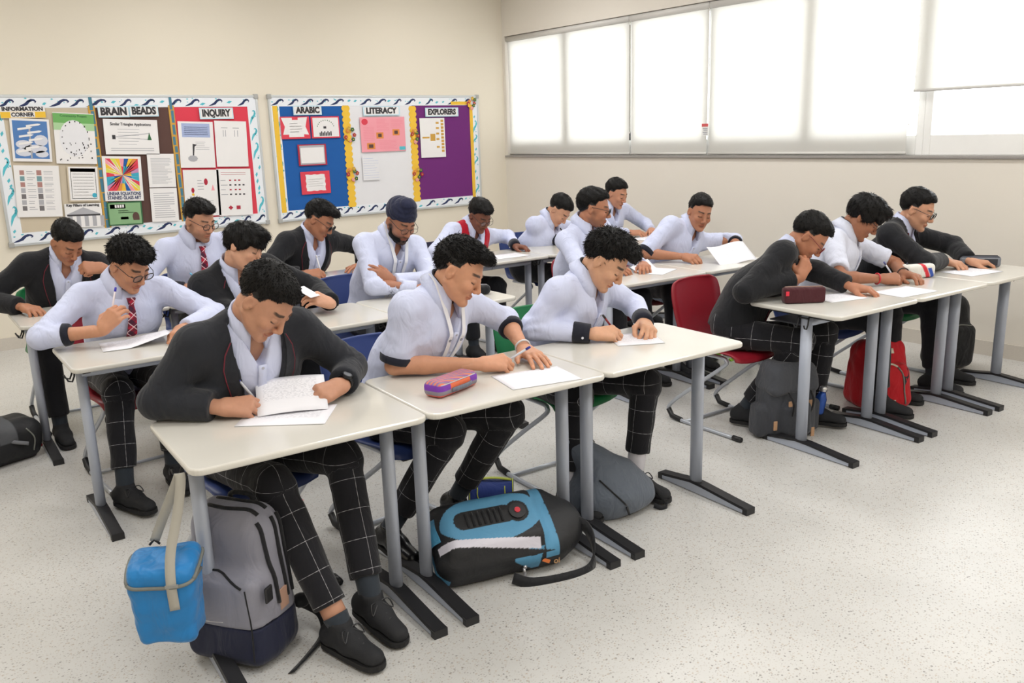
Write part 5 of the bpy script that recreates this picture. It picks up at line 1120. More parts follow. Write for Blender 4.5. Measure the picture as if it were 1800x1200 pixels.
    if bracelet:
        for (s, off, rad, col, nm) in bracelet:
            a, e, w, A = arms[s]; n_ = unit(w-e); c = w-n_*off; rg = unit(np.cross(n_, [0.1, 0.2, 1])); r2 = np.cross(n_, rg); pts = [tuple(c+rg*rad*math.cos(t)+r2*rad*math.sin(t)-org) for t in np.linspace(0, 2*math.pi, 20)]; MB().tube(pts, 0.0042, 6, caps=False).build(nm, mat(nm+'_'+'%d_%d_%d' % col, srgb(*col), 0.35), o, True)
    # glasses
    if glasses:
        gm = M_RIMR if glasses == 'red' else M_RIM; g = MB(); H = lambda p: hd+HR@(np.array(p)*hs)-org
        for s in (-1, 1):
            c = (s*0.0335, 0.108, -0.004); P = [(c[0]+0.0245*math.copysign(abs(math.cos(t))**0.8, math.cos(t)), c[1]-0.10*abs(c[0]+0.0245*math.cos(t))*0.12, c[2]+0.0175*math.copysign(abs(math.sin(t))**0.8, math.sin(t))) for t in np.linspace(0, 2*math.pi, 21)]
            g.tube([H(p) for p in P], 0.0023 if glasses != 'thin' else 0.0014, 5, caps=False); g.tube([H((s*0.058, 0.103, 0.004)), H((s*0.072, 0.085, 0.006)), H((s*0.079, 0.02, 0.010)), H((s*0.080, -0.01, 0.008)), H((s*0.078, -0.03, -0.008))], 0.0018, 5)
        g.tube([H((-0.010, 0.108, 0.002)), H((0, 0.111, 0.005)), H((0.010, 0.108, 0.002))], 0.0017, 5); go = g.build('glasses', gm, o, True)
        for s in (-1, 1):
            c = (s*0.0335, 0.1075, -0.004); P = [H((c[0]+0.0235*math.cos(t), c[1]-0.10*abs(c[0])*0.12, c[2]+0.0165*math.sin(t))) for t in np.linspace(0, 2*math.pi, 17)[:-1]]; MB().add(P, [tuple(range(16))]).build('lens', M_LENS, go)
    # ---- legs
    if legs is None: legs = dict()
    hip = {s: pel+lat*s*0.085-axis*0.0+np.array([0, 0, -0.02])+fw*0.03 for s in (1, -1)}; K = {}; AN = {}; TO = {}
    fh = unit(np.array([fw[0], fw[1], 0])); lh = unit(np.array([lat[0], lat[1], 0]))
    for s, key in ((1, 'R'), (-1, 'L')):
        K[s] = np.array(legs.get(key+'k', tuple(hip[s]+fh*0.40+lh*s*0.06+np.array([0, 0, 0.03]))), float); AN[s] = np.array(legs.get(key+'a', (K[s][0]+fh[0]*0.04, K[s][1]+fh[1]*0.04, 0.10)), float); TO[s] = np.array(legs.get(key+'t', tuple(fh)), float)
    lo = np.min([pel-0.24]+[K[s]-0.12 for s in K]+[AN[s]-0.12 for s in K], 0); hi = np.max([pel+0.24]+[K[s]+0.12 for s in K]+[AN[s]+0.12 for s in K], 0)
    F = Field(lo, hi, (0.016, 0.0135, 0.0092)[near]); F.cone(pel+lat*0.06, pel-lat*0.06, 0.125, 0.125, 0.04, flat=(axis, 0.8)); hem = legs.get('hem', 0.88); bones = []
    for s in (1, -1):
        hm = K[s]+(AN[s]-K[s])*hem; F.cone(hip[s], K[s], 0.088, 0.066, 0.04); F.cone(K[s], hm, 0.066, 0.056, 0.03)
    B = F.D.copy()
    for s in (1, -1):
        hm = K[s]+(AN[s]-K[s])*hem; n_ = unit(AN[s]-K[s]); sl_ = F.sl(hm-0.075, hm+0.075); x, y, z = F.pts(sl_); dd = (x-hm[0])*n_[0]+(y-hm[1])*n_[1]+(z-hm[2])*n_[2]; rr = np.sqrt((x-hm[0])**2+(y-hm[1])**2+(z-hm[2])**2)-0.07
        F.D[sl_] = np.where((rr < 0) | (dd > 0), smax(F.D[sl_], dd.astype(np.float32), 0.003), F.D[sl_]); bones.append([(hip[s], K[s], (0, 0, 1), 0.077), (K[s], AN[s], tuple(fh), 0.06)])
    V, Q = F.mesh(); Nn = vnormals(V, Q); am = wav(V-org, seed+31, 34, 4)*0.003
    for s in (1, -1): am += 0.004*np.exp(-(np.linalg.norm(V-K[s], axis=1)/0.10)**2)*np.sin((V-K[s])@unit(AN[s]-K[s])*90+1.5*wav(V-org, seed+2, 20, 3))
    V = V+Nn*am[:, None]; me = mesh_np('trousers', V-org, Q)
    if check: bone_uv(me, V, Q, bones)
    link('trousers', me, o, M_CHECK if check else M_TROUS, smooth=True)
    for s, key in ((1, 'R'), (-1, 'L')):
        a = AN[s]; n_ = unit(a-K[s]); t = unit(TO[s]); up = np.array([0, 0, 1.0]); up = unit(up-t*(up@t)); sole = a-up*0.085
        hm = K[s]+(a-K[s])*(hem-0.08); bare = legs.get('bare'+key)
        ss = K[s]+(a-K[s])*0.93 if bare else hm
        if bare: MB().tube([hm-org, ss-org+n_*0.02], 0.040, 12).build('bare_shin', mat('bare_shin_%d' % seed, srgb(*skin), 0.5), o, True)
        MB().tube([ss-org, (ss+a)/2-org, a-org, a-up*0.03+t*0.01-org], [0.043, 0.041, 0.040, 0.036], 14).build('sock', sock, o, True)
        # shoe
        x_ = np.cross(t, up); Rm = np.stack([x_, t, up], 1); c0 = a-up*0.07
        F = Field(a-0.26, a+0.26, 0.0055 if near == 2 else 0.011)
        F.cone(c0-t*0.045+up*0.022, c0+t*0.05+up*0.024, 0.038, 0.040, 0.03); F.cone(c0+t*0.05+up*0.022, c0+t*0.150+up*0.008, 0.041, 0.036, 0.03, flat=(up, 0.8)); F.cone(c0-t*0.035+up*0.03, a+up*0.005, 0.036, 0.041, 0.03)
        F.half(c0-up*0.012, -up, 0.004); F.half(a+up*0.022, up, 0.006); V, Q = F.mesh(); sh = np_obj('shoe', V, Q, shoe, o, org)
        Mx = Matrix([list(Rm[0])+[c0[0]-org[0]], list(Rm[1])+[c0[1]-org[1]], list(Rm[2])+[c0[2]-org[2]], [0, 0, 0, 1]])
        ol = [(0.035*math.cos(w_), -0.052+0.034*math.sin(w_)) for w_ in np.linspace(math.pi, 2*math.pi, 8)]+[(0.041, 0.05), (0.043, 0.12)]+[(0.042*math.cos(w_), 0.145+0.046*math.sin(w_)) for w_ in np.linspace(0, math.pi, 9)]+[(-0.043, 0.12), (-0.041, 0.05)]
        MB().prism(ol, -0.024, -0.006, Mx).build('sole', M_SOLE, sh)
        if near == 2 and shoe is not M_SHOEL:
            for k_ in range(4):
                c = c0+t*(0.045+0.022*k_)+up*(0.064-0.0075*k_); MB().tube([c-x_*0.022-up*0.008-org, c+up*0.003-org, c+x_*0.022-up*0.008-org], 0.0028, 5).build('lace', M_BLACK, sh)
            c = c0+t*0.04+up*0.068
            for q in (-1, 1): MB().tube(spline([c-org, c+x_*q*0.035+t*0.01+up*0.008-org, c+x_*q*0.042+t*0.03-up*0.02-org, c+x_*q*0.012+t*0.012-org], 4), 0.0026, 5).build('lace', M_BLACK, sh)
    return dict(obj=o, hands=HT, front=front, fw=fw, lat=lat, axis=axis, org=org, HR=HR, hd=hd)
# ---------------------------------------------------------------- the students
ST = {}
def arm(w, d, back=(0, 0, 1), pose='rest', hint=None, elbow=None):
    A = dict(wrist=w, dir=d, back=back, pose=pose)
    if hint is not None: A['hint'] = np.array(hint, float)
    if elbow is not None: A['elbow'] = elbow
    return A
ST[1] = person('student in charcoal blazer writing at the front desk with the blue lunch bag', (1.06, 3.07, 0.55), (1.085, 2.76, 1.135), (30, 48, 6), 'blazer', (190, 140, 114), 'short',
    R=arm((0.90, 2.775, 0.795), (0.92, -0.38, -0.06), (-0.15, -0.55, 0.8), 'write', elbow=(0.74, 2.93, 0.815)), Lh=arm((1.315, 2.70, 0.805), (-0.93, -0.2, -0.1), (0.1, -0.5, 0.85), 'pinch', elbow=(1.425, 2.85, 0.82)),
    near=2, check=True, legs=dict(Rk=(1.00, 2.64, 0.53), Lk=(1.27, 2.66, 0.55), Ra=(1.07, 2.36, 0.105), La=(1.22, 2.42, 0.125), Rt=(0.25, -0.95, 0.0), Lt=(0.12, -0.98, -0.12), hem=0.86, bareR=True), watch=-1, seed=1, hscale=1.0)
ST[2] = person('student in pale blue shirt with rolled sleeves and printed lanyard in the front row', (1.70, 3.05, 0.55), (1.865, 2.74, 1.145), (34, 30, 8), 'shirt', (200, 146, 116), 'quiff',
    R=arm((1.865, 2.62, 0.79), (0.93, -0.36, 0.0), (-0.15, -0.4, 0.9), 'write', elbow=(1.60, 2.825, 0.795)), Lh=arm((2.135, 2.685, 0.79), (-0.25, -0.96, -0.06), (0, 0, 1), 'flat', elbow=(2.20, 2.89, 0.87)),
    near=2, check=True, roll_up=(-0.88, 0.28), cuffs=('roll', 'roll'), collar_dark=True, lanyard=0.40, emblem=(0.37, -0.085), legs=dict(Rk=(1.75, 2.70, 0.52), Lk=(2.02, 2.66, 0.55), Ra=(1.55, 2.86, 0.11), La=(1.92, 2.92, 0.12), Rt=(0.1, -1, -0.1), Lt=(0.1, -1, -0.2), hem=0.80), shoe=M_SHOEL, bracelet=[(-1, 0.02, 0.031, (214, 214, 218), 'silver_bracelet')], seed=2, hscale=0.98, twist=14)
ST[3] = person('student in pale blue shirt with dark cuffs and thick curly hair in the front row', (2.54, 3.05, 0.55), (2.665, 2.75, 1.095), (26, 40, 4), 'shirt', (206, 158, 128), 'curly',
    R=arm((2.52, 2.685, 0.79), (0.85, -0.52, 0.0), (-0.15, -0.5, 0.85), 'write', elbow=(2.345, 2.895, 0.81)), Lh=arm((2.815, 2.655, 0.80), (-0.55, -0.83, -0.12), (0.3, -0.3, 0.9), 'pinch', elbow=(2.94, 2.84, 0.835)),
    near=2, check=True, roll_up=(0.74, 0.80), cuffs=('cuff', 'cuff'), collar_dark=True, legs=dict(Rk=(2.40, 2.66, 0.53), Lk=(2.77, 2.60, 0.54), Ra=(2.36, 2.66, 0.11), La=(2.70, 2.60, 0.11), Rt=(0.0, -1, 0), Lt=(0.2, -1, 0.0), hem=0.76), sock=M_SOCKW, seed=3, hscale=1.02, twist=10)
ST[4] = person('student in shirt and plaid tie with glasses holding a pen to his mouth', (1.02, 4.62, 0.55), (1.055, 4.35, 1.105), (27, 34, -2), 'shirt', (196, 142, 112), 'curly',
    R=arm((0.86, 4.20, 0.835), (0.62, -0.10, 0.62), (-0.25, -0.8, 0.5), 'pinch', (0.60, 4.42, 0.79)), Lh=arm((1.20, 4.12, 0.80), (-0.45, -0.85, -0.1), (0, -0.3, 0.9), 'pinch', (1.33, 4.38, 0.82)),
    near=2, check=True, roll_up=(0.45, 0.9), cuffs=('roll', None), glasses='dark', tie=0.40, emblem=(0.34, -0.085), legs=dict(Rk=(0.90, 4.22, 0.53), Lk=(1.12, 4.22, 0.53), Ra=(0.84, 4.07, 0.11), La=(1.10, 4.20, 0.11), Rt=(0.35, -0.94, 0), hem=0.80), seed=4, hscale=1.0, open_collar=False)
ST[5] = person('student in dark blazer resting his chin on his hand at far left', (0.95, 5.80, 0.55), (1.02, 5.52, 1.125), (18, 42, 0), 'blazer', (180, 126, 98), 'short',
    R=arm((0.735, 5.43, 0.79), (0.35, -0.92, -0.06), (0, 0, 1), 'rest', (0.62, 5.62, 0.84)), Lh=arm((1.16, 5.37, 0.97), (-0.88, -0.02, 0.12), (0.0, -0.75, 0.6), 'fist', (1.28, 5.46, 0.80)), near=1, seed=5, blazer_mat=M_BLAZERB)
ST[6] = person('student in shirt and plaid tie with glasses and stubble writing below the red panel', (1.77, 5.68, 0.56), (1.77, 5.45, 1.19), (22, 20, 0), 'shirt', (200, 148, 120), 'quiff',
    R=arm((1.60, 5.36, 0.79), (0.93, -0.3, 0.0), (-0.15, -0.5, 0.85), 'write', (1.46, 5.52, 0.81)), Lh=arm((1.98, 5.32, 0.79), (-0.7, -0.6, 0), (0, -0.2, 1), 'rest', (2.06, 5.5, 0.84)), near=1, roll_up=(0.78, 0.9), cuffs=('cuff', None), glasses='dark', tie=0.40, beard=0.45, seed=6, hscale=1.0, open_collar=False)
ST[7] = person('student in dark blazer with long fringe tilting his head behind the front row', (1.64, 4.60, 0.55), (1.625, 4.36, 1.125), (38, 20, 18), 'blazer', (206, 156, 128), 'fringe',
    R=arm((1.62, 4.11, 0.79), (0.75, -0.65, 0), (0, -0.3, 0.9), 'rest', elbow=(1.455, 4.34, 0.82)), Lh=arm((1.985, 4.12, 0.805), (-0.80, 0.16, 0.42), (0.30, -0.75, 0.5), 'pinch', (2.06, 4.36, 0.82)), near=1, seed=7, twist=10, blazer_mat=M_BLAZERB)
ST[8] = person('student in dark blazer with glasses writing below the blue panel', (2.44, 5.70, 0.55), (2.555, 5.40, 1.13), (40, 34, 4), 'blazer', (172, 118, 90), 'quiff',
    R=arm((2.37, 5.30, 0.79), (0.92, -0.3, 0), (-0.15, -0.5, 0.85), 'write', (2.18, 5.52, 0.82)), Lh=arm((2.86, 5.40, 0.79), (-0.75, -0.5, -0.05), (0, -0.1, 1), 'flat', (2.92, 5.58, 0.88)), near=1, glasses='dark', seed=8, hscale=1.0, twist=12, blazer_mat=M_BLAZERB)
ST[9] = person('student in navy turban with beard and glasses, arms folded, white lanyard', (2.53, 4.72, 0.56), (2.62, 4.44, 1.175), (2, 32, 4), 'shirt', (168, 116, 92), 'short',
    R=arm((2.58, 4.20, 0.80), (0.95, -0.1, -0.05), (0, -0.4, 0.9), 'rest', (2.30, 4.36, 0.80)), Lh=arm((2.475, 4.335, 0.845), (-0.86, 0.10, 0.50), (-0.1, -0.9, 0.3), 'rest', (2.84, 4.40, 0.82)), near=1, glasses='thin', beard=0.9, turban=True, lanyard=0.36, seed=9, hscale=1.0)
ST[10] = person('student in red vest with glasses reaching across his desk', (3.76, 5.64, 0.54), (3.87, 5.37, 1.055), (2, 34, 0), 'shirt', (128, 82, 64), 'swept',
    R=arm((3.68, 5.26, 0.79), (0.8, -0.6, 0), (0, -0.3, 0.9), 'rest', (3.52, 5.5, 0.82)), Lh=arm((4.20, 5.36, 0.785), (0.25, -0.96, -0.08), (0.2, 0, 0.98), 'rest', (4.14, 5.55, 0.86)), near=0, glasses='thin', vest=True, roll_up=(0.9, 0.84), cuffs=(None, 'cuff'), seed=10)
ST[11] = person('student in pale shirt with his head bowed low beside the red vest student', (4.52, 5.62, 0.54), (4.645, 5.33, 1.04), (18, 50, 4), 'shirt', (204, 154, 126), 'short',
    R=arm((4.62, 5.34, 0.79), (0.9, -0.4, 0), (-0.1, -0.5, 0.85), 'write', (4.36, 5.52, 0.82)), Lh=arm((4.86, 5.22, 0.79), (-0.5, -0.8, 0), (0, 0, 1), 'rest', (4.92, 5.46, 0.84)), near=0, roll_up=(0.84, 0.9), cuffs=('cuff', None), collar_dark=True, seed=11, twist=10)
ST[12] = person('student in pale shirt with dark glasses in profile behind the front row curly haired student', (3.86, 4.28, 0.56), (3.83, 4.06, 1.175), (40, 12, 0), 'shirt', (180, 124, 96), 'short',
    R=arm((3.82, 3.92, 0.79), (0.8, -0.6, 0), (0, -0.3, 0.9), 'rest', (3.60, 4.12, 0.82)), Lh=arm((4.12, 3.90, 0.79), (-0.6, -0.7, 0), (0, 0, 1), 'rest', (4.16, 4.14, 0.84)), near=1, glasses='dark', beard=0.35, seed=12, hscale=1.0, twist=12)
ST[13] = person('student in pale shirt seated furthest back against the cream wall', (5.34, 5.62, 0.55), (5.345, 5.38, 1.125), (12, 22, 0), 'shirt', (190, 136, 108), 'short',
    R=arm((5.36, 5.25, 0.79), (0.7, -0.7, 0), (0, -0.3, 0.9), 'rest'), Lh=arm((5.62, 5.22, 0.79), (-0.6, -0.7, 0), (0, 0, 1), 'rest'), near=0, seed=13)
ST[14] = person('student in pale shirt facing forward while holding up a sheet of paper', (4.62, 4.30, 0.55), (4.80, 4.00, 1.075), (-26, 16, 10), 'shirt', (178, 124, 96), 'short',
    R=arm((4.565, 3.94, 0.79), (-0.05, -1, -0.02), (-0.4, 0, 0.9), 'pinch', (4.54, 4.22, 0.82)), Lh=arm((5.03, 3.86, 0.80), (-0.75, -0.5, 0.05), (0.1, -0.4, 0.85), 'pinch', (5.16, 4.08, 0.84)), near=1, roll_up=(-0.95, 0.3), cuffs=('roll', 'roll'), collar_dark=True, seed=14, twist=-12)
ST[15] = person('student in dark blazer with red framed glasses leaning over the maroon pencil case', (3.86, 2.97, 0.55), (4.155, 2.70, 1.062), (28, 46, 4), 'blazer', (178, 122, 94), 'short',
    R=arm((3.985, 2.635, 0.86), (0.62, 0.02, 0.72), (-0.35, -0.9, 0.2), 'pinch', elbow=(3.69, 2.76, 0.808)), Lh=arm((4.27, 2.50, 0.79), (0.25, -0.95, -0.08), (0, 0, 1), 'rest', elbow=(4.275, 2.715, 0.85)), near=1, glasses='red', tie=0.3, seed=15, hscale=1.0, twist=22, blazer_mat=M_BLAZERB, legs=dict(Rk=(3.95, 2.58, 0.53), Lk=(4.20, 2.60, 0.53), Ra=(3.86, 2.86, 0.11), La=(4.15, 2.62, 0.11)), open_collar=False, check=True)
ST[16] = person('student in short sleeved white shirt with thin glasses writing at the wide paper', (4.62, 2.96, 0.55), (4.745, 2.73, 1.115), (26, 38, 6), 'shirt', (160, 108, 82), 'fringe',
    R=arm((4.60, 2.51, 0.79), (0.85, -0.5, 0), (-0.15, -0.5, 0.85), 'write', (4.40, 2.72, 0.80)), Lh=arm((4.83, 2.50, 0.79), (-0.35, -0.9, 0), (0.1, 0, 1), 'rest', (4.98, 2.70, 0.84)), near=1, glasses='thin', roll_up=(-0.82, -0.82), collar_dark=True, shirt_mat=M_SHIRTW, bracelet=[(1, 0.03, 0.030, (196, 30, 44), 'red_wristband'), (-1, 0.025, 0.030, (52, 40, 40), 'dark_wristband')], seed=16, hscale=1.0, twist=14)
ST[17] = person('student in dark blazer with glasses nearest the window wall, hands spread on desk', (5.28, 2.96, 0.55), (5.355, 2.72, 1.115), (12, 22, 0), 'blazer', (198, 148, 120), 'short',
    R=arm((5.40, 2.555, 0.80), (0.12, -0.97, -0.15), (0, 0, 1), 'rest', (5.20, 2.74, 0.84)), Lh=arm((5.53, 2.45, 0.79), (0.7, -0.68, -0.1), (0, 0, 1), 'rest', (5.62, 2.7, 0.88)), near=1, glasses='dark', seed=17, hscale=1.0, twist=10, blazer_mat=M_BLAZERB)
# ---------------------------------------------------------------- papers and pens
M_PAPER = mat('printed_paper', srgb(236, 236, 242), 0.7); N, L, b_ = nodes_of(M_PAPER)
uv = N.new('ShaderNodeUVMap'); sp = N.new('ShaderNodeSeparateXYZ'); L.new(uv.outputs[0], sp.inputs[0])
def mth(op, a, b=None, c=None):
    n = N.new('ShaderNodeMath'); n.operation = op
    for i, q in enumerate((a, b, c)):
        if q is None: continue
        if isinstance(q, (int, float)): n.inputs[i].default_value = q
        else: L.new(q, n.inputs[i])
    return n.outputs[0]
row = mth('FRACT', mth('MULTIPLY', sp.outputs[1], 30.0)); nz = N.new('ShaderNodeTexNoise'); nz.inputs['Scale'].default_value = 1.0; mp = N.new('ShaderNodeMapping'); mp.inputs['Scale'].default_value = (26, 30, 1); L.new(uv.outputs[0], mp.inputs[0]); L.new(mp.outputs[0], nz.inputs['Vector'])
inx = mth('MULTIPLY', mth('GREATER_THAN', sp.outputs[0], 0.1), mth('LESS_THAN', sp.outputs[0], 0.88)); iny = mth('MULTIPLY', mth('GREATER_THAN', sp.outputs[1], 0.34), mth('LESS_THAN', sp.outputs[1], 0.93))
fac = mth('MULTIPLY', mth('MULTIPLY', mth('MULTIPLY', mth('LESS_THAN', row, 0.32), mth('GREATER_THAN', nz.outputs['Fac'], 0.50)), mth('MULTIPLY', inx, iny)), 0.45)
mx = N.new('ShaderNodeMix'); mx.data_type = 'RGBA'; L.new(fac, mx.inputs[0]); mx.inputs[6].default_value = srgb(236, 236, 242); mx.inputs[7].default_value = srgb(120, 122, 140); L.new(mx.outputs[2], b_.inputs['Base Color'])
def paper(label, cx, cy, w, h, rz, z=0.7515, lift=None, group='exam papers on the desks', cat='paper', name='exam_paper', m=M_PAPER):
    """lift(u, v) -> height above the desk; u, v in -1..1"""
    n = 8; V = []
    for t in (0.0, 0.0007):
        for j in range(n+1):
            for i in range(n+1):
                u, v = -1+2*i/n, -1+2*j/n; q = lift(u, v) if lift else 0.0
                dx, dy, dz = q if isinstance(q, tuple) else (0, 0, q)
                V.append((u*w/2+dx, v*h/2+dy, dz+t))
    k = (n+1)**2; F = []
    for j in range(n):
        for i in range(n):
            a = j*(n+1)+i; F += [(a, a+n+1, a+n+2, a+1), (k+a, k+a+1, k+a+n+2, k+a+n+1)]
    edge = [i for i in range(n)]+[n+(n+1)*j for j in range(n)]+[k-1-i for i in range(n)]+[(n+1)*(n-j) for j in range(n)]
    for a, b2 in zip(edge, edge[1:]+edge[:1]): F.append((a, b2, k+b2, k+a))
    me = MB().add(V, F).mesh(name); uvl = me.uv_layers.new(name='UVMap')
    for lp in me.loops:
        q = lp.vertex_index % k; uvl.data[lp.index].uv = ((q % (n+1))/n, (q//(n+1))/n)
    o = link(name, me, None, m, (cx, cy, z), True); o.rotation_euler = (0, 0, rz); tag(o, label, cat, group); return o
R_ = math.radians
paper('exam paper lying under the writing hand of the front blazer student', 1.085, 2.665, 0.297, 0.21, R_(-38))
paper('half folded page lifted by the front blazer student', 1.135, 2.735, 0.235, 0.15, R_(-22), 0.7535, lambda u, v: (0, -0.010*(v+1), 0.048*(v+1)**0.9+0.006*(1-u*u)))
paper('blank white paper under the flat hand of the lanyard student', 1.985, 2.43, 0.285, 0.21, R_(-14))
paper('exam paper between the hands of the curly haired front student', 2.685, 2.58, 0.21, 0.17, R_(-30), 0.7515, lambda u, v: 0.010*max(0, v)**2)
paper('exam paper propped in the hand of the pen biting student', 1.00, 4.19, 0.30, 0.20, R_(-8), 0.753, lambda u, v: 0.03*max(0, u+0.2)*(1-0.3*v))
paper('exam paper under the pen of the tie wearing student with stubble', 1.79, 5.28, 0.28, 0.20, R_(-6))
paper('exam paper under the pen of the blazer student below the blue panel', 2.56, 5.24, 0.29, 0.21, R_(-10))
paper('white card held up by the student with long fringe', 1.862, 4.150, 0.075, 0.105, R_(25), 0.862, lambda u, v: (0, 0, 0.022*(v+1)), cat='card', name='white_card')
paper('exam paper in front of the red vest student', 3.95, 5.15, 0.30, 0.21, R_(-4)); paper('exam paper in front of the student with bowed head', 4.72, 5.15, 0.30, 0.21, R_(4))
paper('large sheet curving up from the hands of the forward facing student', 4.80, 3.735, 0.31, 0.22, R_(-14), 0.753, lambda u, v: (0, -0.03*(v+1), 0.055*(v+1)+0.012*math.sin(u*2.5)))
paper('folded white leaflet on the desk behind the green chair', 4.13, 3.86, 0.22, 0.15, R_(12), 0.7525, lambda u, v: 0.045*max(0, v)**1.2*(1+0.3*u)); paper('flat sheet under the folded leaflet', 4.16, 3.80, 0.26, 0.16, R_(20))
paper('papers in front of the student furthest back', 5.42, 5.06, 0.30, 0.21, R_(6)); paper('paper beside the maroon pencil case under the chin resting hand', 4.13, 2.49, 0.25, 0.19, R_(-16)); paper('wide paper on the desk of the short sleeved student', 4.51, 2.325, 0.30, 0.20, R_(-8)); paper('exam paper under the spread hands of the student nearest the windows', 5.38, 2.365, 0.30, 0.21, R_(-10))
paper('small pink paper slip lying on the floor behind the front row', 1.46, 3.64, 0.07, 0.10, R_(20), 0.0005, group=None, name='paper_slip', m=mat('pink_paper', srgb(226, 160, 158), 0.8))
def pen(label, tip, top, body, cap, r=0.0047):
    tip, top = np.array(tip, float), np.array(top, float); d = unit(top-tip); Ln = 0.152; o = empty('pen', tuple(tip)); tag(o, label, 'pen', 'pens in hand')
    MB().tube([d*0.0, d*0.012, d*0.0125, d*Ln*0.86], [0.0008, 0.0030, r, r], 10).build('barrel', mat('pen_%d_%d_%d' % body, srgb(*body), 0.25), o, True)
    MB().tube([d*Ln*0.86, d*Ln*0.98, d*Ln], [r*1.15, r*1.1, r*0.7], 10).build('cap', mat('pen_%d_%d_%d' % cap, srgb(*cap), 0.3), o, True)
    return o
def hand_pt(i, s, p):
    w_, M, sc, sg = ST[i]['hands'][s]; q = np.array(p, float)*sc; q[0] *= sg; return w_+M@q
def held_pen(i, s, label, body, cap, up, off=0.0):
    """pen between thumb and forefinger; tip on the paper or free"""
    c = hand_pt(i, s, (-0.046, 0.110, -0.042)); d = unit(up); t0 = (c[2]-0.7535)/max(d[2], 0.2); t0 = min(max(t0, 0.02), 0.045)+off
    return pen(label, c-d*t0, c+d, body, cap)
if 1 in ST: held_pen(1, 1, 'clear pen with blue cap in the hand of the front blazer student', (190, 192, 200), (52, 50, 170), (-0.52, 0.05, 0.85))
if 2 in ST: held_pen(2, 1, 'blue and white pen in the hand of the lanyard student', (200, 204, 214), (50, 56, 150), (0.55, -0.45, 0.42))
if 3 in ST: held_pen(3, 1, 'black and red pen in the hand of the curly haired front student', (130, 30, 40), (26, 26, 30), (-0.66, -0.02, 0.75))
if 4 in ST: held_pen(4, 1, 'white pen with blue cap held against the lips', (226, 214, 218), (60, 56, 190), (0.32, 0.22, 0.92), 0.02)
if 6 in ST: held_pen(6, 1, 'light blue pen of the tie wearing student with stubble', (225, 228, 236), (110, 190, 230), (-0.55, 0.3, 0.78))
if 8 in ST: held_pen(8, 1, 'white pen of the blazer student below the blue panel', (236, 236, 240), (230, 230, 236), (-0.1, 0.25, 0.96))
if 11 in ST: held_pen(11, 1, 'dark pen of the student with bowed head', (40, 42, 60), (30, 30, 34), (-0.5, 0.2, 0.84))
if 15 in ST: held_pen(15, 1, 'silver pen raised to the chin of the red spectacled student', (200, 200, 206), (150, 150, 158), (-0.1, 0.1, 1.0), 0.03)
if 16 in ST: held_pen(16, 1, 'clear pen of the short sleeved student', (206, 208, 220), (90, 96, 150), (-0.5, 0.3, 0.8))
# ---------------------------------------------------------------- soft goods
M_PAINT = bpy.data.materials.new('coloured_nylon'); M_PAINT.use_nodes = True; N, L, b_ = nodes_of(M_PAINT); at = N.new('ShaderNodeVertexColor'); at.layer_name = 'Col'; L.new(at.outputs['Color'], b_.inputs['Base Color']); b_.inputs['Roughness'].default_value = 0.6
tc = N.new('ShaderNodeTexCoord'); n2 = N.new('ShaderNodeTexNoise'); n2.inputs['Scale'].default_value = 14; n2.inputs['Detail'].default_value = 3; n2.inputs['Distortion'].default_value = 1.0; bp = N.new('ShaderNodeBump'); bp.inputs['Strength'].default_value = 0.4; bp.inputs['Distance'].default_value = 0.012
L.new(tc.outputs['Object'], n2.inputs['Vector']); L.new(n2.outputs['Fac'], bp.inputs['Height']); L.new(bp.outputs[0], b_.inputs['Normal'])
def nyl(name, rgb, rough=0.65): return cloth('nylon_'+name, rgb, rough, 0.5, 600)
M_BLKN = nyl('black', (26, 27, 31)); M_ZIP = mat('zip_metal', srgb(190, 190, 196), 0.3, metallic=0.8)
class Soft:
    def __init__(s, name, label, cat, loc, rz, group=None):
        s.o = empty(name, loc, rz); tag(s.o, label, cat, group); s.tree = None
    def shell(s, F, name, m, color=None, noise=0.0, seed=1, keep=True, freq=22):
        V, Q = F.mesh(); 
        if noise: V = V+vnormals(V, Q)*(wav(V, seed, freq, 4)*0.6+wav(V, seed+1, freq*2.4, 4)*0.35)[:, None]*noise
        me = mesh_np(name, V, Q)
        if color is not None: set_colors(me, color(V, vnormals(V, Q)))
        if keep: s.tree = BVHTree.FromPolygons(V.tolist(), Q.tolist())
        return link(name, me, s.o, m, smooth=True)
    def hit(s, p, d, off=0.002):
        h = s.tree.ray_cast(Vector(p), Vector(d).normalized(), 2.0)
        return (h[0]+h[1]*off) if h[0] is not None else None
    def line(s, pts, d, r, name, m, n=5, back=0.6):
        """cord laid on the surface: pts are shot along d"""
        d = Vector(d).normalized(); P = [s.hit(Vector(p)-d*back, d, r*0.4) for p in spline(pts, n)]; P = [p for p in P if p is not None]
        if len(P) > 1: return MB().tube(P, r, 6).build(name, m, s.o, True)
    def tube(s, pts, r, name, m, n=5): return MB().tube(spline(pts, n), r, 7).build(name, m, s.o, True)
    def strap(s, pts, w_, t_, side, name, m, n=5): return MB().strip(spline(pts, n), w_, t_, side).build(name, m, s.o, True, bevel=0)
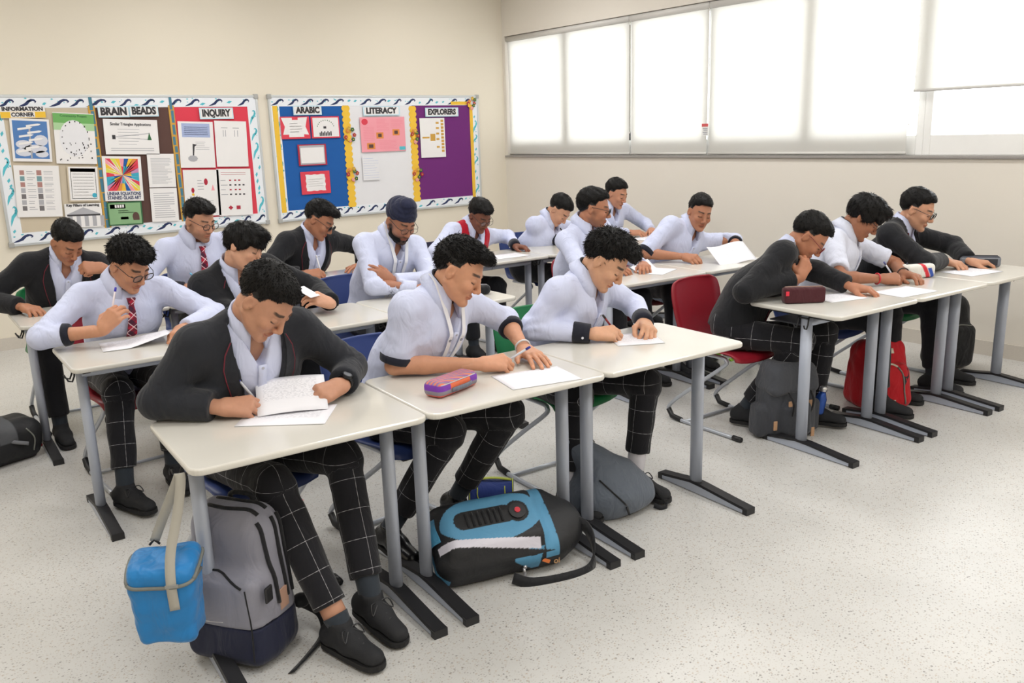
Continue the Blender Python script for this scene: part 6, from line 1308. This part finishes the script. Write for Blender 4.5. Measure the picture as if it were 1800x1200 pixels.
# grey and navy backpack leaning under the first desk
b = Soft('backpack', 'grey backpack with navy base and white papers in its side pocket', 'backpack', (0.84, 2.60, 0), R_(-56), 'school bags on the floor')
def body(z0, z1):
    F = Field((-0.2, -0.16, 0), (0.2, 0.16, 0.54), 0.006); F.rbox((0, 0.01, 0.245), (0.155, 0.095, 0.25), 0.075, R=None, taper=(0.80, 0.72)); F.rbox((0, -0.055, 0.165), (0.135, 0.06, 0.155), 0.045, 0.03)
    F.half((0, 0, 0.004), (0, 0, -1)); 
    if z0: F.half((0, 0, z0), (0, 0, -1), 0.001)
    if z1: F.half((0, 0, z1), (0, 0, 1), 0.001)
    return F
b.shell(body(None, 0.150), 'base_panel', nyl('navy', (30, 34, 58)), noise=0.003, keep=False); b.shell(body(0.150, None), 'body', nyl('mid_grey', (138, 138, 150)), noise=0.003, keep=False); b.tree = None
V, Q = body(None, None).mesh(); b.tree = BVHTree.FromPolygons(V.tolist(), Q.tolist())
b.line([(-0.10, 0, 0.30), (0.0, 0, 0.318), (0.09, 0, 0.285)], (0, 1, 0), 0.004, 'pocket_zip', M_BLKN); b.line([(0.105, 0, 0.02), (0.108, 0, 0.16), (0.10, 0, 0.28)], (0, 1, 0), 0.0022, 'seam', M_BLKN); b.line([(-0.12, 0, 0.17), (-0.04, 0, 0.163), (0.02, 0, 0.168)], (0, 1, 0), 0.0025, 'front_zip', M_ZIP)
for k_, (y0, nm) in enumerate(((-0.035, 'main_zip'), (0.012, 'main_zip'), (0.04, 'back_zip'))): b.line([(0, y0+0.01, 0.20), (0, y0+0.005, 0.30), (0, y0, 0.40), (0, y0, 0.46)], (-1, 0, 0), 0.0065, nm, M_BLKN)
b.line([(-0.06, -0.02, 0), (0.0, -0.024, 0), (0.07, -0.02, 0), (0.10, -0.02, 0)], (0, 0, -1), 0.0065, 'main_zip', M_BLKN); b.line([(-0.06, 0.02, 0), (0.0, 0.02, 0), (0.07, 0.02, 0), (0.10, 0.02, 0)], (0, 0, -1), 0.0065, 'main_zip', M_BLKN)
MB().box(0.148, 0.156, -0.095, -0.062, 0.235, 0.285).build('charging_port', M_BLACK, b.o, bevel=0.004)
MB().box(0.130, 0.138, -0.03, 0.03, 0.17, 0.265).build('side_pocket_book', mat('book_white', srgb(240, 240, 240), 0.6), b.o); MB().box(0.139, 0.147, -0.02, 0.02, 0.17, 0.235).build('side_pocket_notebook', mat('book_tan', srgb(188, 150, 130), 0.6), b.o)
b.tube([(-0.04, 0.05, 0.475), (-0.03, 0.05, 0.505), (0.03, 0.05, 0.505), (0.04, 0.05, 0.475)], 0.008, 'handle', M_BLKN)
b.strap([(0.10, 0.105, 0.12), (0.135, 0.135, 0.085), (0.165, 0.15, 0.05), (0.19, 0.12, 0.012), (0.20, 0.02, 0.006), (0.20, -0.08, 0.006)], 0.024, 0.003, (0.5, 0.5, 0.3), 'strap_tail', M_BLKN); MB().ball((0.12, 0.12, 0.115), (0.03, 0.03, 0.022)).build('strap_anchor', M_BLKN, b.o, True)
b.o.scale = (1.13, 1.13, 1.06)
# blue lunch bag on the hook
b = Soft('lunch_bag', 'blue insulated lunch bag hanging by a grey strap from a desk hook', 'lunch bag', (0.585, 2.485, 0.205), R_(-28))
F = Field((-0.16, -0.12, -0.02), (0.16, 0.12, 0.34), 0.0055); F.rbox((0, 0, 0.140), (0.086, 0.062, 0.140), 0.030, taper=(1.18, 1.25)); F.half((0, 0, 0.275), (0.0, -0.30, 1), 0.03)
b.shell(F, 'body', nyl('bright_blue', (38, 124, 190), 0.4), noise=0.008, seed=4, freq=30)
b.line([(-0.10, 0, 0.215), (-0.05, 0, 0.205), (0.05, 0, 0.205), (0.10, 0, 0.215)], (0, 1, 0), 0.006, 'zip', mat('grey_zip', srgb(120, 122, 116), 0.5)); b.line([(0, -0.06, 0.215), (0, 0.0, 0.235), (0, 0.06, 0.25)], (1, 0, 0), 0.006, 'zip', mat('grey_zip', srgb(120, 122, 116), 0.5)); b.line([(0, -0.06, 0.215), (0, 0.0, 0.235), (0, 0.06, 0.25)], (-1, 0, 0), 0.006, 'zip', mat('grey_zip', srgb(120, 122, 116), 0.5))
M_STRAP = cloth('grey_webbing', (176, 172, 162), 0.8, 0.1)
p0 = b.hit((0.035, -0.5, 0.13), (0, 1, 0), 0.003); p1 = b.hit((0.035, -0.5, 0.22), (0, 1, 0), 0.003)
b.strap([p0, p1, (0.038, -0.055, 0.30), (0.060, -0.01, 0.40), (0.075, 0.01, 0.485), (0.072, 0.025, 0.510), (0.060, 0.035, 0.485), (0.0, 0.06, 0.36), (-0.035, 0.07, 0.285)], 0.028, 0.003, (1, 0.15, 0), 'carry_strap', M_STRAP, 6)
MB().tube([(-0.05, 0.07, 0.275), (-0.035, 0.07, 0.29), (-0.02, 0.07, 0.275)], 0.004, 6).build('strap_ring', M_BLACK, b.o, True); MB().box(0.018, 0.054, p1.y-0.006, p1.y-0.001, 0.205, 0.214).build('strap_slider', mat('grey_plastic', srgb(150, 150, 146), 0.4), b.o)
# black and blue backpack lying beneath the second desk
b = Soft('backpack', 'black and light blue backpack with white stripe lying on its back', 'backpack', (1.835, 2.49, 0), R_(-16), 'school bags on the floor')
tl_ = R_(34); Rt = np.array([[1, 0, 0], [0, math.cos(tl_), -math.sin(tl_)], [0, math.sin(tl_), math.cos(tl_)]])
F = Field((-0.33, -0.24, 0), (0.36, 0.24, 0.34), 0.0038); c0 = np.array([-0.02, 0.0, 0.128])
F.rbox(c0, (0.27, 0.155, 0.085), 0.07, R=Rt); F.rbox(c0+Rt@np.array([-0.03, 0.01, 0.07]), (0.20, 0.115, 0.045), 0.04, 0.03, R=Rt); F.ell(c0+Rt@np.array([0.27, -0.01, 0.0]), (0.09, 0.11, 0.09), 0.05, R=Rt); F.half((0, 0, 0.004), (0, 0, -1))
def col2(V, Nn):
    P = (V-c0)@Rt; x, y, z = P.T; C = np.tile(np.array(srgb(27, 28, 32)[:3]), (len(V), 1)); bl = np.array(srgb(84, 146, 184)[:3])
    topf = z > 0.055
    e = ((x+0.03)/0.205)**2+((y-0.022)/0.105)**2; m = topf & (e < 1.0); C[m] = bl
    m = (x > 0.02) & (x < 0.16+0.6*(y+0.1)) & (z > -0.02) & (z < 0.075) & (y < -0.10) & (z > 0.06-0.8*(x-0.0)); C[m] = bl
    m = (x > 0.15) & (x < 0.205) & (z > 0.03); C[m] = bl
    m = (x < -0.23) & (y < -0.02) & (z < 0.0) & (z > -0.06); C[m] = bl
    s_ = y+0.078+0.16*(x+0.03); m = topf & (np.abs(s_+0.01) < 0.016) & (x < 0.13); C[m] = np.array(srgb(214, 212, 224)[:3])
    m = topf & (s_ < -0.028); C[m] = np.array(srgb(27, 28, 32)[:3])
    e2 = np.maximum(np.abs(x+0.06)-0.085, 0)**2+(y-0.025)**2; m = topf & (e2 < 0.038**2); C[m] = np.array(srgb(22, 22, 25)[:3])
    e3 = (x-0.075)**2+(y-0.025)**2; m = topf & (e3 < 0.046**2); C[m] = np.array(srgb(20, 20, 23)[:3])
    return C
b.shell(F, 'body', M_PAINT, col2, noise=0.003, seed=9)
def loc2(x, y, z): return c0+Rt@np.array([x, y, z])
for k_ in range(7):
    q = loc2(-0.13+0.023*k_, 0.025, 0.4); h_ = [b.hit(loc2(-0.13+0.023*k_, 0.025+dy, 0.4), -(Rt[:, 2]), 0.0) for dy in (-0.03, -0.015, 0, 0.015, 0.03)]; MB().tube([v for v in h_ if v is not None], 0.0065, 6).build('padding_rib', M_BLKN, b.o, True)
h_ = b.hit(loc2(0.075, 0.025, 0.4), -(Rt[:, 2]), 0.0); MB().disc(h_, Rt[:, 2], 0.034, 0.006, 18).build('badge_ring', M_BLACK, b.o); MB().disc(h_, Rt[:, 2], 0.012, 0.010, 10).build('badge', mat('badge_red', srgb(206, 44, 60), 0.4), b.o)
h_ = b.hit(loc2(0.06, -0.5, 0.005), Rt[:, 1], 0.004); MB().tube([h_, Vector(h_)+Vector((0.002, -0.006, -0.034))], 0.006, 6).build('zip_pull', M_ZIP, b.o, True); MB().ball(Vector(h_)+Vector((0.004, -0.002, 0.004)), 0.0085).build('zip_slider', M_ZIP, b.o, True)
h_ = b.hit(loc2(0.15, -0.5, 0.02), Rt[:, 1], 0.002); MB().box(-0.016, 0.016, -0.003, 0.001, -0.007, 0.007, Matrix.Translation(h_) @ Matrix.Rotation(0.5, 4, 'Y')).build('orange_tab', mat('orange_tab', srgb(226, 126, 66), 0.5), b.o)
h_ = b.hit(loc2(0.20, -0.5, 0.0), Rt[:, 1], 0.002); link('logo_print', text_mesh('oi', 0.035, 0.0008), b.o, mat('logo_tan', srgb(190, 150, 110), 0.5), tuple(Vector(h_)+Vector((0.0, -0.003, 0))))
b.strap([(0.27, -0.02, 0.16), (0.33, -0.08, 0.13), (0.335, -0.14, 0.07), (0.30, -0.19, 0.012), (0.20, -0.215, 0.006), (0.05, -0.205, 0.010), (-0.02, -0.17, 0.03)], 0.042, 0.008, (0.1, 0.2, 1), 'shoulder_strap', M_BLKN, 6)
b.strap([loc2(-0.24, 0.03, 0.075), loc2(-0.27, 0.03, 0.05), loc2(-0.285, 0.03, 0.0)], 0.10, 0.004, tuple(Rt[:, 1]), 'top_flap', nyl('steel_blue', (70, 140, 178)))
# blue pouch behind it
b = Soft('pouch', 'small blue round pouch with lime piping behind the lying backpack', 'pouch', (2.085, 2.885, 0), R_(-38)); F = Field((-0.13, -0.1, 0), (0.13, 0.1, 0.2), 0.005)
F.cone((-0.085, 0, 0.082), (0.085, 0, 0.082), 0.08, 0.08, 0.01); F.half((-0.10, 0, 0), (-1, 0, 0), 0.012); F.half((0.10, 0, 0), (1, 0, 0), 0.012); F.half((0, 0, 0.003), (0, 0, -1)); b.shell(F, 'body', nyl('royal_blue', (44, 66, 140)), noise=0.003)
M_LIME = mat('lime_piping', srgb(196, 206, 84), 0.6)
for sx in (-0.095, 0.095): MB().tube([(sx, 0.079*math.cos(a), 0.082+0.079*math.sin(a)) for a in np.linspace(-0.9, 4.0, 22)], 0.003, 6).build('piping', M_LIME, b.o, True)
b.strap([(-0.09, 0.0, 0.163), (-0.03, 0.0, 0.172), (0.03, 0, 0.172), (0.09, 0, 0.163)], 0.02, 0.004, (0, 1, 0), 'top_strip', M_LIME); b.line([(-0.06, 0, 0.15), (-0.055, 0, 0.11), (0.0, 0, 0.085), (0.055, 0, 0.11), (0.06, 0, 0.15)], (0, 1, 0), 0.0028, 'loop_piping', M_LIME)
# slouched slate grey bag
b = Soft('backpack', 'slouched slate grey bag with black straps against the third front desk', 'backpack', (2.47, 2.60, 0), R_(-12), 'school bags on the floor'); F = Field((-0.28, -0.22, 0), (0.30, 0.2, 0.40), 0.006)
F.ell((0.03, -0.03, 0.10), (0.20, 0.135, 0.125), 0.02); F.cone((0.02, -0.03, 0.14), (-0.12, 0.03, 0.345), 0.13, 0.045, 0.06); F.ell((0.13, -0.05, 0.07), (0.12, 0.10, 0.075), 0.05); F.half((0, 0, 0.003), (0, 0, -1)); b.shell(F, 'body', nyl('slate', (96, 104, 116)), noise=0.009, seed=21, freq=20)
b.line([(-0.07, 0, 0.20), (-0.02, 0, 0.14), (0.03, 0, 0.085)], (0, 1, 0), 0.004, 'zip', M_BLKN); h_ = b.hit((0.035, -0.6, 0.075), (0, 1, 0), 0.004); MB().tube([h_, Vector(h_)+Vector((0.008, -0.004, -0.035))], 0.006, 6).build('zip_pull', M_BLACK, b.o, True)
b.strap([(-0.12, 0.02, 0.385), (-0.09, 0.0, 0.395), (-0.055, -0.01, 0.37), (-0.03, -0.01, 0.335)], 0.022, 0.004, (0.3, 1, 0), 'handle', M_BLKN); b.strap([(0.21, -0.06, 0.09), (0.25, -0.10, 0.075), (0.275, -0.13, 0.02), (0.25, -0.14, 0.006), (0.215, -0.12, 0.02)], 0.022, 0.004, (0.3, 0.3, 0.8), 'strap', M_BLKN)
# charcoal rucksack with bottle
b = Soft('rucksack', 'charcoal canvas rucksack with flap, tan leather tabs and a bottle pocket', 'rucksack', (3.915, 2.64, 0), R_(-22), 'school bags on the floor'); F = Field((-0.22, -0.18, 0), (0.22, 0.18, 0.46), 0.006)
F.rbox((0, 0, 0.19), (0.155, 0.10, 0.20), 0.06, taper=(0.92, 0.9)); F.rbox((0.0, -0.10, 0.115), (0.085, 0.04, 0.09), 0.03, 0.02); F.rbox((0.165, 0.0, 0.10), (0.03, 0.06, 0.09), 0.028, 0.02); F.rbox((-0.165, 0.0, 0.10), (0.03, 0.06, 0.09), 0.028, 0.02); F.half((0, 0, 0.003), (0, 0, -1)); b.shell(F, 'body', nyl('charcoal', (66, 68, 74), 0.85), noise=0.006, seed=31)
F = Field((-0.2, -0.18, 0.18), (0.2, 0.16, 0.5), 0.006); F.rbox((0, -0.012, 0.335), (0.155, 0.112, 0.085), 0.045, taper=(0.85, 0.7)); F.half((0, 0, 0.255), (0, 0.35, -1)); b.shell(F, 'flap', nyl('charcoal_flap', (72, 74, 80), 0.85), noise=0.007, seed=33, keep=False)
M_TAN = mat('tan_leather', srgb(190, 150, 116), 0.6)
for (x, z) in ((-0.05, 0.20), (0.085, 0.19), (-0.115, 0.09), (0.115, 0.03)):
    h_ = b.hit((x, -0.6, z), (0, 1, 0), 0.003)
    if h_ is not None: MB().box(-0.011, 0.011, -0.005, 0.003, -0.03, 0.022, Matrix.Translation(h_)).build('leather_tab', M_TAN, b.o, bevel=0.003)
b.tube([(-0.04, 0.06, 0.40), (-0.03, 0.06, 0.43), (0.03, 0.06, 0.43), (0.04, 0.06, 0.40)], 0.008, 'handle', M_BLKN)
b.strap([(-0.05, -0.105, 0.27), (-0.05, -0.155, 0.22), (-0.05, -0.150, 0.15)], 0.014, 0.003, (1, 0, 0), 'flap_strap', M_BLKN); b.strap([(0.085, -0.105, 0.27), (0.085, -0.135, 0.22), (0.085, -0.12, 0.15)], 0.014, 0.003, (1, 0, 0), 'flap_strap', M_BLKN)
bt = empty('water_bottle', (4.085, 2.545, 0.10)); tag(bt, 'blue metal bottle with silver cap in the rucksack side pocket', 'bottle'); bt.rotation_euler = (R_(6), R_(9), 0)
MB().tube([(0, 0, 0), (0, 0, 0.01), (0, 0, 0.085), (0, 0, 0.11), (0, 0, 0.125)], [0.028, 0.031, 0.031, 0.022, 0.016], 16).build('bottle_body', mat('bottle_blue', srgb(36, 76, 156), 0.25, metallic=0.4), bt, True); MB().tube([(0, 0, 0.125), (0, 0, 0.13), (0, 0, 0.15), (0, 0, 0.158)], [0.018, 0.022, 0.022, 0.014], 16).build('cap', mat('steel_cap', srgb(200, 200, 204), 0.25, metallic=0.8), bt, True)
# red backpack
b = Soft('backpack', 'red backpack with cream trim and open zip on the floor', 'backpack', (4.775, 2.585, 0), R_(-30), 'school bags on the floor'); F = Field((-0.25, -0.2, 0), (0.25, 0.2, 0.46), 0.006)
F.rbox((0, 0.02, 0.19), (0.185, 0.11, 0.20), 0.07, taper=(0.82, 0.6)); F.rbox((0.0, -0.07, 0.13), (0.16, 0.08, 0.135), 0.06, 0.04, taper=(0.9, 0.7)); F.half((0, 0, 0.003), (0, 0, -1)); b.shell(F, 'body', nyl('red', (190, 24, 36)), noise=0.006, seed=41)
M_CREAM = cloth('cream_webbing', (226, 216, 196), 0.8, 0.1)
b.line([(-0.13, 0, 0.245), (-0.06, 0, 0.262), (0.02, 0, 0.262), (0.05, 0, 0.25)], (0, 1, 0), 0.006, 'piping', M_CREAM); b.line([(0.05, 0, 0.25), (0.075, 0, 0.21), (0.085, 0, 0.16), (0.09, 0, 0.10), (0.10, 0, 0.03)], (0, 1, 0), 0.005, 'zip', mat('grey_zip', srgb(120, 122, 116), 0.5))
pts = [b.hit((x, -0.6, z), (0, 1, 0), 0.003) for x, z in ((0.055, 0.245), (0.115, 0.235), (0.12, 0.19), (0.092, 0.14), (0.078, 0.19))]; MB().add([tuple(p) for p in pts]+[tuple(Vector(p)+Vector((0, 0.006, 0))) for p in pts], [(0, 1, 2, 3, 4)[::-1], (5, 6, 7, 8, 9)]+[(i, (i+1) % 5, 5+(i+1) % 5, 5+i) for i in range(5)]).build('open_pocket', mat('pocket_lining', srgb(44, 46, 52), 0.8), b.o)
b.strap([(-0.11, -0.05, 0.325), (-0.03, -0.075, 0.338), (0.05, -0.06, 0.335)], 0.030, 0.005, (0, 0.5, 1), 'handle', M_CREAM); pts = [b.hit((x, -0.6, z), (0, 1, 0), 0.002) for x, z in ((-0.02, 0.02), (0.04, 0.02), (0.04, 0.055), (-0.02, 0.055))]; MB().add([tuple(p) for p in pts]+[tuple(Vector(p)+Vector((0, 0.004, 0))) for p in pts], [(3, 2, 1, 0), (4, 5, 6, 7)]+[(i, (i+1) % 4, 4+(i+1) % 4, 4+i) for i in range(4)]).build('patch', M_CREAM, b.o)
b.strap([(0.14, 0.08, 0.34), (0.165, 0.06, 0.28), (0.185, 0.05, 0.18), (0.19, 0.05, 0.06)], 0.05, 0.01, (0, 1, 0), 'shoulder_strap', nyl('red', (190, 24, 36)))
g = Soft('key_ring', 'bunch of dark charms hanging at the side of the red backpack', 'key ring', (5.005, 2.545, 0.13), 0)
for k_ in range(6): MB().ball((0.012*math.sin(k_*2.1), 0.012*math.cos(k_*1.7), -0.018*k_+0.05), (0.013, 0.010, 0.014)).build('charm', mat('charm_%d' % (k_ % 3), srgb(*((40, 40, 44), (190, 190, 196), (96, 40, 60))[k_ % 3]), 0.4), g.o, True)
# black backpack by the window wall
b = Soft('backpack', 'tall black backpack standing behind the last desk leg by the window wall', 'backpack', (5.86, 2.70, 0), R_(-20), 'school bags on the floor'); F = Field((-0.22, -0.18, 0), (0.22, 0.18, 0.54), 0.008)
F.rbox((0, 0, 0.245), (0.165, 0.11, 0.25), 0.09, taper=(0.8, 0.7)); F.rbox((0, -0.08, 0.16), (0.13, 0.06, 0.15), 0.05, 0.03); F.half((0, 0, 0.003), (0, 0, -1)); b.shell(F, 'body', M_BLKN, noise=0.005, seed=51)
b.line([(0, -0.02, 0.12), (0, -0.02, 0.26), (0, -0.01, 0.42)], (-1, 0, 0), 0.004, 'zip', mat('grey_zip', srgb(120, 122, 116), 0.5)); b.line([(-0.08, 0, 0.30), (0, 0, 0.31), (0.08, 0, 0.30)], (0, 1, 0), 0.004, 'pocket_zip', mat('grey_zip', srgb(120, 122, 116), 0.5)); b.tube([(-0.04, 0.05, 0.48), (-0.03, 0.05, 0.51), (0.03, 0.05, 0.51), (0.04, 0.05, 0.48)], 0.008, 'handle', M_BLKN); h_ = b.hit((0.6, -0.03, 0.40), (-1, 0, 0), 0.003); MB().ball(h_, 0.008).build('zip_pull', M_ZIP, b.o, True)
# green backpack in the second row
b = Soft('backpack', 'lime green and grey backpack under the desk behind the aisle', 'backpack', (4.80, 3.98, 0), R_(-25), 'school bags on the floor'); F = Field((-0.22, -0.18, 0), (0.22, 0.18, 0.42), 0.008); F.rbox((0, 0, 0.18), (0.15, 0.10, 0.185), 0.06, taper=(0.85, 0.8)); F.rbox((0, -0.08, 0.12), (0.12, 0.05, 0.11), 0.04, 0.02); F.half((0, 0, 0.003), (0, 0, -1))
def col3(V, Nn):
    x, y, z = V.T; C = np.tile(np.array(srgb(112, 176, 44)[:3]), (len(V), 1)); m = ((np.abs(x) < 0.055) & (z < 0.30)) | (z < 0.05); C[m] = np.array(srgb(70, 76, 74)[:3]); return C
b.shell(F, 'body', M_PAINT, col3, noise=0.005, seed=61); b.tube([(-0.04, 0.04, 0.36), (-0.03, 0.04, 0.385), (0.03, 0.04, 0.385), (0.04, 0.04, 0.36)], 0.008, 'handle', M_BLKN); b.line([(-0.09, 0, 0.25), (0, 0, 0.262), (0.09, 0, 0.25)], (0, 1, 0), 0.004, 'zip', mat('lime_zip', srgb(206, 216, 170), 0.5)); b.strap([(0.15, -0.04, 0.10), (0.20, -0.08, 0.07), (0.22, -0.09, 0.012), (0.19, -0.12, 0.006)], 0.03, 0.006, (0.3, 0.8, 0.3), 'strap', nyl('lime', (160, 206, 70)))
# black bag at far left
b = Soft('backpack', 'black and grey bag lying on the floor at far left', 'backpack', (0.47, 5.22, 0), R_(20), 'school bags on the floor'); F = Field((-0.28, -0.2, 0), (0.26, 0.2, 0.34), 0.008); F.rbox((0, 0, 0.11), (0.21, 0.14, 0.12), 0.09); F.ell((-0.08, 0.02, 0.19), (0.13, 0.11, 0.08), 0.06); F.half((0, 0, 0.003), (0, 0, -1))
def col4(V, Nn):
    x, y, z = V.T; C = np.tile(np.array(srgb(26, 27, 30)[:3]), (len(V), 1)); m = (np.abs(x+0.0) < 0.05) & (z > 0.13); C[m] = np.array(srgb(84, 86, 90)[:3]); return C
b.shell(F, 'body', M_PAINT, col4, noise=0.008, seed=71); b.strap([(-0.05, -0.10, 0.17), (0.02, -0.135, 0.13), (0.09, -0.15, 0.10)], 0.02, 0.004, (0, 0.4, 1), 'compression_strap', cloth('grey_webbing_dark', (120, 122, 126), 0.8, 0.1)); b.line([(0.10, 0, 0.18), (0.13, 0, 0.12), (0.12, 0, 0.05)], (0, 1, 0), 0.004, 'piping', mat('grey_zip', srgb(120, 122, 116), 0.5)); MB().ball((0.205, -0.04, 0.035), (0.015, 0.012, 0.012)).build('red_toggle', mat('toggle_red', srgb(190, 40, 50), 0.5), b.o, True)
# ---------------------------------------------------------------- pencil cases
g = 'pencil cases on the desks'
b = Soft('pencil_case', 'purple, orange and grey striped pencil case on the front middle desk', 'pencil case', (1.655, 2.515, 0.75), R_(16), g); F = Field((-0.13, -0.06, 0), (0.13, 0.06, 0.07), 0.003); F.rbox((0, 0, 0.030), (0.112, 0.045, 0.030), 0.024); F.half((0, 0, 0.0015), (0, 0, -1))
def col5(V, Nn):
    x, y, z = V.T; pu = srgb(120, 52, 170)[:3]; og = srgb(226, 110, 72)[:3]; gy = srgb(136, 130, 142)[:3]; C = np.tile(np.array(gy), (len(V), 1)); s_ = (y+0.35*x)/0.018; t = s_-np.floor(s_); top = z > 0.045
    C[top & (t < 0.30)] = og; C[top & (t > 0.62) & (t < 0.86)] = srgb(150, 70, 150)[:3]; band = (z > 0.026) & (z < 0.048); C[band & (np.abs(x) > 0.055)] = pu; C[band & (np.abs(x) <= 0.055)] = og; C[(z <= 0.026) & (z > 0.012)] = gy; C[z <= 0.012] = srgb(214, 96, 84)[:3]; return C
b.shell(F, 'body', M_PAINT, col5, noise=0.001); b.line([(-0.10, 0, 0.049), (0, 0, 0.049), (0.10, 0, 0.049)], (0, 1, 0), 0.002, 'zip', M_ZIP); b.strap([(-0.05, -0.047, 0.022), (-0.02, -0.053, 0.024), (0.03, -0.053, 0.024), (0.06, -0.047, 0.024)], 0.017, 0.003, (0, 0, 1), 'side_strap', nyl('grey_strap', (110, 112, 126)))
b = Soft('pencil_case', 'maroon fabric pencil case with red tab standing on the desk corner', 'pencil case', (3.895, 2.545, 0.75), R_(-36), g); F = Field((-0.12, -0.05, 0), (0.12, 0.05, 0.1), 0.004); F.rbox((0, 0, 0.041), (0.108, 0.034, 0.042), 0.016, taper=(1.04, 0.75)); F.half((0, 0, 0.0015), (0, 0, -1)); b.shell(F, 'body', nyl('maroon', (74, 34, 40), 0.8), noise=0.0015); b.line([(-0.1, -0.0, 0), (0, 0, 0), (0.1, 0, 0)], (0, 0, -1), 0.004, 'zip', mat('zip_tan', srgb(150, 120, 110), 0.5))
h_ = b.hit((-0.095, -0.3, 0.055), (0, 1, 0), 0.001); MB().box(-0.009, 0.009, -0.002, 0.001, -0.012, 0.012, Matrix.Translation(h_)).build('red_tab', mat('tab_red', srgb(226, 44, 70), 0.5), b.o, bevel=0.002)
b = Soft('pencil_case', 'white boxy pencil case with red and blue flashes', 'pencil case', (4.985, 2.50, 0.75), R_(-24), g); F = Field((-0.12, -0.06, 0), (0.12, 0.06, 0.1), 0.004); F.rbox((0, 0, 0.041), (0.10, 0.040, 0.042), 0.024); F.half((0, 0, 0.0015), (0, 0, -1))
def col6(V, Nn):
    x, y, z = V.T; C = np.tile(np.array(srgb(222, 220, 214)[:3]), (len(V), 1)); t = x+0.5*z; C[(t > 0.035) & (t < 0.062)] = srgb(206, 34, 52)[:3]; C[(t > 0.066) & (t < 0.092) & (z < 0.06)] = srgb(44, 78, 168)[:3]; return C
b.shell(F, 'body', M_PAINT, col6, noise=0.001); b.line([(-0.08, 0, 0), (0, 0, 0), (0.08, 0, 0)], (0, 0, -1), 0.003, 'zip', M_BLKN); b.line([(0, 0.0, 0.07), (0, 0.0, 0.04), (0, 0.0, 0.015)], (-1, 0, 0), 0.003, 'zip', M_BLKN)
b = Soft('pencil_case', 'grey pencil case with dark mesh window on the last desk', 'pencil case', (5.60, 2.42, 0.75), R_(-52), g); F = Field((-0.13, -0.05, 0), (0.13, 0.05, 0.09), 0.004); F.rbox((0, 0, 0.035), (0.118, 0.038, 0.036), 0.022); F.half((0, 0, 0.0015), (0, 0, -1))
def col7(V, Nn):
    x, y, z = V.T; C = np.tile(np.array(srgb(120, 124, 132)[:3]), (len(V), 1)); m = (np.abs(x) < 0.092) & (z > 0.014) & (z < 0.054); C[m] = np.array(srgb(46, 48, 56)[:3]); C[(z > 0.062) | (z < 0.006)] = np.array(srgb(58, 60, 70)[:3]); return C
b.shell(F, 'body', M_PAINT, col7, noise=0.001); b.line([(-0.1, 0, 0), (0, 0, 0), (0.1, 0, 0)], (0, 0, -1), 0.003, 'zip', M_BLKN)
b = Soft('pencil_case', 'small black pencil case at the end of the turbaned student\'s desk', 'pencil case', (2.855, 4.02, 0.75), R_(-30), g); F = Field((-0.1, -0.05, 0), (0.1, 0.05, 0.08), 0.005); F.rbox((0, 0, 0.028), (0.08, 0.034, 0.029), 0.026); F.half((0, 0, 0.0015), (0, 0, -1)); b.shell(F, 'body', M_BLKN, noise=0.001); b.line([(-0.06, 0, 0), (0, 0, 0), (0.06, 0, 0)], (0, 0, -1), 0.002, 'zip', M_ZIP)
